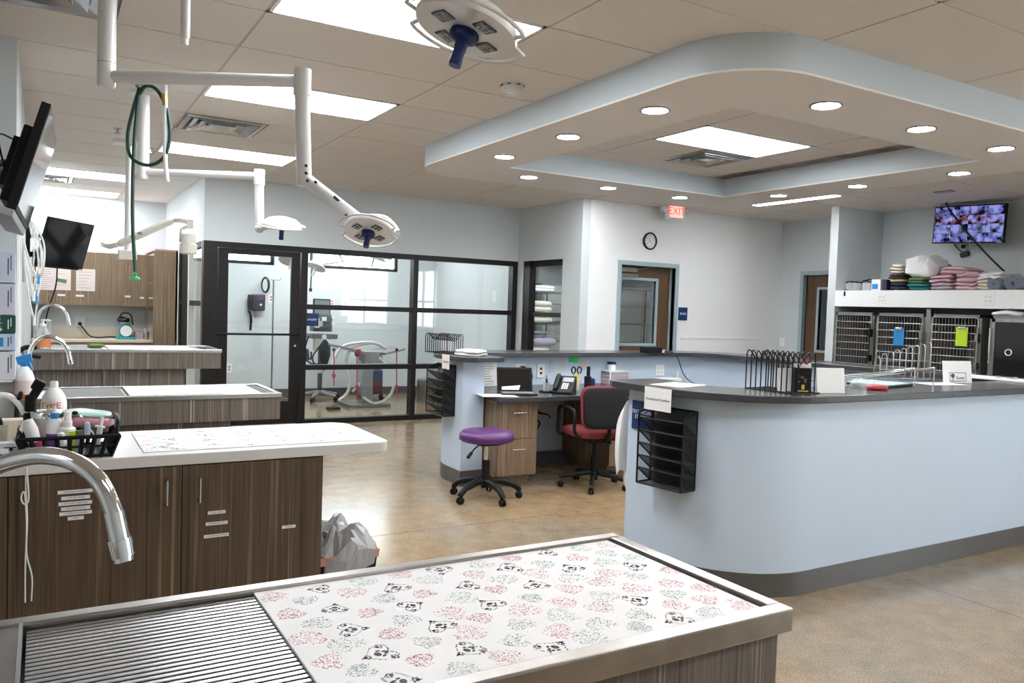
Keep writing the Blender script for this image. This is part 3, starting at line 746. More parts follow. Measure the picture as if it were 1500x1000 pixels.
# lamp over the first table, close to the camera
L1 = thing('surgical_light', 'large close surgical lamp head with four LED windows and long blue grip', 'surgical light', (.2, 2.1, 2.85), group='ceiling mounted surgical lights')
C1 = atD(683, 42, 1.74); n1 = UPV*.95+RIGHT*.25+AWAY*.12
p0 = Vector((.30, 2.05, 2.42))
obj('ceiling_pole', MB().cyl((p0.x, p0.y, 2.38), (p0.x, p0.y, ZC), .036, seg=20), M['enamel'], L1, smooth=True)
obj('horizontal_arm', MB().tube([p0, (.62, 1.86, 2.42)], .028, 14), M['enamel'], L1, smooth=True)
obj('spring_arm', MB().tube([(.62, 1.86, 2.42), (.66, 1.74, 2.24)], .028, 14), M['enamel'], L1, smooth=True)
obj('yoke', MB().tube(spline([(.66, 1.74, 2.24), atD(600, -8, 1.80), atD(640, -16, 1.77), C1+n1.normalized()*.05], 8), .012, 12), M['enamel'], L1, smooth=True)
lamp_head(L1, C1, n1, .116, RIGHT)

# dental x-ray arm hanging from the ceiling over the fourth table
XR = thing('dental_xray', 'white folding x-ray arm with cylindrical head hanging beside the wall cabinets', 'x-ray arm', (.655, 7.91, 2.85))
p = atD(189, 207, 7.1)
obj('ceiling_pole', MB().cyl((p.x, p.y, 1.87), (p.x, p.y, ZC), .028, seg=18), M['enamel'], XR, smooth=True)
obj('ceiling_plate', MB().box(p.x-.13, p.x+.09, p.y-.09, p.y+.09, ZC-.03, ZC), M['enamel'], XR, bevel=.005)
obj('arm_bracket', MB().box(p.x-.075, p.x+.075, p.y-.05, p.y+.05, 1.80, 1.885), M['enamel_y'], XR, bevel=.006)
A0, A1 = atD(172, 358, 7.0), atD(255, 322, 7.0)
obj('folding_arm', MB().tube([A0, A0+(A1-A0)*.06, A1-(A1-A0)*.06, A1], [.020, .036, .032, .020], 4), M['enamel_y'], XR, bevel=.004)
obj('end_arm', MB().tube([A1, atD(266, 322, 7.0), atD(277, 325, 7.0)], .022, 10).cbox(atD(278, 328, 7.0), .05, .05, .075), M['enamel_y'], XR, smooth=True)
obj('wrist', MB().tube([A0, atD(160, 361, 7.0), atD(152, 359, 7.0)], [.022, .024, .018], 10).cbox(atD(150, 358, 7.0), .03, .03, .045), M['enamel_y'], XR, smooth=True)
obj('yoke', MB().tube([atD(276, 331, 7.0), atD(266, 336, 7.0), atD(264, 354, 7.0)], .013, 10), M['enamel_y'], XR, smooth=True)
hc = atD(276, 360, 7.0)
obj('tube_head', MB().lathe([(0, .105), (.055, .103), (.060, .095), (.060, .02), (.072, .01), (.074, -.065), (.066, -.072), (0, -.072)], hc, 24), M['enamel_y'], XR, smooth=True)
for f, mm in ((.30, 'blue'), (.42, 'green_hose')): obj('name_sticker', MB().cbox(A0+(A1-A0)*f-CF*.029, .04, .002, .022, Matrix.Rotation(-.39, 3, 'Y') @ Matrix.Rotation(-yaw, 3, 'Z')), M[mm], XR)

# oxygen hose drops
G = thing('oxygen_hose', 'dark green oxygen hose with hanging loop and green end fitting', 'hose', atD(205, 119, 5.1))
h0 = atD(204, 119, 5.1)
obj('ceiling_outlet', MB().cyl(h0, h0-Vector((0,0,.04)), .028, .02), M['steel'], G)
obj('hose', MB().tube(spline([h0-Vector((0,0,.03)), atD(198, 190, 5.1), atD(195, 240, 5.1), atD(194, 300, 5.1), atD(195, 345, 5.1), atD(198, 398, 5.1)], 8), .011, 8), M['green_hose'], G, smooth=True)
obj('hose_loop', MB().tube(spline([h0-Vector((0,0,.05)), atD(195, 160, 5.1), atD(187, 200, 5.1), atD(192, 230, 5.1), atD(217, 242, 5.1), atD(240, 230, 5.1), atD(249, 200, 5.1), atD(244, 160, 5.1), atD(230, 132, 5.1), atD(214, 126, 5.1), atD(204, 138, 5.1)], 8), .011, 8), M['green_hose'], G, smooth=True)
e = atD(198, 400, 5.1)
obj('end_fitting', MB().cyl(e, e-Vector((0,0,.02)), .014, .012).lathe([(.012, -.02), (.030, -.03), (.030, -.042), (0, -.042)], e, 14), mat('green_fitting', (.03, .35, .10), .4), G, smooth=True)
T = thing('gas_drop_tube', 'white gas tube with brass connector hanging beside the green hose', 'hose', atD(241, 119, 5.1))
h0 = atD(241, 119, 5.1); h1 = atD(241, 138, 5.1); h2 = atD(242, 155, 5.1)
obj('drop_pipe', MB().cyl(h0, h1, .018), M['enamel'], T, smooth=True)
obj('connector', MB().cyl(h1, h2, .020, .017, 8), M['brass'], T)
obj('tube', MB().tube(spline([h2, atD(242, 200, 5.1), atD(242, 235, 5.1), atD(245, 266, 5.1)], 6), [.016]*7+[.014]*12, 10), M['hose_w'], T, smooth=True)
T = thing('drop_pipe', 'short white vertical pipe with capped end hanging from the ceiling, top left', 'pipe', atD(270, 0, 3.3))
pb = atD(271, 56, 3.3)
obj('pipe', MB().cyl(pb, (pb.x, pb.y, ZC), .019, seg=16), M['enamel'], T, smooth=True)
obj('end_cap', MB().cyl((pb.x, pb.y, pb.z-.028), pb, .014, seg=14), M['white_pl'], T, smooth=True)

# ------------------------------------------------------------------ screens
def screen_thing(name, lab, TL, TR, BL, thick, cat='television', bez=.012):
    TL, TR, BL = Vector(TL), Vector(TR), Vector(BL)
    w = TR-TL; u = (TL-BL); W_ = w.length; w = w/W_; u = (u-w*u.dot(w)); H_ = u.length; u.normalize(); n = w.cross(u)
    c = (TR+BL)/2
    F = Matrix(((w.x, u.x, n.x, c.x), (w.y, u.y, n.y, c.y), (w.z, u.z, n.z, c.z), (0,0,0,1)))
    t = thing(name, lab, cat, c-n*thick)
    obj('casing', MB(F).box(-W_/2, W_/2, -H_/2, H_/2, -thick*.45, 0), M['black_pl'], t, bevel=.003)
    obj('rear_cover', MB(F).box(-W_*.36, W_*.36, -H_*.42, H_*.30, -thick, -thick*.45), M['black_pl'], t, bevel=.006)
    return t, F, W_, H_, bez
t, F, w_, h_, bz = screen_thing('wall_television', 'large black television tilted down at far left, seen edge on', atD(75, 150, 3.5), atD(82, 207, 4.235), atD(24, 309, 3.5), .085)
obj('screen', MB(F).box(-w_/2+bz, w_/2-bz, -h_/2+bz*2, h_/2-bz, 0, .0015), M['screen'], t)
obj('sound_bar', MB(F).box(-w_*.5, w_*.48, -h_/2-.035, -h_/2, -.09, -.004), M['grey_pl'], t, bevel=.004)
obj('mount_arm', MB(F).box(-.10, .10, -.12, .12, -.13, -.085).cyl((0, 0, -.12), (.30, .02, -.22), .02).cyl((.30, .02, -.22), (.62, 0, -.17), .02), M['black_mt'], t)
obj('cable', MB(F).tube(spline([(-.2, -.1, -.085), (-.26, 0, -.14), (-.22, .08, -.17), (-.1, .1, -.13)], 6), .004, 6), M['black_pl'], t)
t, F, w_, h_, bz = screen_thing('monitor', 'black monitor tilted on a wall arm in front of the wood cabinets', atD(73, 317, 6.2), atD(140, 330, 6.82), atD(50, 390, 6.2), .035, 'monitor')
obj('screen', MB(F).box(-w_/2+bz, w_/2-bz, -h_/2+bz*1.5, h_/2-bz, 0, .0015), M['screen'], t)
obj('badge', MB(F).box(w_/2-.05, w_/2-.015, -h_/2+.004, -h_/2+.012, 0, .002), M['white_pl'], t)
wl = Vector((-.13, 0, 0))
m0 = F @ Vector((-.1, .05, -.05)); m1 = F @ Vector((-.1, -.10, -.05))
obj('wall_arm', MB().tube([m0, (-.10, m0.y+.05, m0.z-.01)], .018, 8).tube([m1, (-.10, m1.y+.05, m1.z-.01)], .022, 8).box(-.13, -.09, m1.y-.06, m1.y+.12, m1.z-.06, m0.z+.06), M['black_mt'], t)
cb_ = F @ Vector((0, -h_/2, -.02))
obj('power_cable', MB().tube(spline([cb_, cb_+Vector((-.01, .0, -.15)), cb_+Vector((-.06, 0, -.34)), cb_+Vector((-.10, 0, -.55))], 8), .006, 6), M['black_pl'], t)
t = tag(obj('alarm_plate', MB().box(-.13, -.10, 6.9, 7.15, 2.36, 2.62), M['red'], bevel=.004), 'small dark red plate on the wall behind the large television', 'wall plate')

# camera-feed television over the kennels
t, F, w_, h_, bz = screen_thing('surveillance_television', 'television showing a grid of blue camera views above the kennel shelf', atX(1367, 303, 8.92), atX(1472, 297.5, 8.92), atX(1368, 356.5, 8.92), .07)
feeds = []
def feed_mat(i):
    m = bpy.data.materials.new('camera_feed'); m.use_nodes = True; nt = m.node_tree; nt.nodes.clear(); N = nt.nodes.new
    g = N('ShaderNodeNewGeometry'); mp = N('ShaderNodeMapping'); mp.inputs['Location'].default_value = (i*3.1, i*1.7, i*.9)
    n = N('ShaderNodeTexNoise'); n.inputs['Scale'].default_value = 11; n.inputs['Detail'].default_value = 2
    r = N('ShaderNodeValToRGB'); e = r.color_ramp.elements; e[0].position = .40; e[0].color = (.004, .005, .015, 1); e[1].position = .60; e[1].color = (.26, .27, .62, 1)
    x = e.new(.47); x.color = [(.10, .11, .30, 1), (.18, .06, .08, 1), (.05, .10, .10, 1)][i % 3]; x = e.new(.53); x.color = (.13, .14, .42, 1)
    em = N('ShaderNodeEmission'); em.inputs[1].default_value = .55; o = N('ShaderNodeOutputMaterial'); L = nt.links.new
    L(g.outputs['Position'], mp.inputs[0]); L(mp.outputs[0], n.inputs['Vector']); L(n.outputs['Fac'], r.inputs[0]); L(r.outputs[0], em.inputs[0]); L(em.outputs[0], o.inputs[0]); return m
fm = [feed_mat(i) for i in range(6)]
scr = obj('screen', MB(F).box(-w_/2+bz, w_/2-bz, -h_/2+bz, h_/2-bz, 0, .0012), M['screen'], t)
sw, sh = (w_-2*bz)/4, (h_-2*bz)/4
for i in range(4):
    for j in range(4):
        x0 = -w_/2+bz+i*sw; y0 = -h_/2+bz+j*sh
        obj('camera_view', MB(F).box(x0+.002, x0+sw-.002, y0+.002, y0+sh-.002, .0012, .002), fm[(i*3+j*5) % 6], scr)
obj('wall_mount', MB(F).box(-.1, .1, -.1, .1, -.25, -.07), M['black_mt'], t)
lw = F @ Vector((w_/2-.05, -h_/2+.008, .002)); obj('badge', MB(F).box(w_/2-.07, w_/2-.02, -h_/2+.003, -h_/2+.010, 0, .002), M['white_pl'], t)
cc = thing('ceiling_cable', 'black cable from ceiling mount crossing the camera television down to shelf', 'cable', atZ(1383, 280, ZC))
q0 = atZ(1383, 280, ZC); 
obj('ceiling_mount', MB().box(q0.x-.05, q0.x+.05, q0.y-.09, q0.y+.09, ZC-.012, ZC), M['steel'], cc)
obj('cord', MB().tube(spline([q0, atX(1384, 290, 8.80), atX(1388, 302, 8.86), atX(1402, 322, 8.86), atX(1425, 350, 8.86), atX(1455, 382, 8.84), atX(1483, 407, 8.8), atX(1496, 412, 8.78), atX(1499, 420, 8.72), atX(1488, 424, 8.6), atX(1478, 417, 8.6), atX(1482, 408, 8.62), atX(1500, 409, 8.7)], 6), .010, 8), M['black_pl'], cc, smooth=True)
pg = thing('plug_adapter', 'black plug on a short cord and wall box under camera television', 'plug', atX(1412, 372, 9.1))
c0 = atX(1413, 372, 9.14)
obj('plug', MB().cbox(c0, .03, .10, .05, Matrix.Rotation(-.3, 3, 'X')), M['black_pl'], pg, bevel=.006)
obj('cord', MB().tube(spline([c0, atX(1403, 364, 9.14), atX(1398, 357, 9.15), atX(1398, 350, 9.15)], 5), .006, 6), M['black_pl'], pg)
c1 = atX(1412, 361, 9.15)
obj('wall_box', MB().cbox(c1, .02, .09, .08), M['white_pl'], pg); obj('socket', MB().cbox(c1-Vector((.012, 0, 0)), .006, .05, .045), M['ink'], pg)

# wall clock
ck = thing('wall_clock', 'round black rimmed wall clock with white dial above the brown door', 'clock', (6.717, 7.96, 2.3))
cc0 = atY(952, 353, 7.97)
obj('rim', MB().lathe([(.098, 0), (.108, .0), (.112, .02), (.102, .034), (.094, .026), (.093, .01)], (cc0.x, 7.98, cc0.z), 36, (0, -1, 0)), M['black_pl'], ck, smooth=True)
dl = obj('dial', MB().lathe([(0, .012), (.095, .012), (.095, .008), (0, .008)], (cc0.x, 7.98, cc0.z), 36, (0, -1, 0)), M['paper'], ck)
for h in range(1, 13):
    a = h*PI/6; text('numeral', str(h), .026, (cc0.x+.074*math.sin(a), 7.966, cc0.z+.074*math.cos(a)), (1,0,0), (0,0,1), M['ink'], dl)
for nm, a, l, w in (('hour_hand', math.radians(325), .045, .006), ('minute_hand', math.radians(240), .068, .004)):
    d = Vector((math.sin(a), 0, math.cos(a))); s = Vector((d.z, 0, -d.x))*w/2; o_ = Vector((cc0.x, 7.964, cc0.z))
    obj(nm, MB().quad(o_-d*.012-s, o_-d*.012+s, o_+d*l+s*.5, o_+d*l-s*.5), M['ink'], ck)
# room sign by the door
sg = thing('room_sign', 'small dark blue room sign reading RUNS beside the brown door', 'sign', (7.33, 7.97, 1.4))
s0 = atY(1000.5, 459.5, 7.97)
obj('plate', MB().cbox((s0.x, 7.974, s0.z), .155, .01, .17), M['bluesign'], sg, bevel=.002)
text('lettering', 'RUNS', .042, (s0.x, 7.968, s0.z), (1,0,0), (0,0,1), M['white_ink'], sg)
# switches and outlets on walls
def plate(name, lab, p, n, w, h, kind, cat='outlet', group=None):
    n = Vector(n); F = frame_at(p, n); t = thing(name, lab, cat, p, group=group)
    obj('cover_plate', MB(F).box(-w/2, w/2, -h/2, h/2, 0, .006), M['white_pl'], t, bevel=.0015)
    q_ = MB(F)
    if kind == 'switch': q_.box(-.012, .012, -.025, .025, .006, .010); obj('rocker', q_, M['enamel'], t)
    else:
        k = 2 if kind == 'quad' else 1
        for i in range(k):
            cx = (i-(k-1)/2)*.045
            for s in (-1, 1): q_.box(cx-.013, cx+.013, s*.021-.011, s*.021+.011, .006, .0075)
        fc = obj('receptacle', q_, M['red'] if kind == 'red' else (M['ink'] if kind == 'dark' else M['enamel']), t)
        sl_ = MB(F)
        for i in range(k):
            cx = (i-(k-1)/2)*.045
            for s in (-1, 1):
                for dx in (-.005, .005): sl_.box(cx+dx-.001, cx+dx+.001, s*.021-.004, s*.021+.006, .0075, .008)
        obj('slots', sl_, M['ink'], fc)
    return t
plate('light_switch', 'white light switch left of the second brown door frame', atX(1146, 501, 9.168), (-1,0,0), .085, .12, 'switch', 'switch')
plate('wall_outlet', 'white quad outlet on the kennel shelf front, nearer the end wall', atX(1292, 437.5, 8.308), (-1,0,0), .105, .115, 'quad')
plate('wall_outlet', 'white quad outlet on the kennel shelf front, under the rolled mats', atX(1448, 438, 8.308), (-1,0,0), .115, .13, 'quad')
# ================================================================== RECEPTION
from mathutils import noise as mnoise
def superq(mb, c, sx, sy, sz, e1=.35, e2=.35, seg=28, rings=10, wob=.0, wf=9, rz=0, tilt=0):
    "rounded cushion / folded cloth layer"
    def pw(v, e): return math.copysign(abs(v)**e, v)
    vs = []; fs = []; R = Matrix.Rotation(rz, 3, 'Z') @ Matrix.Rotation(tilt, 3, 'Y')
    for i in range(rings+1):
        t = -PI/2+PI*i/rings
        for k in range(seg):
            a = 2*PI*k/seg
            p = Vector((pw(math.cos(t), e1)*pw(math.cos(a), e2)*sx/2, pw(math.cos(t), e1)*pw(math.sin(a), e2)*sy/2, pw(math.sin(t), e1)*sz/2))
            if wob: p += mnoise.noise_vector((p+Vector(c))*wf)*wob
            vs.append(Vector(c)+R @ p)
    for i in range(rings):
        for k in range(seg): fs.append((i*seg+k, i*seg+(k+1) % seg, (i+1)*seg+(k+1) % seg, (i+1)*seg+k))
    fs.append(tuple(range(seg))[::-1]); fs.append(tuple(range(rings*seg, rings*seg+seg)))
    mb.add(vs, fs); return mb
def folded(name, label, c, sx, sy, h, layers, m, cat='towel', group=None, rz=0, wob=.008, seed=0, tilt=0):
    r = random.Random(seed*13+5); q = MB(); lh = h/layers
    for k in range(layers):
        superq(q, (c[0]+r.uniform(-.006, .006), c[1]+r.uniform(-.01, .01), c[2]+lh*(k+.5)), sx*r.uniform(.93, 1.0), sy*r.uniform(.92, 1.0), lh*1.12, .6, .32, 44, 12, wob=wob*1.3, wf=11, rz=rz+r.uniform(-.04, .04), tilt=tilt)
    return tag(obj(name, q, m, smooth=True), label, cat, group)

# ---- desk along the far half wall
DK = thing('reception_desk', 'built-in reception desk with charcoal top and zebra wood drawer pedestals', 'desk', (4.4, 6.0, 0))
obj('desk_top', MB().box(3.185, 5.9, 5.50, 6.418, .72, .76), M['counter'], DK, bevel=.004)
obj('modesty_panel', MB().box(3.50, 5.9, 6.36, 6.415, .13, .72), M['counter_wall'], DK)
def pedestal(x0, x1, y0, y1, nd):
    o = obj('pedestal', MB().box(x0, x1, y0+.02, y1, .09, .715).box(x0+.03, x1-.03, y0+.07, y1, 0, .09), M['woodL'], DK)
    hh = (.71-.10)/nd
    for k in range(nd):
        z0 = .10+k*hh
        obj('drawer_front', MB().box(x0+.002, x1-.002, y0, y0+.02, z0+.002, z0+hh-.002), M['woodL'], o, bevel=.0015)
        zc = z0+hh*.72; xc = (x0+x1)/2
        obj('handle', MB().tube([(xc-.06, y0, zc), (xc-.06, y0-.028, zc), (xc+.06, y0-.028, zc), (xc+.06, y0, zc)], .005, 8), M['steel_b'], o)
pedestal(3.20, 3.58, 5.60, 6.36, 2)
pedestal(4.36, 4.80, 5.62, 6.36, 3)
obj('desk_kick', MB().box(3.2, 5.9, 6.30, 6.36, 0, .13), M['base'], DK)
DZ = .76

# ---- swivel chair (local: faces +Y)
def caster_base(t, m, Rl, z0, n=5, arch=False, rot=0):
    for k in range(n):
        a = 2*PI*k/n+rot; d = Vector((math.cos(a), math.sin(a), 0)); s = Vector((-d.y, d.x, 0))
        if arch: pts = [d*.03+Vector((0,0,z0)), d*Rl*.35+Vector((0,0,z0+.005)), d*Rl*.75+Vector((0,0,z0-.02)), d*Rl*.97+Vector((0,0,z0-.055)), d*Rl+Vector((0,0,z0-.075))]; rs = [.026, .028, .024, .022, .018]
        else: pts = [d*.03+Vector((0,0,z0)), d*Rl*.5+Vector((0,0,z0-.015)), d*Rl*.96+Vector((0,0,z0-.035)), d*Rl+Vector((0,0,z0-.05))]; rs = [.022, .019, .015, .013]
        leg = obj('base_leg', MB().tube(spline(pts, 5), [rs[min(int(i/5), len(rs)-1)] for i in range(5*(len(pts)-1)+1)], 10), m, t, smooth=True)
        c = d*Rl; w = MB()
        for sg_ in (-1, 1):
            w.lathe([(0, -.009), (.020, -.009), (.026, -.005), (.026, .005), (.020, .009), (0, .009)], c+s*.014*sg_+Vector((0,0,.026)), 16, s)
        w.cbox(c+Vector((0,0,.042)), .03, .018, .03, Matrix.Rotation(a, 3, 'Z'))
        obj('caster', w, M['black_pl'], leg, smooth=True)
def make_chair(label):
    t = thing('office_chair', label, 'chair', group='maroon office chairs')
    caster_base(t, M['black_pl'], .285, .125, rot=.45)
    obj('gas_column', MB().cyl((0,0,.06), (0,0,.26), .030).cyl((0,0,.26), (0,0,.40), .018), M['black_mt'], t, smooth=True)
    obj('mechanism', MB().box(-.09, .09, -.13, .12, .39, .425).tube([(.09, -.02, .41), (.24, -.05, .405)], .007, 8).cyl((.05,-.14,.40), (.05,-.19,.40), .014), M['black_mt'], t)
    st = superq(MB(), (0, .02, .465), .47, .46, .085, .5, .42, 36, 12); obj('seat', st, M['maroon'], t, smooth=True)
    obj('seat_pan', superq(MB(), (0, .02, .432), .45, .44, .035, .4, .42, 32, 6), M['black_pl'], t, smooth=True)
    Mb = Matrix.Translation((0, -.235, .70)) @ Matrix.Rotation(math.radians(-10), 4, 'X')
    bk = superq(MB(Mb), (0, .022, 0), .47, .062, .36, .38, .6, 36, 16); obj('backrest', bk, M['maroon'], t, smooth=True)
    sh = superq(MB(Mb), (0, -.018, -.005), .455, .045, .335, .34, .5, 36, 16); obj('back_shell', sh, M['black_pl'], t, smooth=True)
    obj('back_stem', MB().tube(spline([(0, -.05, .42), (0, -.20, .42), (0, -.265, .50), (0, -.262, .62)], 6), .018, 8), M['black_mt'], t, smooth=True)
    for s in (-1, 1):
        x = s*.265
        obj('armrest', MB().tube(spline([(s*.20, .16, .432), (x, .17, .445), (x, .175, .56), (x, .16, .655), (x, .08, .672), (x, -.10, .670), (x, -.165, .64), (x, -.175, .50), (s*.20, -.16, .432)], 6), .015, 10), M['black_pl'], t, smooth=True)
    return t
ch = make_chair('maroon office chair with black back shell and arms at the reception desk')
place(ch, (4.02, 5.38, 0), math.radians(-12))
dup(ch, (5.28, 4.55, 0), math.radians(-65), 'maroon chair mostly hidden behind front counter, only its back top showing')

# ---- purple stool
stl = thing('rolling_stool', 'round purple vinyl stool on black five-star base beside the drawers', 'stool')
obj('seat', MB().lathe([(0, .535), (.15, .535), (.19, .528), (.212, .505), (.214, .48), (.205, .458), (.18, .447), (0, .447)], seg=44), M['purple'], stl, smooth=True)
obj('seat_seam', MB().lathe([(.2145, .470), (.2152, .467), (.2145, .464)], seg=44), M['purple'], stl)
obj('seat_plate', MB().box(-.085, .085, -.085, .085, .425, .447), M['black_mt'], stl)
obj('height_lever', MB().tube([(-.06, -.02, .435), (-.14, -.07, .41), (-.20, -.11, .375)], .006, 8).tube([(-.18, -.097, .385), (-.225, -.127, .358)], .013, 8), M['black_pl'], stl, smooth=True)
obj('gas_column', MB().cyl((0,0,.30), (0,0,.43), .016), M['chrome'], stl, smooth=True)
obj('column_sleeve', MB().lathe([(.034, .09), (.034, .17), (.030, .18), (.030, .29), (.026, .305), (0, .305)], seg=20), M['black_pl'], stl, smooth=True)
caster_base(stl, M['black_pl'], .27, .135, arch=True, rot=.95)
place(stl, (2.965, 5.36, 0), 0)

# ---- black mesh wall files (local: hangs on plane y=0, opens to +Y)
def mesh_file(label, loc, rz, W_=.33, H_=.42, Dp=.11):
    t = thing('wall_file', label, 'wall file', group='black mesh wall files'); w = .0055
    fr = MB()
    for x in (-W_/2, W_/2):
        fr.tube([(x, 0, 0), (x, 0, H_)], w, 6).tube([(x, Dp, 0), (x, Dp, H_-.03)], w, 6).tube([(x, 0, 0), (x, Dp, 0)], w, 6).tube([(x, 0, H_), (x, Dp, H_-.03)], w, 6)
    for z, y in ((0, 0), (0, Dp), (H_, 0)): fr.tube([(-W_/2, y, z), (W_/2, y, z)], w, 6)
    obj('frame', fr, M['black_mt'], t)
    obj('back_panel', MB().quad((-W_/2, .002, 0), (W_/2, .002, 0), (W_/2, .002, H_), (-W_/2, .002, H_)), M['mesh'], t)
    for x in (-W_/2, W_/2): obj('side_panel', MB().quad((x, 0, 0), (x, Dp, 0), (x, Dp, H_-.03), (x, 0, H_)), sheer('light_mesh', (.01,.01,.011), .35) if x < 0 and False else M['mesh_l'], t)
    obj('bottom_panel', MB().quad((-W_/2, 0, 0), (W_/2, 0, 0), (W_/2, Dp, 0), (-W_/2, Dp, 0)), M['mesh'], t)
    for k in range(5):
        z = .02+k*(H_-.10)/4.6
        pk = obj('pocket', MB().quad((-W_/2, .005, z-.015), (W_/2, .005, z-.015), (W_/2, Dp, z+.065), (-W_/2, Dp, z+.065)), M['mesh'], t)
        rl = MB().tube([(-W_/2, Dp, z+.065), (W_/2, Dp, z+.065)], .004, 6)
        for x in (-W_/2, W_/2): rl.tube([(x, .005, z-.015), (x, Dp, z+.065)], .004, 6)
        obj('rail', rl, M['black_mt'], pk)
    obj('screw', MB().cyl((W_/2-.03, 0, H_-.04), (W_/2-.03, .006, H_-.04), .008), M['steel'], t)
    return place(t, loc, rz)
M['mesh_l'] = sheer('open_black_mesh', (.01, .01, .011), .45, .5)
mesh_file('black mesh wall file on the half wall left of purple stool', (2.978, 6.12, .565), math.radians(90))
an = math.radians(189); cxy = (IX0+IR+IR*math.cos(an), IY0+IR+IR*math.sin(an))
mesh_file('black mesh wall file on curved counter front below the paper sign', (cxy[0]-.004, cxy[1]-.002, .540), math.radians(189-90), .31)
# navy technician sign
sg = thing('station_sign', 'navy blue sign reading TECHNICIAN STATION half behind the mesh file', 'sign', (2.97, 3.52, .9))
s0 = atX(941, 609, 2.972)
obj('plate', MB().cbox((2.975, s0.y, s0.z), .01, .185, .165), M['bluesign'], sg, bevel=.002)
text('lettering', 'TECHNICIAN\nSTATION', .030, (2.968, s0.y, s0.z+.005), (0,-1,0), (0,0,1), M['white_ink'], sg)
# paper sign taped over the counter edge
def sheet(name, lab, F, w, h, m, cat='paper', lines=None, th=.0006, group=None):
    t = thing(name, lab, cat, F.translation, group=group)
    obj('sheet', MB(F).box(-w/2, w/2, -h/2, h/2, 0, th), m, t)
    if lines: lines(t, F, w, h)
    return t
def ruled(n, m=None, frac=.8):
    def f(t, F, w, h):
        q = MB(F); r = random.Random(n)
        for k in range(n):
            y = h/2-h*(k+1)/(n+1); x0 = -w*frac/2; x1 = x0+w*frac*r.uniform(.5, 1)
            q.box(x0, x1, y-h*.012, y+h*.012, .0006, .001)
        obj('print', q, m or M['grey_pl'], t)
    return f
an = math.radians(185); nrm = (math.cos(an), math.sin(an), 0)
pc = Vector((IX0+IR+(IR+.094)*math.cos(an), IY0+IR+(IR+.094)*math.sin(an), 1.01))
F = frame_at(pc, nrm)
t = sheet('taped_sign', 'white paper sign reading Hospitalized Overflow taped over the front counter edge', F, .20, .125, M['paper'])
text('lettering', 'Hospitalized Overflow', .0195, F @ Vector((0, -.002, .001)), F.to_3x3() @ Vector((1,0,0)), (0,0,1), M['ink'], t)
F2 = frame_at(Vector((3.13, 3.42, 1.0745)), (0,0,1), (-.3, 1, 0))
sheet('counter_paper', 'blank white sheet lying on the front counter above the taped sign', F2, .28, .21, M['paper'])
pc = atX(653, 528, 2.884); F = frame_at((2.884, pc.y, 1.02), (-1,0,0))
t = sheet('taped_sign', 'small white paper sign taped over the counter edge under wire rack', F, .14, .12, M['paper_p'])
text('lettering', 'Hospitalized', .020, F @ Vector((0, 0, .001)), F.to_3x3() @ Vector((1,0,0)), (0,0,1), M['ink'], t)

# ---- wire file racks (local: long axis Y, base z=0)
def wire_rack(label, loc, rz, n=11, L_=.34, W_=.17, Hh=.20, m=None, name='file_rack'):
    m = m or M['black_mt']; t = thing(name, label, 'file rack'); r = .0038
    b = MB().tube([(-W_/2, -L_/2, r), (W_/2, -L_/2, r), (W_/2, L_/2, r), (-W_/2, L_/2, r)], r, 6, closed=True)
    for k in range(4): x = -W_/2+W_*(k+.5)/4; b.tube([(x, -L_/2, r), (x, L_/2, r)], r*.8, 6)
    obj('base_frame', b, m, t)
    for k in range(n):
        y = -L_/2+L_*k/(n-1); dy = L_/(n-1)
        pts = [(-W_/2, y, 0), (-W_/2, y, Hh-.02)]+[tuple(p) for p in spline([(-W_/2, y, Hh-.02), (-W_/2+.012, y+.1*dy, Hh), (-W_/2+.035, y+.3*dy, Hh-.005), (0, y+.55*dy, Hh-.055), (W_/2-.035, y+.75*dy, Hh-.005), (W_/2-.012, y+.9*dy, Hh), (W_/2, y+dy, Hh-.02)], 4)]+[(W_/2, y+dy, 0)]
        if k == n-1: pts = [(p[0], y, p[2]) for p in pts]
        obj('divider_wire', MB().tube(pts, r, 6), m, t)
    return place(t, loc, rz)
wire_rack('black wavy wire file rack on the front counter corner', (3.50, 3.00, 1.074), math.radians(3), 11, .34, .19, .215)
wire_rack('black wavy wire file rack on the far counter beside the white folded cloth', (3.02, 6.26, 1.074), math.radians(8), 11, .33, .19, .165)
folded('folded_cloth', 'folded white cloth on the rounded end of the far counter', (3.10, 5.92, 1.074), .22, .26, .05, 2, M['linen'], 'cloth', seed=3)
F = frame_at(Vector((3.10, 6.39, 1.16)), (-.35, -1, 0)); sheet('filed_sheet', 'white sheet standing in the far wire rack', F, .10, .15, M['paper'])

# ---- things on the front counter
CT = 1.0745
bx = thing('card_holder', 'black holder with colourful printed front and white cards, beside wire rack', 'holder', (3.85, 3.05, CT))
pb = atZ(1187, 577, CT); cx, cy = pb.x, pb.y+.05
F = frame_at((cx, cy, CT), AWAY*-1)
obj('holder_box', MB(F).box(-.045, .045, 0, .135, -.07, 0), M['black_pl'], bx, bevel=.003)
pr = MB(F)
obj('front_print', MB(F).box(-.015, .003, .078, .092, 0, .001).box(-.028, -.016, .056, .066, 0, .001), mat('red_print', (.22, .05, .05), .5), bx)
obj('front_print_green', MB(F).box(.004, .018, .056, .078, 0, .0012).box(-.034, -.024, .082, .098, 0, .001), mat('green_print', (.05, .12, .05), .5), bx)
obj('front_print_gold', MB(F).box(-.03, .03, .008, .014, 0, .0012).box(-.008, .008, .02, .045, 0, .001), mat('gold_print', (.55, .42, .08), .5), bx)
cd = MB(F)
for k in range(4): cd.box(-.04+k*.004, .045, .05, .155+.006*(k % 2), -.06+k*.014, -.057+k*.014)
obj('cards', cd, M['paper'], bx)
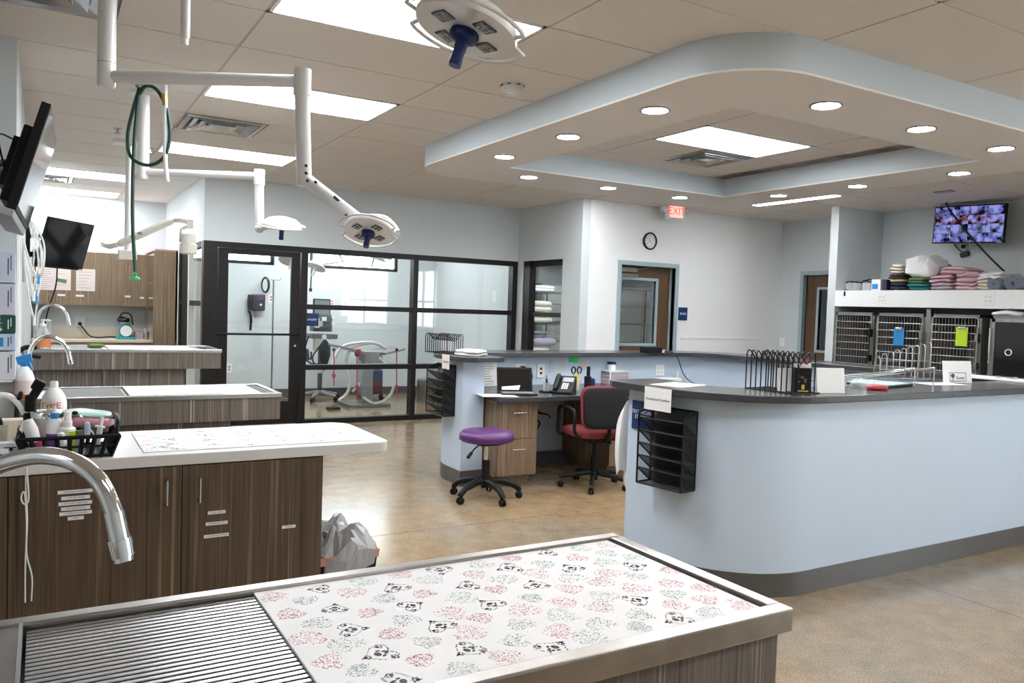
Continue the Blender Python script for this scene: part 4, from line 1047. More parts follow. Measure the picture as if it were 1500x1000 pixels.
pn = MB(F).tube([(-.03, .10, -.02), (-.005, .185, -.01), (.012, .205, -.005)], .003, 6).tube([(.01, .1, -.04), (.035, .19, -.03)], .003, 6)
obj('pens', pn, M['red'], bx)
def panel_on(name, lab, px0, px1, pyb, h, m, cat, z=CT, lean=.12, th=.008):
    a, b = atZ(px0, pyb, z), atZ(px1, pyb, z); c = (a+b)/2; w = (b-a).length
    n = Vector((-(b-a).y, (b-a).x, 0)).normalized()
    if n.dot(AWAY) > 0: n = -n
    nn = (n+UPV*lean).normalized(); F = frame_at(c+UPV*0, nn)
    return tag(obj(name, MB(F).box(-w/2, w/2, 0, h, -th, 0), m, bevel=.002), lab, cat), F, w
panel_on('display_board', 'white upright board on the front counter right of the black holder', 1197, 1238, 576, .138, M['white_pl'], 'board')
panel_on('display_board', 'white upright board behind the black wire rack', 1140, 1168, 574, .13, M['white_pl'], 'board')
tb = thing('teal_clipboard', 'teal and black clipboard lying flat on the front counter', 'clipboard', atZ(1290, 566, CT))
a0 = atZ(1290, 564, CT); F = frame_at((a0.x, a0.y, CT), (0,0,1), (-.2, 1, 0))
obj('board', MB(F).box(-.19, .16, -.13, .13, 0, .014), M['black_pl'], tb, bevel=.003); obj('cover', MB(F).box(-.185, .13, -.12, .125, .014, .020), mat('pale_teal', (.45, .68, .66), .4), tb)
rd = tag(obj('red_pouch', superq(MB(), atZ(1285, 571, CT)+Vector((0,0,.014)), .13, .06, .03, .6, .6, rz=-.3), M['red'], smooth=True), 'small red pouch in front of the teal clipboard', 'pouch')
q = superq(MB(), atZ(1262, 568, CT)+Vector((0,0,.025)), .15, .11, .055, .9, .9, wob=.016, wf=22); tag(obj('clear_bag', q, M['clear_pl'], smooth=True), 'crumpled clear plastic bag left of the teal clipboard', 'bag')
# stepped chrome wire organiser
wo = thing('wire_organizer', 'stepped chrome wire organizer on front counter before the kennels', 'organizer', atZ(1340, 565, CT))
o0 = atZ(1288, 556, CT); o1 = atZ(1362, 556, CT); ax_ = (o1-o0); ax_.z = 0; dpt = Vector((-ax_.y, ax_.x, 0)).normalized()
if dpt.dot(AWAY) < 0: dpt = -dpt
o0.z = o1.z = CT; NW = 9
for k in range(NW):
    f = k/(NW-1); b0 = o0+ax_*f; hgt = .155+.10*f**.8
    pts = [b0, b0+UPV*(hgt-.02), b0+UPV*hgt+dpt*.015+ax_*.02, b0+UPV*(hgt+.002)+dpt*.05+ax_*.06, b0+UPV*(hgt-.025)+dpt*.09+ax_*.10, b0+dpt*.10+ax_*.10]
    obj('divider_wire', MB().tube([pts[0]]+spline(pts[1:], 4), .0024, 6), M['wire'], wo, smooth=True)
bb = MB()
for hh in (.004, .07, .13): bb.tube([o0+UPV*hh, o1+UPV*hh], .003, 6)
bb.tube([o0+dpt*.1, o1+dpt*.1], .003, 6)
obj('base_rail', bb, M['wire'], wo)
for px, pyt, pyb in ((1339, 538, 568), (1367, 537, 567)):
    f0 = atZ(px, pyb, CT); tt = (pyb-pyt)/FPX*(f0-EYE).dot(CF)
    bk = f0+dpt*.42-ax_.normalized()*.42
    obj('step_leg', MB().tube([f0, f0+UPV*tt, f0+UPV*tt*.95+dpt*.01, bk+UPV*.012], .0042, 8).tube([f0+UPV*tt*.86, bk+UPV*.0+dpt*.0+UPV*.004], .0035, 6), M['chrome'], wo, smooth=True)
s_, F, w = panel_on('name_card', 'white standing card with small blue tree logo on the front counter', 1382, 1424, 561, .15, M['paper'], 'sign', th=.004)
ns = s_
fr = MB(F).box(-.07, .075, .012, .016, 0, .001).box(-.07, .075, .068, .072, 0, .001).box(-.07, -.067, .012, .072, 0, .001).box(.072, .075, .012, .072, 0, .001)
obj('border_print', fr, M['bluesign'], ns)
tr = MB(F).box(-.045, -.041, .014, .045, 0, .0012)
for a in range(6): d = math.radians(a*60); tr.disc(F.inverted() @ F @ Vector((-.043+.011*math.cos(d), .05+.008*math.sin(d), .0012)), .008, (0,0,1), 8)
obj('tree_print', tr, M['bluesign'], ns)
text('lettering', 'Guest', .03, F @ Vector((.022, .036, .001)), F.to_3x3() @ Vector((1,0,0)), F.to_3x3() @ Vector((0,1,0)), M['ink'], ns)
kb = thing('keyboard_tray', 'long white tray with small clips at the right end of the counter', 'tray', atZ(1475, 556, CT))
a = atZ(1425, 553, CT); b = atZ(1498, 560, CT); c = (a+b)/2; F = frame_at((c.x, c.y+.03, CT), (0,0,1), Vector((-(b-a).y, (b-a).x, 0)))
obj('tray', MB(F).box(-.25, .28, -.06, .10, 0, .018), M['white_pl'], kb, bevel=.004)
for cb3 in ((.02, .05, 0, .02, .018, .03), (.09, .13, .02, .03, .018, .028), (.15, .16, -.02, .03, .018, .032)): obj('clip', MB(F).box(*cb3), M['steel'], kb)
F2 = frame_at(atZ(1375, 562, CT)+Vector((0, 0, .0005)), (0,0,1), (.2, 1, 0)); sheet('counter_paper', 'white sheet lying under the chrome wire organizer', F2, .30, .18, M['paper'])

# ---- lab coat hanging on the end of the front half wall
q = MB(); c = atD(913, 628, 4.78); n = 22; prof = [(.945, .02), (.92, .045), (.86, .075), (.78, .085), (.68, .088), (.60, .085), (.52, .075)]
vs = []; fs = []
for i, (z, rr) in enumerate(prof):
    for k in range(n):
        a = 2*PI*k/n; r_ = rr*(1+.12*math.sin(5*a+i*.4)); vs.append((c.x+.05+r_*1.15*math.cos(a), c.y+r_*.45*math.sin(a), z-.02*math.sin(3*a)))
for i in range(len(prof)-1):
    for k in range(n): fs.append((i*n+k, i*n+(k+1) % n, (i+1)*n+(k+1) % n, (i+1)*n+k))
fs.append(tuple(range(n)))
q.add(vs, fs); coat = thing('lab_coat', 'white lab coat hanging on the end of the front half wall', 'coat', (c.x, c.y, .5))
obj('garment', q, M['linen'], coat, smooth=True, sub=1); obj('hook', MB().tube([(c.x+.05, c.y-.06, .955), (c.x+.05, c.y, .95), (c.x+.05, c.y+.02, .965)], .006, 8), M['steel_b'], coat)
sv = obj('sleeve', superq(MB(), (c.x+.06, c.y-.02, .50), .10, .07, .20, .8, .8, wob=.01, wf=14), M['linen'], coat, smooth=True)

# ---- things on the desk
lp = thing('laptop', 'black tablet laptop with thick case open on the desk', 'laptop', atZ(765, 578, DZ))
base = atZ(763, 578, DZ); F = frame_at((base.x, base.y+.05, DZ), (0,0,1), (.35, 1, 0))
obj('keyboard', MB(F).box(-.15, .15, -.10, .10, 0, .012), M['black_pl'], lp, bevel=.003)
ky = MB(F)
for r_ in range(5):
    for k in range(11): ky.box(-.137+k*.025, -.116+k*.025, -.055+r_*.026, -.034+r_*.026, .012, .0145)
obj('keys', ky, M['grey_pl'], lp)
Fs = F @ Matrix.Translation((0, .11, .01)) @ Matrix.Rotation(math.radians(72), 4, 'X')
obj('lid', MB(Fs).box(-.155, .155, 0, .215, -.018, 0), M['black_pl'], lp, bevel=.008)
obj('screen', MB(Fs).box(-.138, .138, .018, .198, 0, .001), M['screen'], lp)
obj('stand_flap', MB(Fs).box(-.15, .15, .0, .11, -.03, -.02), M['black_pl'], lp)
obj('note_card', MB(Fs).quad((-.12, .012, .012), (.03, .012, .012), (.045, .055, .006), (-.12, .04, .006)), M['paper'], lp)
pcup = thing('pencil_cup', 'mesh pencil cup with pens in a black tray on the desk', 'pencil cup', atZ(800, 575, DZ))
b = atZ(800, 574, DZ)
obj('cup', MB().lathe([(.028, .002), (.030, .085), (.032, .085)], b, 16, caps=False), M['clear_pl'], pcup, smooth=True); obj('tray', MB().lathe([(.0, 0), (.06, 0), (.065, .012), (.055, .012), (0, .006)], b, 20), M['black_pl'], pcup)
r = random.Random(4)
for k in range(6): obj('pen', MB().tube([b+Vector((r.uniform(-.012, .012), r.uniform(-.012, .012), .01)), b+Vector((r.uniform(-.03, .03), r.uniform(-.025, .025), r.uniform(.11, .15)))], .0045, 6), [M['black_pl'], M['cream_lam'], M['blue'], M['black_pl'], M['brass'], M['grey_pl']][k], pcup)
ph = thing('desk_phone', 'black desk phone with display on the reception desk', 'phone', atZ(830, 577, DZ))
b = atZ(831, 577, DZ); F = frame_at((b.x, b.y+.05, DZ), (0,0,1), (.55, 1, 0)) @ Matrix.Rotation(math.radians(-20), 4, 'Z')
Ft = F @ Matrix.Rotation(math.radians(48), 4, 'X')
obj('body', MB(F).add([(-.09,-.09,0),(.09,-.09,0),(.09,.09,0),(-.09,.09,0),(-.09,-.09,.02),(.09,-.09,.02),(.09,.08,.15),(-.09,.08,.15)], [(3,2,1,0),(4,5,6,7),(0,1,5,4),(1,2,6,5),(2,3,7,6),(3,0,4,7)]), M['black_pl'], ph, bevel=.006)
sl_ = Matrix(F) @ Matrix.Translation((0, -.005, .087)) @ Matrix.Rotation(math.atan2(.13, .17), 4, 'X')
obj('handset', superq(MB(sl_), (-.062, 0, .016), .045, .20, .034, .5, .6), M['black_pl'], ph, smooth=True)
obj('display', MB(sl_).box(-.02, .075, .02, .075, .002, .004), M['grey_pl'], ph)
kk = MB(sl_)
for i in range(3):
    for j in range(4): kk.box(-.012+i*.02, .002+i*.02, -.072+j*.02, -.058+j*.02, .002, .005)
obj('keypad', kk, M['white_pl'], ph)
sc = thing('scissors_cup', 'clear cup holding yellow and black scissors beside the desk phone', 'pencil cup', atZ(849, 573, DZ))
b = atZ(849, 573, DZ)+Vector((0, .06, 0)); b.z = DZ
obj('cup', MB().lathe([(.036, .002), (.042, .10), (.043, .10)], b, 18, caps=False), M['clear_pl'], sc, smooth=True)
for s in (-1, 1):
    obj('scissor_handle', MB().tube([b+Vector((s*.032+.022*math.cos(a*PI/6), 0, .185+.03*math.sin(a*PI/6))) for a in range(12)], .006, 8, closed=True), M['black_pl'], sc, smooth=True)
    obj('scissor_grip', MB().tube([b+Vector((s*.028, 0, .155)), b+Vector((s*.012, 0, .03))], .011, 8), mat('yellow_grip', (.70, .55, .05), .5), sc)
st_ = thing('desk_stamp', 'black stamp and blue tape dispenser right of scissors cup', 'stapler', atZ(868, 573, DZ))
b = atZ(868, 571, DZ)+Vector((0, .08, 0)); b.z = DZ
obj('stamp', MB().cbox(b+Vector((0,0,.06)), .05, .05, .12).cbox(b+Vector((.005,0,.16)), .03, .025, .10), M['black_pl'], st_, bevel=.006)
obj('dispenser', superq(MB(), b+Vector((.06, .02, .05)), .06, .05, .10, .5, .5), M['blue'], st_, smooth=True)
org = thing('drawer_organizer', 'small white organizer with coloured drawers on the reception desk', 'organizer', atZ(905, 570, DZ))
b = atZ(903, 562, DZ)+Vector((0, .05, 0)); b.z = DZ; F = frame_at(b, (0,0,1), (0, 1, 0))
obj('case', MB(F).box(-.12, .12, -.10, .10, 0, .13), M['white_pl'], org, bevel=.003)
for k in range(3): obj('drawer', MB(F).box(-.11, .11, -.106, -.10, .008+k*.041, .044+k*.041), [M['pink_t'], M['mauve_t'], M['grey_pl']][k], org)
for k in range(3):
    obj('side_drawer', MB(F).box(-.124, -.12, -.09, .09, .008+k*.041, .044+k*.041), [M['pink_t'], M['mauve_t'], M['grey_t']][k], org)
jar = thing('wipes_jar', 'white jar with blue lid standing on the white drawer organizer', 'jar', b+Vector((0,0,.131)))
jb = b+Vector((-.03, 0, .131))
obj('jar_body', MB().lathe([(0, 0), (.042, 0), (.043, .06), (.040, .065), (0, .065)], jb, 22), M['white_pl'], jar, smooth=True); obj('lid', MB().lathe([(.044, .062), (.045, .085), (.04, .088), (0, .088)], jb, 22), M['blue'], jar, smooth=True)
tag(obj('white_box', MB().cbox(atZ(918, 575, DZ)+Vector((.02, .02, .03)), .10, .12, .06), M['white_pl'], bevel=.003), 'small white box beside the maroon chair on the desk', 'box')
F2 = frame_at(atZ(728, 579, DZ)+Vector((0,0,.001)), (0,0,1), (.2, 1, 0)); sheet('desk_paper', 'loose white sheet at the left end of the desk', F2, .30, .22, M['paper'])
# ---- on the inner face of the far half wall (y = 6.42) and above
IY = 6.416
def pin(name, lab, px, py, w, h, m, lines=None, tilt=0, y=IY):
    p = atY(px, py, y); F = frame_at((p.x, y, p.z), (0,-1,0)) @ Matrix.Rotation(tilt, 4, 'Z'); return sheet(name, lab, F, w, h, m, lines=lines)
pin('sticky_note', 'bright green note taped under the far counter edge', 840.5, 525, .105, .08, M['green'], ruled(3, mat('dark_green_ink', (.02, .3, .06), .6)), math.radians(-3), 6.41)
pin('wall_notice', 'pale printed list pinned to the half wall above the desk phone', 808, 536, .085, .13, mat('pale_blue_paper', (.55, .60, .66), .7), ruled(9))
pin('wall_notice', 'pale paper notice right of the green note above the desk', 857, 533, .11, .07, M['paper_p'], ruled(3))
pin('wall_notice', 'white printed notice between the pale list and the green note', 824, 534, .10, .10, mat('pale_grey_paper', (.58, .62, .66), .7), ruled(5))
pcx = atX(713, 552, 3.178); F = frame_at((3.184, 6.12, .90), (1, 0, 0)); 
F = frame_at(atY(717, 553, 6.41), (0,-1,0)); sheet('phone_list', 'long white printed list pinned at the left end of the desk wall', F, .15, .30, M['paper'], lines=ruled(12))
plate('wall_outlet', 'white outlet with plug above the open black laptop', atY(762, 541, IY), (0,-1,0), .12, .115, 'duplex')
plate('wall_outlet', 'white outlet with dark sockets left of the desk phone', atY(792, 543, IY), (0,-1,0), .085, .13, 'dark')
plate('wall_outlet', 'white quad outlet on the half wall behind the drawer organizer', atY(966, 542, IY), (0,-1,0), .12, .115, 'quad')
ca_ = thing('laptop_charger', 'black charger cord plugged in above the laptop', 'cable', atY(766, 538, IY))
p = atY(766, 538, IY-.02); obj('plug', MB().cbox(p, .035, .05, .03), M['black_pl'], ca_, bevel=.006)
obj('cord', MB().tube(spline([p, atY(775, 541, 6.37), atY(780, 550, 6.36), atY(778, 562, 6.3)], 6), .004, 6), M['black_pl'], ca_)
kc = thing('floor_cable', 'loose black cables drooping under the desk beside the drawers', 'cable', atY(790, 600, 5.9))
obj('cord', MB().tube(spline([atY(780, 592, 5.9), atY(790, 603, 5.9), atY(802, 607, 5.85), atY(806, 612, 5.8)], 6), .006, 6), M['black_pl'], kc)
obj('cord_tail', MB().tube(spline([atY(802, 607, 5.9), atY(786, 605, 5.9), atY(783, 613, 5.9), atY(790, 618, 5.9), atY(788, 626, 5.9), atY(780, 632, 5.9)], 6), .008, 6), M['black_pl'], kc)
fb = thing('router_box', 'flat black box with cable on the far counter before brown door', 'router', atZ(955, 515, CT))
b = atZ(953, 516.2, CT); F = frame_at((b.x, b.y, CT), (0,0,1), (0,1,0))
obj('casing', MB(F).box(-.09, .10, -.07, .07, 0, .06), M['black_pl'], fb, bevel=.008); obj('plug', MB(F).box(.11, .17, -.03, .02, 0, .025), M['white_pl'], fb)
obj('cord', MB().tube(spline([b+Vector((.15, -.02, .01)), atZ(985, 516, CT+.01), atY(993, 525, 6.30), atY(1000, 545, 6.30), atY(1008, 556, 6.28), atY(1016, 561, 6.1)], 6), .005, 6), M['black_pl'], fb)
rp = thing('router', 'white router with cables on the desk behind front counter', 'router', atZ(990, 560, DZ))
b = atY(978, 556, 6.30); obj('casing', MB().box(b.x-.16, b.x+.12, 6.22, 6.38, DZ, b.z+.02), M['white_pl'], rp, bevel=.004)
obj('aerial', MB().cyl((b.x+.16, 6.33, DZ), (b.x+.16, 6.33, b.z+.08), .012).cyl((b.x+.30, 6.33, DZ), (b.x+.30, 6.33, b.z+.06), .006), M['white_pl'], rp); obj('status_light', MB().cbox((b.x+.16, 6.30, b.z+.0), .03, .03, .02), M['red'], rp)
# ================================================================== TREATMENT TABLES (left half)
def heart_pt(t, s):
    x = 16*math.sin(t)**3; y = 13*math.cos(t)-5*math.cos(2*t)-2*math.cos(3*t)-math.cos(4*t)
    return x/17*s/2, (y+2)/17*s/2
def in_heart(x, y):      # unit heart, width about 2
    x *= 1.2; y = y*1.2+.12; a = x*x+y*y-1; return a*a*a-x*x*y*y*y < 0
def blob(q, x, y, z, r, a=0, e=1.0, n=6):
    c, s = math.cos(a), math.sin(a); p = []
    for k in range(n):
        u, v = r*math.cos(2*PI*k/n), r*e*math.sin(2*PI*k/n); p.append((x+u*c-v*s, y+u*s+v*c, z))
    q.add(p, [tuple(range(n))])
def paw(q, x, y, z, r, a):
    c, s = math.cos(a), math.sin(a)
    def at_(u, v): return x+u*c-v*s, y+u*s+v*c
    blob(q, *at_(0, -.25*r), z, .48*r, a, .75, 10)
    for u, v, b in ((-.62, .12, -.4), (-.24, .55, -.15), (.24, .55, .15), (.62, .12, .4)): blob(q, *at_(u*r, v*r), z, .17*r, a+b, 1.6, 8)
def heart_mat(name, label, x0, x1, y0, y1, z, th, seed, sx=.092, dy=.056, dots=165, group='white vinyl table mats with heart print'):
    t = thing(name, label, 'table mat', ((x0+x1)/2, (y0+y1)/2, z), group=group)
    obj('mat', MB().box(x0, x1, y0, y1, z, z+th), M['mat_white'], t, bevel=.0008, seg=1)
    Q = [MB(), MB(), MB()]; r = random.Random(seed); zz = z+th+.0004
    ny = int((y1-y0)/dy)+1; nx = int((x1-x0)/sx)+1
    for j in range(ny):
        for i in range(nx+1):
            cx = x0+.03+i*sx+(sx/2 if j % 2 else 0)+r.uniform(-.006, .006); cy = y0+.028+j*dy+r.uniform(-.006, .006)
            s = r.choice((.054, .060, .066, .072)); a = r.choice((0, 1, 2, 3))*PI/2+r.uniform(-.6, .6)
            if not (x0+s*.3 < cx < x1-s*.3 and y0+s*.3 < cy < y1-s*.3): continue
            k = (i*2+j+(j//2)) % 3 if r.random() < .75 else r.randrange(3)
            c, sn = math.cos(a), math.sin(a); q = Q[k]
            def put(u, v):
                X, Y_ = cx+(u*c-v*sn)*s/2, cy+(u*sn+v*c)*s/2
                return (X, Y_) if x0+.003 < X < x1-.003 and y0+.003 < Y_ < y1-.003 else None
            if k < 2:
                n = 0; tries = 0
                while n < dots and tries < dots*4:
                    tries += 1; u, v = r.uniform(-1, 1), r.uniform(-1, 1)
                    if not in_heart(u, v): continue
                    p = put(u, v); n += 1
                    if p: blob(q, p[0], p[1], zz, r.uniform(.0010, .0022)*(140/dots)**.5, r.uniform(0, 3), r.uniform(.4, 1), 5)
            else:
                p = put(0, .08)
                if p: paw(q, p[0], p[1], zz, s*.24, a)
                for u, v in ((-.68, .42), (.68, .42), (0, -.62)):
                    p = put(u, v)
                    if p: paw(q, p[0], p[1], zz, s*.14, a+r.uniform(-.5, .5))
                for m_ in range(int(dots*.6)):
                    tt = 2*PI*m_/(dots*.6); u, v = heart_pt(tt, 2.0); f = r.uniform(.84, 1.0); p = put(u*f, v*f)
                    if p: blob(q, p[0], p[1], zz, r.uniform(.0012, .0028)*(100/dots)**.5, tt, r.uniform(.35, .8), 5)
    for q, m, nm in zip(Q, ('print_pink', 'print_green', 'print_black'), ('pink_heart_print', 'sage_heart_print', 'paw_heart_print')):
        if q.v: o = obj(nm, q, M[m], t, fix=False); o['kind'] = 'stuff'
    return t
def steel_rim(q, x0, x1, y0, y1, z0, z1, w):
    q.box(x0, x1, y0, y0+w, z0, z1).box(x0, x1, y1-w, y1, z0, z1).box(x0, x0+w, y0+w, y1-w, z0, z1).box(x1-w, x1, y0+w, y1-w, z0, z1)

# ---- table 1 (wet table in the foreground)
T1 = thing('wet_table', 'foreground stainless wet table with ribbed grate and wood panelled base', 'exam table', (.3, 1.34, 0), group='peninsula treatment tables')
q = MB(); steel_rim(q, -.75, 1.292, 1.052, 1.635, .852, .9005, .036); q.box(-.75, -.025, 1.088, 1.6, .880, .8975)
rim = obj('steel_rim', q, M['steel'], T1, bevel=.004)
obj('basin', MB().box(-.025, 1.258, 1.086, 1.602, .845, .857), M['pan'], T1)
obj('lip', MB().box(-.031, -.025, 1.088, 1.6, .86, .903), M['steel_b'], T1)
gr = obj('grate', MB().box(-.02, .0, 1.092, 1.598, .868, .872).box(.36, .38, 1.092, 1.598, .868, .872).box(1.0, 1.02, 1.092, 1.598, .868, .872), M['steel_b'], T1)
nb = 31; src = None
for k in range(nb):
    y = 1.094+(1.596-1.094)*(k+.5)/nb
    if src is None:
        src = obj('grate_bar', MB().box(-.02, .52, y-.0050, y+.0050, .872, .889), M['steel_b'], gr, bevel=.001, seg=1); y00 = y
    else: instance(src, 'grate_bar', (0, y-y00, 0), gr)
obj('deck', MB().box(.52, 1.255, 1.092, 1.598, .868, .889), M['steel'], T1)
bd = MB().box(-.7, 1.272, 1.072, 1.615, .12, .852).box(-.7, 1.20, 1.13, 1.56, 0, .12)
obj('base_cabinet', bd, M['woodG'], T1)
heart_mat('table_mat', 'foreground white mat printed with pink, sage and black paw hearts', .366, 1.246, 1.092, 1.606, .8893, .005, 11)
def faucet(name, lab, pts, r, base, nz, m=None, R0=.026):
    t = thing(name, lab, 'faucet', base); m = m or M['chrome']
    P_ = spline(pts, 8); obj('spout', MB().tube(P_, r, 14), m, t, smooth=True)
    d = (Vector(pts[-1])-Vector(pts[-2])).normalized(); e = Vector(pts[-1])
    obj('nozzle', MB().cyl(e-d*nz*1.6, e, r*1.12, seg=16).cyl(e, e+d*nz, r*1.32, r*1.22, 16).cyl(e+d*nz, e+d*nz*1.25, r*1.05, seg=14), m, t, smooth=True)
    b = Vector(base); obj('base', MB().lathe([(R0*1.2, 0), (R0*1.2, .008), (R0, .014), (R0*.8, .06), (r, .08)], b, 18).tube([b+Vector((0, .0, .045)), b+Vector((.03, .05, .075))], .007, 8), m, t, smooth=True)
    return t
fz = [Vector((-.24, 1.40, .96)), Vector((-.24, 1.40, 1.10)), Vector((-.21, 1.385, 1.185)), atD(-60, 712, 1.16), atD(0, 681, 1.12), atD(60, 667, 1.10), atD(112, 678, 1.09), atD(146, 706, 1.09), atD(167, 752, 1.09), atD(175, 790, 1.09)]
faucet('gooseneck_faucet', 'big chrome gooseneck faucet arching in the left foreground', fz, .0122, (-.24, 1.40, .8975), .024)

# ---- table 2: white laminate top on dark cabinets
T2 = thing('treatment_table', 'white topped treatment table with dark zebra wood cabinet doors', 'exam table', (.3, 3.43, 0), group='peninsula treatment tables')
tp = [(-.95, 3.13)]+arc((1.27-.05, 3.13+.05), .05, 270, 360, 6)+arc((1.27-.10, 3.735-.10), .10, 0, 90, 6)+[(-.95, 3.735)]
obj('worktop', MB().prism(tp, .858, .900), M['white_lam'], T2, bevel=.003)
FY = 3.138
obj('carcass', MB().box(-.93, .985, FY+.022, 3.70, .10, .857).box(-.93, .93, FY+.08, 3.66, 0, .10), M['woodD'], T2)
xs = [-.93, atY(11, 800, FY).x, atY(266, 770, FY).x, .985]
for i in range(3):
    d = obj('cabinet_door', MB().box(xs[i]+.0015, xs[i+1]-.0015, FY, FY+.02, .104, .853), M['woodD'], T2, bevel=.001, seg=1)
    if i:
        hx = atY(243 if i == 1 else 291, 718, FY).x; z1, z0 = atY(243, 700, FY).z, atY(243, 740, FY).z
        obj('handle', MB().tube([(hx, FY, z1-.006), (hx, FY-.028, z1-.006), (hx, FY-.028, z0+.006), (hx, FY, z0+.006)], .0048, 8), M['steel'], d, smooth=True)
def sticker(px, py, w, h, body, lab):
    p = atY(px, py, FY-.0004); F = frame_at(p, (0,-1,0)); t = thing('label_sticker', lab, 'label', p, group='printed strip labels on the cabinet')
    obj('strip', MB(F).box(-w/2, w/2, -h/2, h/2, 0, .0004), M['paper'], t)
    text('lettering', body, h*.62, F @ Vector((0, 0, .0006)), (1,0,0), (0,0,1), M['ink'], t, depth=.0001)
for k, (px, py, w, s) in enumerate([(110.5, 719.5, .108, 'BANDAGE MATERIAL'), (111, 728.5, .088, '2"-4" VET WRAP'), (110.5, 736.5, .103, '2"-4" CAST PADDING'), (111, 744, .090, '2"-4" ELASTIKON'), (111, 751, .100, '4" STRETCH GAUZE'), (111, 758.5, .050, 'TAPE')]):
    sticker(px, py, w, .0125, s, ['topmost', 'second', 'third', 'fourth', 'fifth', 'short lowest'][k]+' white label strip on the left cabinet door')
for k, (px, py, w, s) in enumerate([(317.5, 750, .064, 'FLUID LINES'), (317.5, 766, .080, 'EXTENSION SETS'), (317, 784, .090, 'IV CATHETER SUPPLIES')]):
    sticker(px, py, w, .0125, s, ['top', 'middle', 'bottom'][k]+' white label strip of three on right cabinet door')
sticker(423, 771, .054, .012, 'SHARPS', 'single white label strip near right edge of cabinet')
cw = thing('charging_cable', 'thin white cable with loop hanging down the left cabinet door', 'cable', atY(38, 690, FY))
yy = FY-.012
obj('cord', MB().tube(spline([atY(38, 684, 3.12), atY(38, 720, yy), atY(40, 760, yy), atY(39, 810, yy), atY(47, 845, yy), atY(46, 880, yy)], 6), .0028, 6), M['white_pl'], cw)
obj('cord_loop', MB().tube(spline([atY(39, 684, 3.12), atY(42, 730, yy-.003), atY(35, 738, yy-.003), atY(31, 728, yy-.003), atY(36, 722, yy-.003), atY(39, 770, yy-.003), atY(37, 830, yy), atY(37, 882, yy)], 6), .0028, 6), M['white_pl'], cw)
heart_mat('table_mat', 'white heart printed mat on the white topped second table', .325, 1.165, 3.19, 3.655, .9002, .004, 21, dots=70)

# waste bin with liner
wb = thing('waste_bin', 'terracotta rimmed dark bin with crumpled clear liner beside the cabinet', 'waste bin', (1.08, 3.45, 0))
c = Vector((1.115, 3.42, 0)); R45 = Matrix.Rotation(math.radians(8), 3, 'Z')
def ringbox(z, w, d): return [c+R45 @ Vector((x*w/2, y*d/2, z)) for x, y in ((-1,-1),(1,-1),(1,1),(-1,1))]
bn = MB(); v = ringbox(.0, .20, .30)+ringbox(.38, .26, .37); bn.add(v, [(3,2,1,0)]+[(i, (i+1) % 4, 4+(i+1) % 4, 4+i) for i in range(4)])
obj('bin_body', bn, M['black_pl'], wb, solid=.004)
rm = MB(); v = ringbox(.375, .268, .378)+ringbox(.41, .275, .385); rm.add(v, [(i, (i+1) % 4, 4+(i+1) % 4, 4+i) for i in range(4)]); obj('bin_rim', rm, M['bin'], wb, solid=.006)
ln = MB(); n = 36; vs = []; fs = []; r = random.Random(3)
lev = [(.315, 1.03), (.36, 1.06), (.405, 1.09), (.435, 1.04), (.47, .80), (.485, .55), (.46, .30)]
for i, (z, s) in enumerate(lev):
    for k in range(n):
        a = 2*PI*k/n; ca_, sa_ = math.cos(a), math.sin(a); m_ = max(abs(ca_), abs(sa_))**.8
        p = Vector((ca_/m_*.138*s, sa_/m_*.192*s, z+.022*math.sin(5*a+i)+.014*r.uniform(-1, 1)))
        p *= 1+.02*r.uniform(-1, 1); vs.append(c+R45 @ p)
for i in range(len(lev)-1):
    for k in range(n): fs.append((i*n+k, i*n+(k+1) % n, (i+1)*n+(k+1) % n, (i+1)*n+k))
fs.append(tuple(range((len(lev)-1)*n, len(lev)*n))); ln.add(vs, fs); obj('bin_liner', ln, M['bag_pl'], wb)

# ---- tables 3 and 4: steel rim trays on overhanging wood boxes
def tray_table(label, x0, x1, y0, y1, zt, fas, xb, doors):
    t = thing('wet_table', label, 'exam table', ((x0+x1)/2, (y0+y1)/2, 0), group='peninsula treatment tables')
    q = MB(); steel_rim(q, x0, x1, y0, y1, zt-.028, zt, .035); obj('steel_rim', q, M['steel_b'], t, bevel=.003)
    obj('fascia_box', MB().box(x0+.01, x1-.008, y0+.008, y1-.008, zt-fas, zt-.028), M['woodG'], t)
    obj('tray_floor', MB().box(x0+.035, x1-.035, y0+.035, y1-.035, zt-.030, zt-.014), M['steel'], t)
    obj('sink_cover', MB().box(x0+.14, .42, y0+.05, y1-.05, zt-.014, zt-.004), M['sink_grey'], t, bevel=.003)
    obj('end_slot', MB().box(x1-.115, x1-.05, y0+.08, y1-.06, zt-.014, zt-.008), M['black_pl'], t)
    obj('kick', MB().box(x0, xb-.05, y0+.14, y1-.10, 0, .10), M['base'], t)
    o = obj('base_cabinet', MB().box(x0, xb, y0+.085, y1-.06, .10, zt-fas), M['woodG'], t)
    for a, b in doors:
        d = obj('cabinet_door', MB().box(a, b, y0+.067, y0+.085, .11, zt-fas-.006), M['woodG'], o, bevel=.001, seg=1)
        if b < .9 or True:
            hx = b-.04 if doors.index((a, b)) % 2 == 0 else a+.04
            obj('handle', MB().tube([(hx, y0+.067, zt-fas-.05), (hx, y0+.04, zt-fas-.05), (hx, y0+.04, zt-fas-.17), (hx, y0+.067, zt-fas-.17)], .005, 6), M['steel'], d)
    return t
tray_table('third table with stainless rim on overhanging grey zebra wood box', -.115, 1.302, 5.03, 5.64, .90, .165, 1.01, ((-.11, .45), (.45, 1.005)))
tray_table('farthest taller table with stainless rim before the back counter', -.115, 1.312, 7.04, 7.66, 1.05, .16, 1.03, ((-.11, .46), (.46, 1.025)))
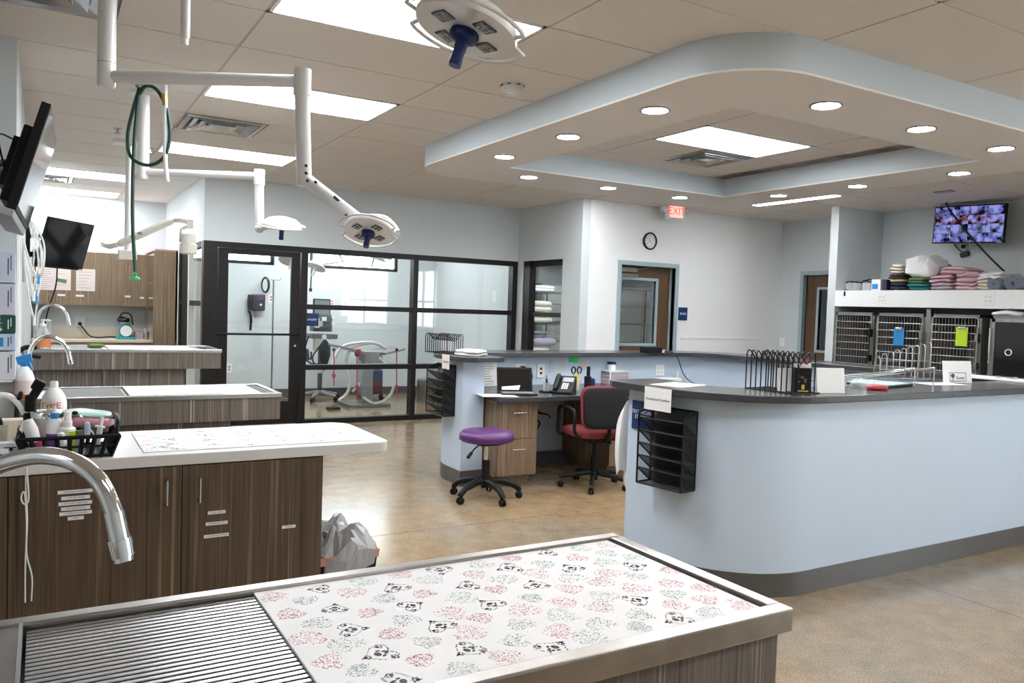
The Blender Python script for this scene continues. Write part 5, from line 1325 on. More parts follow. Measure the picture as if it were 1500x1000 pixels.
heart_mat('table_mat', 'white heart printed mat on the third table', .44, 1.0, 5.075, 5.60, .8862, .016, 31, dots=22, sx=.10, dy=.07)
tag(obj('white_board', MB().box(1.002, 1.18, 5.075, 5.60, .8862, .903), M['white_pl'], bevel=.002), 'plain white board at the right end of the third table', 'board')
heart_mat('table_mat', 'white heart printed mat on the farthest table', .46, 1.10, 7.09, 7.60, 1.0362, .014, 41, dots=14, sx=.11, dy=.08)
tag(obj('green_sponge', superq(MB(), atZ(141, 507, 1.062)+Vector((0, .1, 0)), .12, .08, .03, .5, .4), mat('green_sponge', (.17, .30, .05), .9, bump=.5), smooth=True), 'small green sponge on the farthest table', 'sponge')
Y3 = 5.30
faucet('gooseneck_faucet', 'chrome gooseneck faucet on the third table', [atY(43, 568, Y3), atY(43, 530, Y3), atY(45, 512, Y3), atY(56, 497, Y3), atY(73, 493, Y3), atY(92, 502, Y3), atY(100, 515, Y3), atY(103, 527, Y3)], .0125, (atY(43, 568, Y3).x, Y3, .886), .02)
Y4 = 7.3
faucet('gooseneck_faucet', 'chrome gooseneck faucet on the farthest table under the monitor', [atY(56, 500, Y4), atY(56, 470, Y4), atY(60, 455, Y4), atY(74, 447, Y4), atY(90, 451, Y4), atY(98, 461, Y4), atY(101, 472, Y4)], .0125, (atY(56, 500, Y4).x, Y4, 1.036), .02)

# ---- black basket of bottles on table 2
bk = thing('supply_basket', 'black slotted plastic basket of bottles on the white table', 'basket', (.08, 3.33, .9))
x0, x1, y0, y1, z0, z1 = -.045, .215, 3.165, 3.42, .901, .978
def tap(z): f = (z-z0)/(z1-z0)*.025; return x0-f, x1+f, y0-f, y1+f
q = MB(); A = tap(z0); B = tap(z1)
q.box(x0, x1, y0, y1, z0, z0+.004)
obj('basket_floor', q, M['black_pl'], bk)
def strut(qq, a, b, w=.010): qq.tube([a, b], w*.5, 4)
N_ = 9
for k in range(N_):
    f = k/(N_-1)
    for side in (0, 1):
        qq = MB(); strut(qq, (A[0]+(A[1]-A[0])*f, A[2+side], z0), (B[0]+(B[1]-B[0])*f, B[2+side], z1), .015); obj('slat', qq, M['black_pl'], bk)
        qq = MB(); strut(qq, (A[side], A[2]+(A[3]-A[2])*f, z0), (B[side], B[2]+(B[3]-B[2])*f, z1), .015); obj('slat', qq, M['black_pl'], bk)
rm = MB()
for z, w in ((z1, .007), (z1-.035, .0045), (z0+.006, .006)):
    a = tap(z); rm.tube([(a[0], a[2], z), (a[1], a[2], z), (a[1], a[3], z), (a[0], a[3], z)], w, 8, closed=True)
obj('basket_rim', rm, M['black_pl'], bk)
obj('end_handle', MB().tube(spline([(B[1]-.01, B[2]+.04, z1), (B[1]+.0, B[2]+.06, z1+.045), (B[1]+.0, B[3]-.06, z1+.045), (B[1]-.01, B[3]-.04, z1)], 5), .008, 8), M['black_pl'], bk, smooth=True)
BZ = .9055
def bottle(name, lab, px, y, prof, m, cat='bottle', parts=(), seg=20, z=BZ):
    """prof: (radius, height) from the base; parts: (name, prof, material)"""
    x = atY(px, 600, y).x; t = thing(name, lab, cat, (x, y, z)); c = (x, y, z)
    obj('body', MB().lathe(prof, c, seg), m, t, smooth=True)
    for nm, pf, mm in parts: obj(nm, MB().lathe(pf, c, seg), mm, t, smooth=True)
    return t, Vector(c)
t, c = bottle('ear_cleaner_bottle', 'white bottle with bright blue cap standing in the basket', 80, 3.25, [(0, 0), (.024, 0), (.026, .01), (.026, .105), (.018, .125), (.011, .128)], M['white_pl'],
       parts=[('cap', [(.0135, .125), (.0145, .145), (.0135, .147)], M['bright_blue']), ('nozzle', [(.009, .147), (.004, .172), (0, .173)], M['white_pl'])])
obj('label_print', MB().lathe([(.0263, .03), (.0263, .075)], c, 20, a0=PI*1.05, a1=PI*1.8), M['purple_print'], t)
t, c = bottle('spray_bottle', 'white spray bottle with lime yellow label in the basket', 99, 3.23, [(0, 0), (.025, 0), (.027, .008), (.027, .092), (.020, .098)], M['white_pl'],
       parts=[('collar', [(.016, .096), (.016, .118), (.013, .120)], M['white_pl']), ('spray_cap', [(.013, .118), (.012, .150), (.010, .153), (0, .153)], M['white_pl'])])
obj('label', MB().box(c.x+.003, c.x+.024, c.y-.0285, c.y-.024, BZ+.01, BZ+.085), M['lime'], t)
t, c = bottle('small_bottle', 'small white pump bottle in front of the blue capped bottle', 90, 3.195, [(0, 0), (.016, 0), (.017, .06), (.012, .068)], M['white_pl'], parts=[('pump', [(.012, .068), (.012, .08), (.006, .084), (0, .085)], M['white_pl'])])
tb_ = thing('ointment_tube', 'white tube with magenta print leaning in the basket', 'tube', (.0, 3.21, BZ))
Fz = Matrix.Translation((atY(57, 620, 3.21).x, 3.21, BZ)) @ Matrix.Rotation(math.radians(-14), 4, 'Y')
obj('body', MB(Fz).lathe([(.017, 0), (.020, .03), (.022, .10), (.014, .135), (0, .137)], seg=16), M['white_pl'], tb_, smooth=True); obj('label_print', MB(Fz).lathe([(.0205, .03), (.0215, .055)], seg=16), M['magenta'], tb_)
jr = thing('cotton_jar', 'clear jar with shiny steel lid standing in the basket', 'jar', (.01, 3.35, BZ)); jx = atY(69, 600, 3.36).x
obj('jar_body', MB().lathe([(.0, 0), (.048, 0), (.050, .01), (.050, .12), (.046, .125)], (jx, 3.36, BZ), 24), M['clear_pl'], jr, smooth=True)
obj('lid', MB().lathe([(.053, .118), (.053, .138), (.050, .142), (.03, .146), (0, .146)], (jx, 3.36, BZ), 28), M['chrome'], jr, smooth=True)
obj('contents', superq(MB(), (jx, 3.36, BZ+.05), .085, .085, .09, .7, .9, wob=.006, wf=30), M['pink_t'], jr, smooth=True)
pk = thing('wipes_pouch', 'pink and teal wipes pouch lying across the basket', 'pouch', (.18, 3.37, BZ+.06)); px_ = atY(133, 620, 3.37).x
obj('pouch', superq(MB(), (px_, 3.37, BZ+.098), .16, .13, .05, .8, .5, wob=.008, wf=14, tilt=.08), mat('rose_film', (.50, .24, .28), .25), pk, smooth=True)
obj('teal_top', superq(MB(), (px_-.005, 3.385, BZ+.124), .165, .13, .022, .8, .5, wob=.006, wf=14, tilt=.10), mat('mint_film', (.38, .62, .56), .25), pk, smooth=True)
t, c = bottle('marker_pot', 'small dark green capped bottle in the right of the basket', 117, 3.22, [(0, 0), (.014, 0), (.014, .06), (.010, .065)], M['clear_pl'], parts=[('cap', [(.013, .06), (.013, .085), (0, .087)], M['green_t'])])
tag(obj('blue_clip', superq(MB(), (atY(128, 620, 3.22).x, 3.22, BZ+.085), .02, .02, .06, .7, .7), mat('pale_blue_plastic', (.45, .55, .68), .4), smooth=True), 'pale blue plastic clip poking out of the basket', 'clip')
tg = thing('tongs', 'bent steel tongs leaning in the basket', 'tongs', (.15, 3.25, BZ)); 
obj('blade', MB().tube(spline([(atY(112, 600, 3.28).x, 3.28, BZ+.135), (atY(122, 600, 3.26).x, 3.26, BZ+.12), (atY(140, 600, 3.22).x, 3.22, BZ+.06)], 5), .0035, 6), M['chrome'], tg); obj('tip', superq(MB(), (atY(110, 600, 3.28).x, 3.28, BZ+.14), .02, .015, .015, .8, .8), M['black_pl'], tg, smooth=True)
wt = thing('white_syringe', 'white plastic syringe upright at the right basket end', 'syringe', (.21, 3.25, BZ)); sx_ = atY(147, 620, 3.25).x
obj('barrel', MB().cyl((sx_-.01, 3.25, BZ+.02), (sx_, 3.25, BZ+.09), .010).cyl((sx_, 3.25, BZ+.09), (sx_+.006, 3.25, BZ+.125), .007), M['white_pl'], wt, smooth=True); obj('flange', MB().cyl((sx_-.001, 3.25, BZ+.088), (sx_, 3.25, BZ+.093), .018), M['white_pl'], wt)

# ---- around the basket
t, c = bottle('antiseptic_jug', 'rounded white jug with orange red lettering behind the basket', 79, 3.62, [(0, 0), (.040, 0), (.044, .012), (.045, .145), (.040, .17), (.026, .195), (.013, .205)], M['white_pl'], 'jug', parts=[('cap', [(.015, .203), (.015, .225), (.012, .230), (0, .230)], M['white_pl'])], z=.9003)
Fj = frame_at(c+Vector((-.012, -.0455, .138)), (-.15, -1, 0)); text('lettering', 'TrizE', .034, Fj @ Vector((0, 0, .002)), Fj.to_3x3() @ Vector((1, 0, 0)), (0, 0, 1), M['orange'], t, depth=.002)
cl = thing('clipper_holder', 'black clipper handle with curved white hose at the far left', 'clipper', (-.12, 3.4, .9))
hb, ht = atY(47, 665, 3.40), atY(42, 604, 3.40)
obj('handle', MB().tube([hb, ht], [.022, .019], 14), M['black_pl'], cl, smooth=True)
obj('head', MB().cbox(ht+Vector((.005, 0, .035)), .035, .035, .06).cbox(ht+Vector((.022, 0, .075)), .03, .03, .07, Matrix.Rotation(.5, 3, 'Y')).cyl(ht+Vector((-.02, 0, .06)), ht+Vector((-.035, 0, .065)), .018), M['black_pl'], cl, bevel=.006)
obj('head_cap', MB().cbox(ht+Vector((.03, -.005, .10)), .04, .03, .04, Matrix.Rotation(.5, 3, 'Y')), M['black_pl'], cl, bevel=.006)
obj('white_hose', MB().tube(spline([atY(-30, 590, 3.4), atY(-8, 580, 3.4), atY(12, 580, 3.4), atY(28, 592, 3.4), atY(36, 606, 3.4)], 8), .011, 12), M['hose_w'], cl, smooth=True)
obj('lower_hose', MB().tube(spline([atY(34, 618, 3.38), atY(30, 632, 3.36), atY(18, 646, 3.34), atY(4, 654, 3.3), atY(-20, 658, 3.3)], 8), .008, 10), M['hose_w'], cl, smooth=True)
cp = thing('charger_box', 'beige charger box with coiled black cord at the far left', 'charger', (-.17, 3.5, .9))
p = atZ(27, 642, .9005)
obj('case', MB().add([(-.09, -.06, 0), (.045, -.06, 0), (.045, .06, 0), (-.09, .06, 0), (-.07, -.02, .075), (.045, -.02, .075), (.045, .06, .075), (-.07, .06, .075)], [(3,2,1,0),(4,5,6,7),(0,1,5,4),(1,2,6,5),(2,3,7,6),(3,0,4,7)]), M['cream_lam'], cp).location = (0, 0, 0)
cp.children[0].matrix_parent_inverse = Matrix.Identity(4); cp.location = (p.x, p.y, .9003)
cd_ = MB()
for k in range(4): cd_.tube([(-.10+.045*math.cos(a*PI/8), -.02-.01*k, .06+.05*math.sin(a*PI/8)) for a in range(16)], .006, 6, closed=True)
o = obj('coiled_cord', cd_, M['black_pl'], cp); o.matrix_parent_inverse = Matrix.Identity(4)
for k, (px, py, w, h, lab) in enumerate(((15, 668, .075, .05, 'small white box with blue print left of the basket'), (31, 672, .05, .035, 'tiny pale blue box beside the basket foot'), (-2, 676, .06, .04, 'small white box at the very left edge of the white table'))):
    p = atZ(px, py, .9005); t = thing('medicine_box', lab, 'box', p)
    obj('carton', MB().cbox(p+Vector((0, 0, h/2)), w, .05, h), M['paper'] if k != 1 else mat('pale_blue_card', (.42, .52, .68), .6), t); obj('print', MB().cbox(p+Vector((0, -.0255, h*.6)), w*.5, .001, h*.25), M['bluesign'], t)
wc = tag(obj('white_cup', MB().lathe([(0, 0), (.028, 0), (.036, .085), (.034, .085), (.027, .004), (0, .004)], atZ(-4, 660, .9005)+Vector((0, .02, 0)), 18), M['cream_t'], smooth=True), 'cream cup at the left picture edge on the white table', 'cup')

# ---- supplies at the left wall end
def soap_profile(t, c, R, H_, m):
    obj('body', MB().lathe([(0, 0), (R, 0), (R*1.03, .01), (R*1.0, H_*.55), (R*.55, H_*.72), (R*.38, H_*.78)], c, 22), m, t, smooth=True)
    obj('liquid_label', MB().lathe([(R*1.04, H_*.10), (R*1.05, H_*.45)], c, 22), M['orange_liq'], t, smooth=True)
    obj('pump', MB().lathe([(R*.42, H_*.76), (R*.42, H_*.84), (R*.15, H_*.86), (R*.15, H_*.97)], c, 16).tube([c+Vector((-R*.2, 0, H_*.97)), c+Vector((R*.75, -.01, H_*.97)), c+Vector((R*.9, -.01, H_*.94))], R*.14, 8), M['white_pl'], t, smooth=True)
sp_ = thing('soap_bottle', 'orange foam soap pump bottle on the farthest table', 'bottle', (0, 7.15, 1.0365)); soap_profile(sp_, Vector((atY(63, 500, 7.15).x, 7.15, 1.0365)), .052, .24, M['clear_pl'])
sb_ = thing('trigger_spray', 'white spray bottle with bright blue trigger by the third faucet', 'bottle', (-.08, 5.15, .9)); c = Vector((atY(36, 570, 5.12).x, 5.12, .8865))
obj('body', MB().lathe([(0, 0), (.046, 0), (.048, .01), (.048, .12), (.035, .16), (.018, .185)], c, 22), M['white_pl'], sb_, smooth=True)
obj('orange_base_label', MB().lathe([(.0485, .012), (.0485, .035)], c, 22), M['orange'], sb_); obj('label', MB().lathe([(.0485, .04), (.0485, .11)], c, 22), M['paper_p'], sb_)
obj('trigger_head', MB().cbox(c+Vector((-.002, 0, .225)), .075, .03, .045, Matrix.Rotation(-.3, 3, 'Y')).tube(spline([c+Vector((.012, 0, .21)), c+Vector((.028, 0, .17)), c+Vector((.012, 0, .12))], 5), .012, 8).cyl(c+Vector((0, 0, .18)), c+Vector((0, 0, .21)), .016), M['bright_blue'], sb_, smooth=True, bevel=.004)
ba = thing('wall_clamp', 'black clamp on the wall above the blue trigger sprayer', 'clamp', (-.1, 5.6, 1.1)); cc1 = atY(40, 517, 5.6)
obj('jaw', MB().tube(spline([cc1+Vector((-.07, 0, -.03)), cc1+Vector((-.02, 0, .03)), cc1+Vector((.05, 0, .035))], 5), .014, 8).tube(spline([cc1+Vector((-.06, 0, -.05)), cc1+Vector((.0, 0, -.02)), cc1+Vector((.07, 0, -.025))], 5), .012, 8), M['black_pl'], ba, smooth=True)
obj('bracket', MB().cbox(cc1+Vector((-.03, .0, -.07)), .09, .05, .03), M['steel'], ba)
# stacked glove boxes on the wall end facing the camera
GY_ = 5.06
labs = ['top pale blue glove carton in the stack at left picture edge', 'second pale glove carton of the left edge stack', 'dark green glove carton with white lettering in left stack', 'white and blue glove carton under the green one', 'lowest plain white carton of the left edge stack']
cols = [mat('pale_blue_carton', (.55, .60, .72), .6), mat('lilac_white_carton', (.58, .60, .72), .6), mat('dark_green_carton', (.005, .07, .05), .5), mat('light_blue_carton', (.50, .60, .76), .6), mat('white_carton', (.66, .68, .74), .6)]
ys = [(369, 414), (416, 461), (463, 488), (489, 513), (515, 556)]
rackz = atY(20, 556, GY_).z
for k, (a, b) in enumerate(ys):
    za, zb = atY(12, a, GY_).z, atY(12, b, GY_).z; xr = atY(22.5, (a+b)/2, GY_).x
    t = thing('glove_box', labs[k], 'box', (xr-.12, GY_+.045, zb), group='glove cartons stacked at the left wall end')
    obj('carton', MB().box(xr-.24, xr, GY_, GY_+.088, zb, za), cols[k], t, bevel=.002)
    f = MB(); f.box(xr-.035, xr-.030, GY_-.0006, GY_, za-(za-zb)*.75, za-(za-zb)*.2).box(xr-.022, xr-.018, GY_-.0006, GY_, za-(za-zb)*.6, za-(za-zb)*.1)
    obj('print', f, M['bluesign'] if k != 2 else M['white_ink'], t)
    if k == 0: obj('opening_ring', MB().tube([(xr-.092+.011*math.cos(a_*PI/6), GY_-.001, zb+.085+.011*math.sin(a_*PI/6)) for a_ in range(12)], .003, 6, closed=True), M['grey_pl'], t)
    if k == 2:
        text('lettering', 'opicil', .042, (xr-.075, GY_-.001, (za+zb)/2+.012), (0, 0, -1), (1, 0, 0), M['white_ink'], t)
        obj('logo_ring', MB().tube([(xr-.078+.011*math.cos(a_*PI/6), GY_-.001, zb+.018+.009*math.sin(a_*PI/6)) for a_ in range(12)], .003, 6, closed=True), M['white_ink'], t)
    if k == 3: obj('blue_panel', MB().box(xr-.10, xr-.055, GY_-.0007, GY_, zb+.02, za-.02), M['bright_blue'], t)
sh = tag(obj('carton_rack', MB().box(-.40, -.138, GY_-.004, 5.15, rackz-.012, rackz-.001).box(-.40, -.138, 5.146, 5.15, rackz, rackz+.35), M['white_pl']), 'white wall rack carrying the stacked glove cartons', 'rack')
pnl = tag(obj('white_wall_panel', MB().box(-.128, -.112, 5.20, 5.85, .75, 2.0), M['white_pl'], bevel=.003), 'tall white panel on the left wall behind the hanging tubes', 'panel')
gp = tag(obj('grey_wall_panel', MB().box(-.128, -.105, 6.05, 6.5, 1.55, 2.2), M['grey_pl'], bevel=.003), 'narrow grey panel on left wall behind the monitor arm', 'panel')
# hanging IV lines
r = random.Random(9); hk = Vector((-.105, 5.5, 1.92))
hook = thing('tube_hook', 'steel hook rail carrying the bundle of clear tubes', 'hook', hk); obj('rail', MB().tube([(-.112, 5.3, 1.93), (-.09, 5.3, 1.93), (-.09, 5.75, 1.93), (-.112, 5.75, 1.93)], .006, 8), M['steel_b'], hook)
tubes = [M['clear_pl'], M['hose_w'], mat('yellowed_tube', (.62, .56, .36), .35), M['clear_pl'], M['hose_w'], M['clear_pl'], M['hose_w'], mat('pale_tube', (.60, .64, .64), .3), M['clear_pl']]
for k in range(9):
    y = 5.32+.045*k; w = r.uniform(.02, .075); L_ = r.uniform(.35, .62); z = 1.93
    pts = [(-.09, y, z), (-.085+w*.5, y-.01, z-.05), (-.08+w*1.2, y-.02, z-L_*.45), (-.09+w*1.35, y-.02, z-L_*.8), (-.09+w, y, z-L_), (-.09+w*.5, y+.01, z-L_*.85), (-.098, y+.01, z-L_*.4), (-.092, y, z-.01)]
    t = thing('iv_line', 'clear coiled IV tube hanging in the bundle on the left wall', 'tube', (-.06, y, z-L_), group='IV lines hanging on the left wall')
    obj('tubing', MB().tube(spline(pts, 6), r.uniform(.0035, .006), 6), tubes[k], t, smooth=True)
    obj('connector', MB().cyl((pts[4][0], y, z-L_-.05), (pts[4][0], y, z-L_+.01), .008, seg=8), [M['white_pl'], M['bright_blue'], M['cream_t']][k % 3], t, smooth=True)

# ---- kitchenette at the back wall
KC = thing('base_cabinet', 'back wall base cabinet with cream counter top and backsplash', 'cabinet', (.65, 12.4, 0))
obj('carcass', MB().box(-.12, 1.50, 12.12, 12.71, .10, .835).box(-.12, 1.5, 12.19, 12.7, 0, .1), M['woodL'], KC)
obj('worktop', MB().box(-.125, 1.52, 12.09, 12.715, .838, .875), M['cream_lam'], KC, bevel=.002)
obj('backsplash', MB().box(-.125, 1.52, 12.698, 12.715, .875, 1.02), M['cream_lam'], KC)
for i in range(3): obj('cabinet_door', MB().box(-.115+i*.538, .42+i*.538, 12.10, 12.12, .11, .832), M['woodL'], KC)
UY = 12.36
zb, zt_ = atY(150, 447, UY).z, atY(150, 370, UY).z
ux = [-.125, atY(77, 420, UY).x, atY(130, 420, UY).x, atY(187, 420, UY).x, atY(234, 420, UY).x]
for i in range(4):
    uc = thing('wall_cabinet', ['leftmost zebra wood wall cabinet behind the monitor', 'zebra wood wall cabinet carrying two taped sheets', 'plain zebra wood wall cabinet under the x-ray arm', 'rightmost zebra wood wall cabinet beside the glass hutch'][i], 'cabinet', ((ux[i]+ux[i+1])/2, 12.5, zb), group='zebra wood wall cabinets')
    obj('carcass', MB().box(ux[i], ux[i+1], UY+.02, 12.715, zb, zt_), M['woodL'], uc); dr = obj('cabinet_door', MB().box(ux[i]+.002, ux[i+1]-.002, UY, UY+.019, zb-.004, zt_), M['woodL'], uc, bevel=.001, seg=1)
    hx = ux[i+1]-.04 if i % 2 == 0 else ux[i]+.04; obj('handle', MB().tube([(hx, UY, zb+.05), (hx, UY-.025, zb+.05), (hx, UY-.025, zb+.15), (hx, UY, zb+.15)], .005, 6), M['steel'], dr)
def kpin(name, lab, px, py, w, h, m, lines=None): p = atY(px, py, UY-.001); return sheet(name, lab, frame_at(p, (0,-1,0)), w, h, m, lines=lines)
kpin('taped_sheet', 'pinkish printed sheet on wall cabinet, left of three', 68, 408, .24, .30, M['paper_p'], ruled(10, M['mauve_t']))
t = kpin('taped_sheet', 'pinkish sheet with dark green picture on wall cabinet', 92, 409, .19, .29, M['paper_p'], ruled(3, M['mauve_t']))
p = atY(90, 411, UY-.003); obj('picture', MB().cbox(p, .12, .001, .05, Matrix.Rotation(.2, 3, 'Y')), M['green_t'], t)
kpin('taped_sheet', 'pinkish chart sheet on wall cabinet, right of three', 125.5, 410, .23, .30, M['paper_p'], ruled(6, M['grey2_t']))
for px, py, w in ((90, 432, .09), (117, 433, .10), (187, 434, .08), (208, 436, .05)): kpin('cabinet_label', {90: 'small white label under the dark green picture', 117: 'small white label under the right chart sheet', 187: 'thin white label left of the green hose end', 208: 'short white label right of the green hose end'}[px], px, py, w, .026, M['paper'])
hu = thing('glass_hutch', 'tall zebra wood hutch with narrow glass door beside storefront', 'cabinet', (1.43, 12.1, .875))
hx0, hx1, hy0, hy1 = 1.27, 1.545, 11.45, 12.70
obj('side_panel', MB().box(hx0, hx1, hy0, hy0+.03, .0, 2.09), M['woodL'], hu); obj('top', MB().box(hx0, hx1, hy0, hy1, 2.09, 2.11), mat('pink_top_edge', (.55, .25, .28), .5), hu)
obj('back_panel', MB().box(hx1-.02, hx1, hy0, hy1, .88, 2.09), M['woodL'], hu); obj('glass_door', MB().box(hx0-.006, hx0, hy0+.05, 12.3, .90, 2.06), M['glass'], hu)
obj('door_stile', MB().box(hx0-.01, hx0+.01, 12.3, 12.36, .88, 2.08).box(hx0-.01, hx0+.01, hy0+.03, hy0+.05, .88, 2.08), M['woodL'], hu); obj('shelf', MB().box(hx0+.01, hx1-.02, hy0+.03, hy1, 1.28, 1.30).box(hx0+.01, hx1-.02, hy0+.03, hy1, 1.66, 1.68), M['woodL'], hu)
KZ = .8755
ks = thing('kitchen_scale', 'teal weighing scale with round white dial on back counter', 'scale', (1.0, 12.3, KZ)); kx = atY(184, 490, 12.35).x
obj('base', MB().box(kx-.12, kx+.13, 12.22, 12.48, KZ, KZ+.03), M['teal'], ks, bevel=.008); obj('body', MB().lathe([(.075, .03), (.085, .10), (.085, .16), (.07, .20), (0, .2)], (kx, 12.37, KZ), 20), M['teal'], ks, smooth=True)
obj('dial', MB().disc((kx, 12.27, KZ+.115), .075, (0, -1, 0), 24), M['paper'], ks); obj('weighing_pan', MB().lathe([(.06, .20), (.085, .23), (.08, .235), (0, .21)], (kx-.01, 12.37, KZ), 20), M['grey_pl'], ks, smooth=True)
obj('black_cloth', superq(MB(), (kx-.02, 12.37, KZ+.27), .17, .14, .07, .9, .9, wob=.03, wf=12), M['black_pl'], ks, smooth=True); obj('strap', MB().tube(spline([(kx-.09, 12.35, KZ+.28), (kx-.04, 12.35, KZ+.36), (kx+.06, 12.35, KZ+.34), (kx+.09, 12.35, KZ+.20)], 5), .010, 6), M['black_pl'], ks)
def kbox(name, lab, px0, px1, pyt, pyb, m, cat='box', dpt=.2):
    a, b = atY(px0, pyb, 12.35), atY(px1, pyt, 12.35); return tag(obj(name, MB().box(a.x, b.x, 12.35, 12.35+dpt, max(KZ, a.z), b.z), m, bevel=.003), lab, cat)
kbox('pill_organizer', 'small mauve grey carton beside the weighing scale', 198, 210, 486, 496.5, M['mauve_t'])
a = kbox('storage_box', 'lower cream storage box at right end of back counter', 212, 230, 489, 497, M['cream_t']); kbox('storage_box', 'upper cream storage box stacked on another on back counter', 212, 230, 482, 488, M['cream_t'])
kbox('coffee_machine', 'dark grey machine on back counter behind the faucets', 48, 76, 469, 497, M['grey_pl'], 'machine')
kc = thing('appliance_cord', 'black cord plugged into the outlet over the back counter', 'cable', atY(117, 475, 12.6)); p = atY(117, 474, 12.68)
obj('plug', MB().cyl(p, p-Vector((0, .05, 0)), .025), M['black_pl'], kc); obj('cord', MB().tube(spline([p-Vector((0, .04, 0)), atY(123, 482, 12.6), atY(132, 492, 12.55), atY(145, 494, 12.5), atY(160, 493, 12.45), atY(175, 494, 12.4)], 6), .009, 6), M['black_pl'], kc)
plate('wall_outlet', 'cream outlet on the back wall above the cream counter', atY(117, 471, 12.718), (0,-1,0), .12, .13, 'duplex')
# ================================================================== KENNELS
KX = 8.31
def rr_tube(q, y0, y1, z0, z1, x, r, c=.03):
    pts = []
    for cy, cz, a0 in ((y1-c, z1-c, 0), (y0+c, z1-c, 90), (y0+c, z0+c, 180), (y1-c, z0+c, 270)):
        for k in range(5): a = math.radians(a0+22.5*k); pts.append((x, cy+c*math.cos(a), cz+c*math.sin(a)))
    q.tube(pts, r, 6, closed=True)
def kennel(lab, y0, y1, z0=.845, z1=1.572, dark=False):
    t = thing('kennel_cage', lab, 'kennel', (KX+.35, (y0+y1)/2, z0), group='stainless kennels under the shelf')
    s = MB(); d = .72
    s.box(KX, KX+d, y0, y0+.018, z0, z1).box(KX, KX+d, y1-.018, y1, z0, z1).box(KX, KX+d, y0, y1, z1-.018, z1).box(KX, KX+d, y0, y1, z0, z0+.02).box(KX+d-.01, KX+d, y0, y1, z0, z1)
    s.box(KX-.004, KX, y0, y1, z1-.035, z1).box(KX-.004, KX, y0, y1, z0, z0+.03).box(KX-.004, KX, y0, y0+.03, z0, z1).box(KX-.004, KX, y1-.03, y1, z0, z1)
    obj('shell', s, M['cage_in'], t)
    x = KX-.018; a, b, c, e = y0+.03, y1-.03, z0+.04, z1-.03
    if dark:
        obj('dark_door', MB().box(KX-.022, KX-.012, a+.03, b-.03, c+.03, e-.03), M['tint'], t)
        q = MB(); q.box(KX-.028, KX-.008, a, b, e-.035, e).box(KX-.028, KX-.008, a, b, c, c+.035).box(KX-.028, KX-.008, a, a+.035, c, e).box(KX-.028, KX-.008, b-.035, b, c, e); obj('door_frame', q, M['steel'], t)
        p = atX(1477.5, 516, KX-.024); obj('port_ring', MB().lathe([(.026, 0), (.034, .0), (.034, .012), (.026, .012), (.026, 0)], p, 24, (-1, 0, 0), caps=False), M['white_pl'], t, smooth=True)
        obj('handle', MB().cyl((KX-.05, b+.0, c+.2), (KX-.05, b+.0, e-.1), .008), M['chrome'], t)
        return t
    q = MB(); rr_tube(q, a, b, c, e, x, .0065); dr = obj('door_frame', q, M['wire'], t, smooth=True)
    g = MB(); n = int((b-a)/.034)
    for k in range(1, n): y = a+(b-a)*k/n; g.tube([(x+.006, y, c), (x+.006, y, e)], 0.0024, 4, cap=False)
    obj('vertical_wires', g, M['wire'], dr)
    for k in range(1, 8): z = c+(e-c)*k/8; obj('cross_rod', MB().tube([(x-.003, a, z), (x-.003, b, z)], .0045, 6), M['wire'], dr)
    obj('latch', MB().cbox((KX-.04, a-.012, (c+e)/2+.12), .05, .03, .09).cyl((KX-.05, a-.012, c+.12), (KX-.05, a-.012, e-.10), .008).cbox((KX-.04, a-.012, c+.16), .05, .03, .07), M['black_mt'] if 'first' in lab else M['steel'], t)
    for z in (c+.12, e-.12): obj('hinge', MB().cyl((KX-.02, b+.012, z-.04), (KX-.02, b+.012, z+.04), .010), M['steel'], t)
    return t
kb_ = [(5.83, 6.355), (5.205, 5.80), (4.60, 5.15), (3.30, 4.52)]
kennel('first kennel cage against the end wall, no clipboard', *kb_[0]); kennel('kennel cage with the blue clipboard', *kb_[1]); kennel('kennel cage with the lime green clipboard', *kb_[2]); kennel('kennel with dark tinted door and white ring port', *kb_[3], dark=True)
tag(obj('kennel_pillar', MB().box(KX-.006, KX+.05, 5.152, 5.203, .845, 1.62), M['steel']), 'upright steel strip between the two clipboard kennels', 'post')
kbm = thing('kennel_stand', 'stainless base cabinet carrying the row of kennels', 'cabinet', (8.7, 4.9, 0))
obj('carcass', MB().box(KX+.02, 9.1, 3.3, 6.36, .10, .842).box(KX+.08, 9.1, 3.3, 6.36, 0, .10), M['steel'], kbm)
for a, b in kb_: obj('panel', MB().box(KX, KX+.02, a, b, .12, .835), M['steel'], kbm, bevel=.003)
for px, m, lab in ((1316, 'bright_blue', 'blue clipboard hanging on a kennel door'), (1408, 'lime', 'lime green clipboard hanging on a kennel door')):
    p = atX(px, 493, KX-.04); t = thing('clipboard', lab, 'clipboard', p, group='clipboards on the kennel doors'); w, h = .125, .20
    obj('board', MB().box(KX-.036, KX-.030, p.y-w/2, p.y+w/2, p.z-h/2, p.z+h/2), M[m], t, bevel=.002)
    obj('clip', MB().box(KX-.046, KX-.036, p.y-.04, p.y+.04, p.z+h/2-.022, p.z+h/2+.008).cyl((KX-.045, p.y-.03, p.z+h/2-.005), (KX-.045, p.y+.03, p.z+h/2-.005), .007), M['steel_b'], t)
q = superq(MB(), atX(1478, 459, KX+.1)+Vector((0, 0, 0)), .2, .30, .06, .8, .7, wob=.02, wf=9); tag(obj('white_bedding', q, M['linen'], smooth=True), 'crumpled white bedding on top of the dark door kennel', 'cloth')

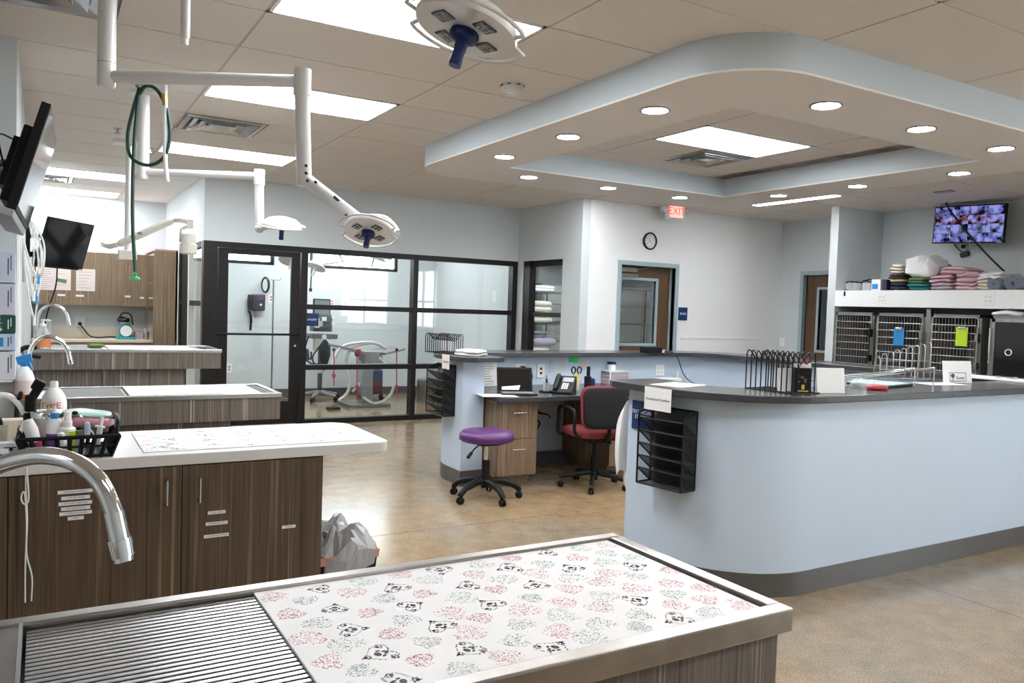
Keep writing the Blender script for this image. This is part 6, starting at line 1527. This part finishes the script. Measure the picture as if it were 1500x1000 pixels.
# ---- linen on the shelf
SH = 1.8305
def sh_fold(name, lab, px0, px1, py0, py1, layers, m, seed, x=8.60, sx=.36, wob=.010, cat='towel', tilt=0):
    a, b = atX(px0, py1, x-sx/2), atX(px1, py0, x-sx/2); z0 = max(SH, a.z); z1 = b.z
    return folded(name, lab, (x, (a.y+b.y)/2, z0), sx, abs(a.y-b.y), z1-z0, layers, M[m], cat, 'linen piled on the kennel shelf', wob=wob, seed=seed, tilt=tilt)
sh_fold('folded_towel', 'navy towel at the bottom of the left shelf stack', 1300, 1325, 413.5, 424, 2, 'navy_t', 1)
sh_fold('folded_towel', 'tan towel between navy and plaid on the left stack', 1300, 1324, 409, 413.5, 1, 'tan_t', 2)
sh_fold('folded_towel', 'black and red plaid towel on the left stack', 1298, 1323, 401, 409, 2, 'dark_t', 3)
sh_fold('folded_towel', 'cream and tan striped towel topping the left stack', 1302, 1322, 386, 401, 3, 'cream_t', 4)
sh_fold('folded_towel', 'teal towel at the bottom under the white blanket', 1325, 1358, 415, 424, 2, 'teal_t', 5, x=8.57)
sh_fold('folded_towel', 'olive green towel between teal towel and white blanket', 1326, 1354, 406, 415, 2, 'green_t', 6)
sh_fold('folded_blanket', 'big white folded blanket highest on the kennel shelf', 1321, 1367, 374, 406, 1, 'linen', 7, wob=.035, cat='blanket', tilt=-.10)
sh_fold('folded_towel', 'round pale grey towel behind the white blanket', 1358, 1383, 387, 424, 1, 'grey2_t', 8, x=8.85, sx=.25)
sh_fold('folded_towel', 'mauve grey towel layer at bottom of the pink heap', 1358, 1394, 414, 424, 2, 'mauve_t', 9, wob=.014)
sh_fold('folded_towel', 'pink towel on top of the mauve layer, left pink stack', 1356, 1393, 402, 414, 2, 'pink_t', 10, wob=.016)
sh_fold('folded_towel', 'slanting pink towel rising to the right above left pink stack', 1374, 1416, 391, 402, 2, 'pink_t', 11, wob=.02, tilt=.03)
sh_fold('folded_towel', 'pink towel at bottom of the right pink stack', 1393, 1432, 412, 424, 2, 'pink_t', 12, wob=.018)
sh_fold('folded_towel', 'pink towel on top of the right pink stack', 1395, 1436, 398, 412, 2, 'pink_t', 13, wob=.022)
sh_fold('folded_towel', 'cream towel under the white cloth beside rolled mats', 1428, 1450, 410, 424, 3, 'cream_t', 14, wob=.012)
sh_fold('folded_towel', 'crumpled white cloth on cream towel beside rolled mats', 1430, 1466, 397, 410, 2, 'linen', 15, wob=.028)
for px, lab, rr_ in ((1456, 'rolled blue grey mat, left of the pair on kennel shelf', .070), (1483, 'rolled blue grey mat at the right with cable looped over it', .078)):
    p = atX(px, 416, 8.42); sp_ = []; 
    for k in range(50): a = k*.40; rad = rr_*(.22+.78*k/49); sp_.append((p.y+rad*math.cos(a), SH+rr_+rad*math.sin(a)))
    q = MB(); vs = []; fs = []
    for (y, z) in sp_: vs += [(8.42, y, z), (8.95, y, z)]
    for k in range(49): fs.append((2*k, 2*k+1, 2*k+3, 2*k+2))
    q.add(vs, fs); tag(obj('rolled_mat', q, M['grey_t'], smooth=True, solid=.012), lab, 'mat', 'linen piled on the kennel shelf')
tb_ = thing('clear_tub', 'clear plastic tub with black cords at the left shelf end', 'tub', atX(1250, 424, 8.5)); p = atX(1250, 424, 8.5)
obj('tub', MB().lathe([(0, 0), (.085, 0), (.10, .095), (.098, .095)], (8.5, p.y, SH), 24, caps=False), M['clear_pl'], tb_, smooth=True)
obj('cords', MB().tube(spline([(8.48, p.y+.10, SH+.10), (8.48, p.y+.02, SH+.115), (8.48, p.y-.10, SH+.10), (8.5, p.y-.22, SH+.14), (8.5, p.y-.30, SH+.11)], 6), .008, 6).tube(spline([(8.46, p.y+.06, SH+.08), (8.47, p.y-.05, SH+.11), (8.5, p.y-.15, SH+.09), (8.5, p.y-.25, SH+.10), (8.52, p.y-.12, SH+.13)], 6), .007, 6), M['black_pl'], tb_)
hk_ = thing('hanging_tag', 'small black tag hanging at the left shelf edge', 'tag', atX(1237, 430, 8.3)); p = atX(1237, 429, 8.30)
obj('tag', MB().cbox((8.302, p.y, p.z-.01), .006, .02, .05), M['black_pl'], hk_); obj('cord', MB().tube([(8.302, p.y, p.z), (8.31, p.y+.01, SH+.012), (8.40, p.y+.02, SH+.004)], .003, 6), M['black_pl'], hk_)
def sbox(name, lab, px0, px1, py0, m, extra=None):
    a, b = atX(px0, 424, 8.44), atX(px1, py0, 8.44); t = thing(name, lab, 'box', (8.5, (a.y+b.y)/2, SH))
    obj('carton', MB().box(8.44, 8.60, b.y, a.y, SH, b.z), m, t, bevel=.003)
    if extra: obj('label', MB().box(8.4385, 8.44, b.y+.03, a.y-.01, SH+.02, SH+.08), M[extra], t)
sbox('device_box', 'white and blue device box on the kennel shelf', 1276, 1290, 409, M['white_pl'], 'bright_blue'); sbox('device_box', 'navy blue box next to the white and blue one', 1292, 1299, 409, mat('navy_card', (.02, .02, .07), .5)); sbox('device_box', 'pale grey box between clear tub and device box', 1263, 1275, 414, M['grey2_t'])

# ================================================================== OPERATING ROOM behind the glass
t = thing('surgery_sign', 'navy blue sign reading SURGERY on the glass wall', 'sign', atY(456, 468, 9.53)); p = atY(456, 468, 9.53)
obj('plate', MB().cbox((p.x, 9.527, p.z), .175, .008, .155), M['bluesign'], t); text('lettering', 'SURGERY', .032, (p.x, 9.522, p.z), (1,0,0), (0,0,1), M['white_ink'], t)
iv = thing('iv_pole', 'thin grey IV pole standing behind the glass door', 'IV pole', atZ(396, 580, 0)); b = Vector((atY(399, 500, 11.9).x, 11.9, 0)); tz = atY(402, 410, 11.9).z
obj('pole', MB().cyl((b.x, b.y, .06), (b.x, b.y, tz), .012, seg=10), M['steel'], iv, smooth=True); obj('hook', MB().tube([(b.x-.11, b.y, tz+.03), (b.x-.09, b.y, tz), (b.x+.09, b.y, tz), (b.x+.11, b.y, tz+.03)], .006, 6), M['steel'], iv)
for k in range(5): a = k*2*PI/5; obj('base_leg', MB().tube([(b.x, b.y, .07), (b.x+.25*math.cos(a), b.y+.25*math.sin(a), .03)], .012, 6), M['steel'], iv)
wp = thing('wall_monitor', 'dark purple patient monitor with handset on operating room wall', 'monitor', atY(377, 443, 12.38)); p = atY(378, 443, 12.34)
obj('casing', MB().cbox((p.x, 12.34, p.z), .20, .10, .25), mat('dark_violet_plastic', (.012, .010, .028), .4), wp, bevel=.02); obj('handset', superq(MB(), (p.x-.13, 12.33, p.z+.0), .05, .08, .24, .5, .6), M['black_pl'], wp, smooth=True)
obj('violet_panel', MB().cbox((p.x+.02, 12.285, p.z+.07), .10, .006, .05), M['purple'], wp); obj('button', MB().cyl((p.x+.03, 12.28, p.z-.03), (p.x+.03, 12.288, p.z-.03), .018), M['white_pl'], wp)
obj('coiled_cord', MB().tube(spline([(p.x-.13, 12.33, p.z-.12), (p.x-.10, 12.33, p.z-.25), (p.x-.105, 12.33, p.z-.42)], 5), .018, 8), M['black_pl'], wp)
co = MB()
for k in range(3): co.tube([(p.x+.10+(.045+.008*k)*math.cos(a*PI/8), 12.34-.012*k, p.z+.27+(.10+.01*k)*math.sin(a*PI/8)) for a in range(16)], .007, 6, closed=True)
obj('cable_coil', co, M['black_pl'], wp)
plate('wall_outlet', 'red outlet beside the purple monitor on operating room wall', atY(397, 437, 12.398), (0,-1,0), .085, .14, 'red'); plate('wall_outlet', 'low red outlet near the bottom left of the glass door', atY(335.5, 539, 12.398), (0,-1,0), .085, .14, 'red')
plate('wall_outlet', 'red outlet right of the grey machine screen', atY(486.5, 443, 12.398), (0,-1,0), .085, .14, 'red'); plate('wall_outlet', 'white outlet with dark sockets on the operating room back wall', atY(505.5, 443, 12.398), (0,-1,0), .085, .14, 'dark')
plate('light_switch', 'white light switch on the operating room right wall', atX(725, 434, 5.768), (-1,0,0), .12, .16, 'switch', 'switch')
# anaesthesia machine
an_ = thing('anesthesia_machine', 'grey anesthesia machine on wheeled stand behind glass', 'medical machine', atZ(468, 583, 0)); AY = 11.75
def ap(px, py, y=AY): return atY(px, py, y)
b = Vector((ap(468, 570).x, AY, 0))
for k in range(5):
    a = k*2*PI/5+.3; d = Vector((math.cos(a), math.sin(a), 0)); lg = obj('base_leg', MB().tube([b+Vector((0, 0, .14)), b+d*.30+Vector((0, 0, .09))], [.03, .02], 8), M['grey_pl'], an_, smooth=True); obj('caster', MB().lathe([(0, -.02), (.04, -.02), (.04, .02), (0, .02)], b+d*.31+Vector((0, 0, .04)), 14, (-d.y, d.x, 0)), M['black_pl'], lg)
obj('column', MB().cyl(b+Vector((0, 0, .12)), (b.x, b.y, ap(468, 500).z), .035), mat('charcoal_post', (.05, .055, .06), .4), an_, smooth=True)
c0, c1 = ap(456, 485), ap(484, 461); obj('control_head', MB().box(c0.x, c1.x, AY-.10, AY+.10, c0.z, c1.z), mat('slate_plastic', (.075, .085, .095), .4), an_, bevel=.01)
kn = MB()
for px, py in ((487, 464), (487, 474), (487, 483)): p = ap(px, py, AY-.08); kn.cyl(p, p-Vector((0, .05, 0)), .025, seg=12)
obj('knob', kn, M['white_pl'], an_); p = ap(475, 467, AY-.105); obj('gauge', MB().cbox(p, .07, .01, .06), M['white_pl'], an_)
c0, c1 = ap(457, 462), ap(483, 438); obj('display', MB().box(c0.x, c1.x, AY-.06, AY-.02, c0.z, c1.z), M['black_pl'], an_, bevel=.01); obj('screen', MB().box(c0.x+.02, c1.x-.02, AY-.064, AY-.06, c0.z+.02, c1.z-.02), mat('grey_screen', (.16, .18, .20), .2), an_)
c0, c1 = ap(452, 495), ap(490, 489); obj('tray', MB().box(c0.x, c1.x, AY-.16, AY+.16, c0.z, c1.z), mat('dark_tray', (.12, .13, .14), .4), an_, bevel=.005)
obj('side_mount', MB().cbox(ap(487, 494, AY-.12), .10, .06, .06).cyl(ap(475, 493, AY-.15), ap(475, 493, AY-.18), .035), M['white_pl'], an_)
c0, c1 = ap(457, 513), ap(468, 496); obj('canister', MB().box(c0.x, c1.x, AY-.14, AY-.03, c0.z, c1.z), M['cream_t'], an_, bevel=.01)
obj('breathing_bag', MB().lathe([(.02, 0), (.085, -.10), (.09, -.22), (.05, -.36), (.015, -.46)], ap(476, 497, AY-.15), 16), M['black_pl'], an_, smooth=True)
hs = MB()
for pts in (((452, 492), (446, 515), (452, 530), (466, 534)), ((470, 505), (458, 522), (462, 533), (474, 530)), ((446, 505), (450, 520), (455, 526), (456, 515))): hs.tube(spline([ap(*p, AY-.16) for p in pts], 6), .012, 6)
obj('hose', hs, M['black_pl'], an_, smooth=True); c0 = ap(448, 520, AY-.1); obj('purple_pack', superq(MB(), c0, .10, .08, .20, .7, .7), M['purple'], an_, smooth=True); obj('cylinder_label', MB().cyl(ap(470, 546, AY-.05), ap(470, 540, AY-.05), .05), M['cream_t'], an_)
obj('vaporizer', MB().cyl(ap(464, 480, AY-.13), ap(464, 466, AY-.13), .04).cyl(ap(470, 478, AY-.13), ap(470, 470, AY-.13), .03), M['enamel'], an_, smooth=True)
# operating table
ot = thing('operating_table', 'stainless pedestal operating table with tilting V-top and red cords', 'operating table', atZ(532, 592, 0)); OY_ = 11.05
def op(px, py, y=OY_): return atY(px, py, y)
cb0 = op(533, 588); obj('base_plate', MB().box(op(503, 594).x, op(563, 594).x, 10.80, 11.35, .0, .045), M['steel'], ot, bevel=.006)
obj('column', MB().box(op(527, 560).x, op(543, 560).x, 10.96, 11.16, .045, op(535, 528).z), M['steel_b'], ot, bevel=.004)
obj('head_box', MB().box(op(530, 520).x, op(556, 520).x, 10.93, 11.2, op(535, 531).z, op(535, 514).z), M['grey_pl'], ot, bevel=.01)
for a, bb in (((491, 508), (531, 518)), ((553, 518), (582, 511))):
    A_, B_2 = op(*a), op(*bb); obj('top_panel', MB().add([A_+Vector((0, -.30, 0)), B_2+Vector((0, -.30, 0)), B_2+Vector((0, .35, 0)), A_+Vector((0, .35, 0)), A_+Vector((0, -.30, .03)), B_2+Vector((0, -.30, .03)), B_2+Vector((0, .35, .03)), A_+Vector((0, .35, .03))], [(3,2,1,0),(4,5,6,7),(0,1,5,4),(1,2,6,5),(2,3,7,6),(3,0,4,7)]), M['steel'], ot)
for px, y0_, y1_ in ((489, 512, 565), (523, 520, 585), (581, 512, 588)):
    A_, B_2 = op(px, y0_, 10.74), op(px, y1_, 10.74); q = MB().tube([A_, B_2], .009, 6); m_ = A_+(B_2-A_)*.72
    q.tube([m_+Vector((.02*math.cos(k*PI/4), 0, .03*math.sin(k*PI/4))) for k in range(8)], .008, 5, closed=True); obj('tie_cord', q, M['pink_red'], ot); obj('cleat', MB().cbox(A_, .03, .04, .04), M['black_pl'], ot)
obj('red_box', MB().cbox(op(524, 516, 10.78), .07, .08, .09), M['red'], ot, bevel=.005)
wh = thing('warm_air_hose', 'white corrugated hoses arching over the operating table', 'hose', op(520, 505))
for pts in (((486, 536), (492, 520), (503, 507), (525, 502), (548, 502), (564, 510)), ((506, 540), (508, 522), (518, 508), (535, 503), (552, 503), (566, 511)), ((507, 540), (512, 556), (511, 570), (505, 580), (496, 586)), ((526, 560), (524, 566), (516, 573)), ((577, 565), (572, 578), (560, 588), (545, 590), (532, 582)), ((556, 524), (562, 530), (566, 536))):
    obj('hose', MB().tube(spline([op(*p, 10.85) for p in pts], 6), .022 if len(pts) > 3 else .018, 10), M['hose_w'], wh, smooth=True)
bw = thing('warming_unit', 'blue and maroon patient warming unit behind the steel column', 'medical machine', atZ(552, 582, 0)); BY = 11.5
def bp(px, py, y=BY): return atY(px, py, y)
c0, c1 = bp(543, 577), bp(562, 541); obj('body', MB().box(c0.x, c1.x, BY, BY+.30, .10, c1.z), mat('deep_blue_plastic', (.04, .05, .13), .4), bw, bevel=.03); obj('front_panel', MB().box(c0.x+.02, c1.x-.02, BY-.006, BY, bp(552, 572).z, bp(552, 557).z), mat('maroon_panel', (.16, .03, .04), .4), bw)
c2 = bp(552, 530); obj('top_unit', superq(MB(), (c2.x, BY+.12, c2.z), .20, .2, .12, .6, .6), M['white_pl'], bw, smooth=True)
for dx in (-.09, .09): obj('caster', MB().lathe([(0, -.02), (.05, -.02), (.05, .02), (0, .02)], ((c0.x+c1.x)/2+dx, BY+.06, .05), 14, (1, 0, 0)), M['black_pl'], bw)
pdl = tag(obj('foot_pedal', MB().box(op(480, 598, 10.7).x, op(498, 598, 10.7).x, 10.66, 10.78, .0, .035), M['black_pl'], bevel=.01), 'black foot pedal on the operating room floor', 'pedal')
bu = thing('steel_bucket', 'round stainless waste bin behind the glass, left of wall file', 'waste bin', atZ(624, 588, 0)); p = atZ(624, 587, 0)
obj('body', MB().lathe([(0, 0), (.15, 0), (.155, .32), (.15, .32)], p, 28), M['steel'], bu, smooth=True); obj('lid', MB().lathe([(.16, .315), (.16, .345), (.08, .36), (0, .362)], p, 28), M['steel_b'], bu, smooth=True)
gc = thing('grey_tube_loop', 'thin grey tube looping down the operating room right wall', 'tube', atX(600, 450, 5.7))
obj('tube', MB().tube(spline([atX(622, 400, 5.755), atX(614, 408, 5.74), atX(609, 425, 5.74), atX(609, 455, 5.74), atX(613, 485, 5.74), atX(620, 500, 5.74), atX(618, 560, 5.755), Vector((5.755, atX(618, 560, 5.755).y, .0))], 8), .010, 6), M['grey_pl'], gc, smooth=True)
gh = thing('oxygen_hose', 'short green hose hanging behind the glass near the sign', 'hose', atY(457, 400, 11.4)); hx = atY(458, 366, 11.4)
obj('hose', MB().tube([(hx.x, 11.4, ZC), hx, atY(455, 424, 11.4)], .010, 6), M['green_hose'], gh); obj('fitting', MB().cyl(atY(455, 422, 11.4), atY(455, 427, 11.4), .022), M['black_pl'], gh)
for lab, c_, nrm, R_, arm in (('white lamp head hanging behind the glass door frame', (426, 381), UPV+AWAY*.5, .17, ((405, 340), (440, 372))),
                              ('small white lamp head behind glass above the blue sign', (463, 391), UPV+AWAY*.4+RIGHT*.3, .14, ((478, 340), (503, 383))),
                              ('white curved lamp head behind glass before the high window', (548, 378), UPV*1+RIGHT*.3, .17, ((600, 340), (572, 379)))):
    C = atY(*c_, 11.0); t = thing('surgical_light', lab, 'surgical light', C, group='operating room lights'); a0, a1 = atY(*arm[0], 11.0), atY(*arm[1], 11.0)
    obj('ceiling_pole', MB().cyl((a0.x, 11.0, 2.42), (a0.x, 11.0, ZC), .03), M['enamel'], t, smooth=True); obj('arm', MB().tube([(a0.x, 11.0, 2.44), a1, C+Vector((0, 0, .03))], .022, 8), M['enamel_y'], t, smooth=True)
    F = frame_at(C, nrm); obj('lamp_head', MB(F).lathe([(0, .07), (R_*.6, .055), (R_*.95, .02), (R_, 0), (R_*.95, -.01), (0, -.012)], seg=28), M['enamel'], t, smooth=True); obj('grip', MB(F).cyl((0, 0, -.012), (0, 0, -.14), .016), M['white_pl'], t)

# ================================================================== STORE ROOM behind the narrow window and the brown door
ws = thing('wire_shelving', 'black wire shelving with towels behind the narrow window', 'shelving', (6.4, 10.0, 0))
for x in (5.98, 6.68):
    for y in (9.85, 10.30): obj('post', MB().cyl((x, y, 0), (x, y, 1.83), .013, seg=10), M['black_mt'], ws)
for z in (.35, .80, 1.28, 1.74):
    q = MB()
    for k in range(9): y = 9.85+.45*k/8; q.cyl((5.98, y, z), (6.68, y, z), .004, seg=5)
    for x in (5.98, 6.68): q.cyl((x, 9.85, z), (x, 10.3, z), .006, seg=6)
    for y in (9.85, 10.3): q.cyl((5.98, y, z-.02), (6.68, y, z-.02), .005, seg=6)
    obj('wire_shelf', q, M['black_mt'], ws)
for n, (nm, lab, c, sx, sy, h, L_, m) in enumerate((('folded_towel', 'cream towels piled on the upper wire shelf behind the window', (6.35, 10.06, 1.287), .40, .34, .32, 4, 'cream_t'), ('folded_towel', 'white cloth draped on top of the wire shelving', (6.36, 10.06, 1.747), .42, .36, .09, 2, 'linen'),
    ('folded_towel', 'lilac towel on the wire shelf behind the window', (6.40, 10.05, .94), .46, .34, .12, 1, 'lilac_t'), ('folded_towel', 'grey rolled towel above the lilac towel', (6.34, 10.05, 1.06), .30, .30, .10, 2, 'grey_t'), ('storage_box', 'white storage box under the lilac towel', (6.36, 10.05, .807), .34, .3, .13, 1, 'white_pl'))):
    folded(nm, lab, c, sx, sy, h, L_, M[m], 'towel' if n < 4 else 'box', 'things on the wire shelving', seed=50+n)
cbk = thing('cage_bank', 'grey stainless cage bank seen through the brown door window', 'kennel', (8.0, 10.9, 0)); CY = 10.65
obj('carcass', MB().box(6.80, 9.6, CY, 11.3, 0, 1.90), M['steel'], cbk)
for i in range(4):
    for j in range(3):
        a = 6.82+i*.695; z = .12+j*.59
        d = obj('cage_door', MB().box(a+.02, a+.66, CY-.02, CY, z, z+.56), M['grey_room'], cbk, bevel=.004)
        obj('bar', MB().box(a+.63, a+.645, CY-.04, CY-.02, z+.02, z+.54).box(a+.02, a+.66, CY-.03, CY-.02, z+.27, z+.285), M['steel_b'], d)
obj('louver', MB().box(6.80, 9.6, CY-.01, CY, 1.87, 1.90), M['steel_b'], cbk)
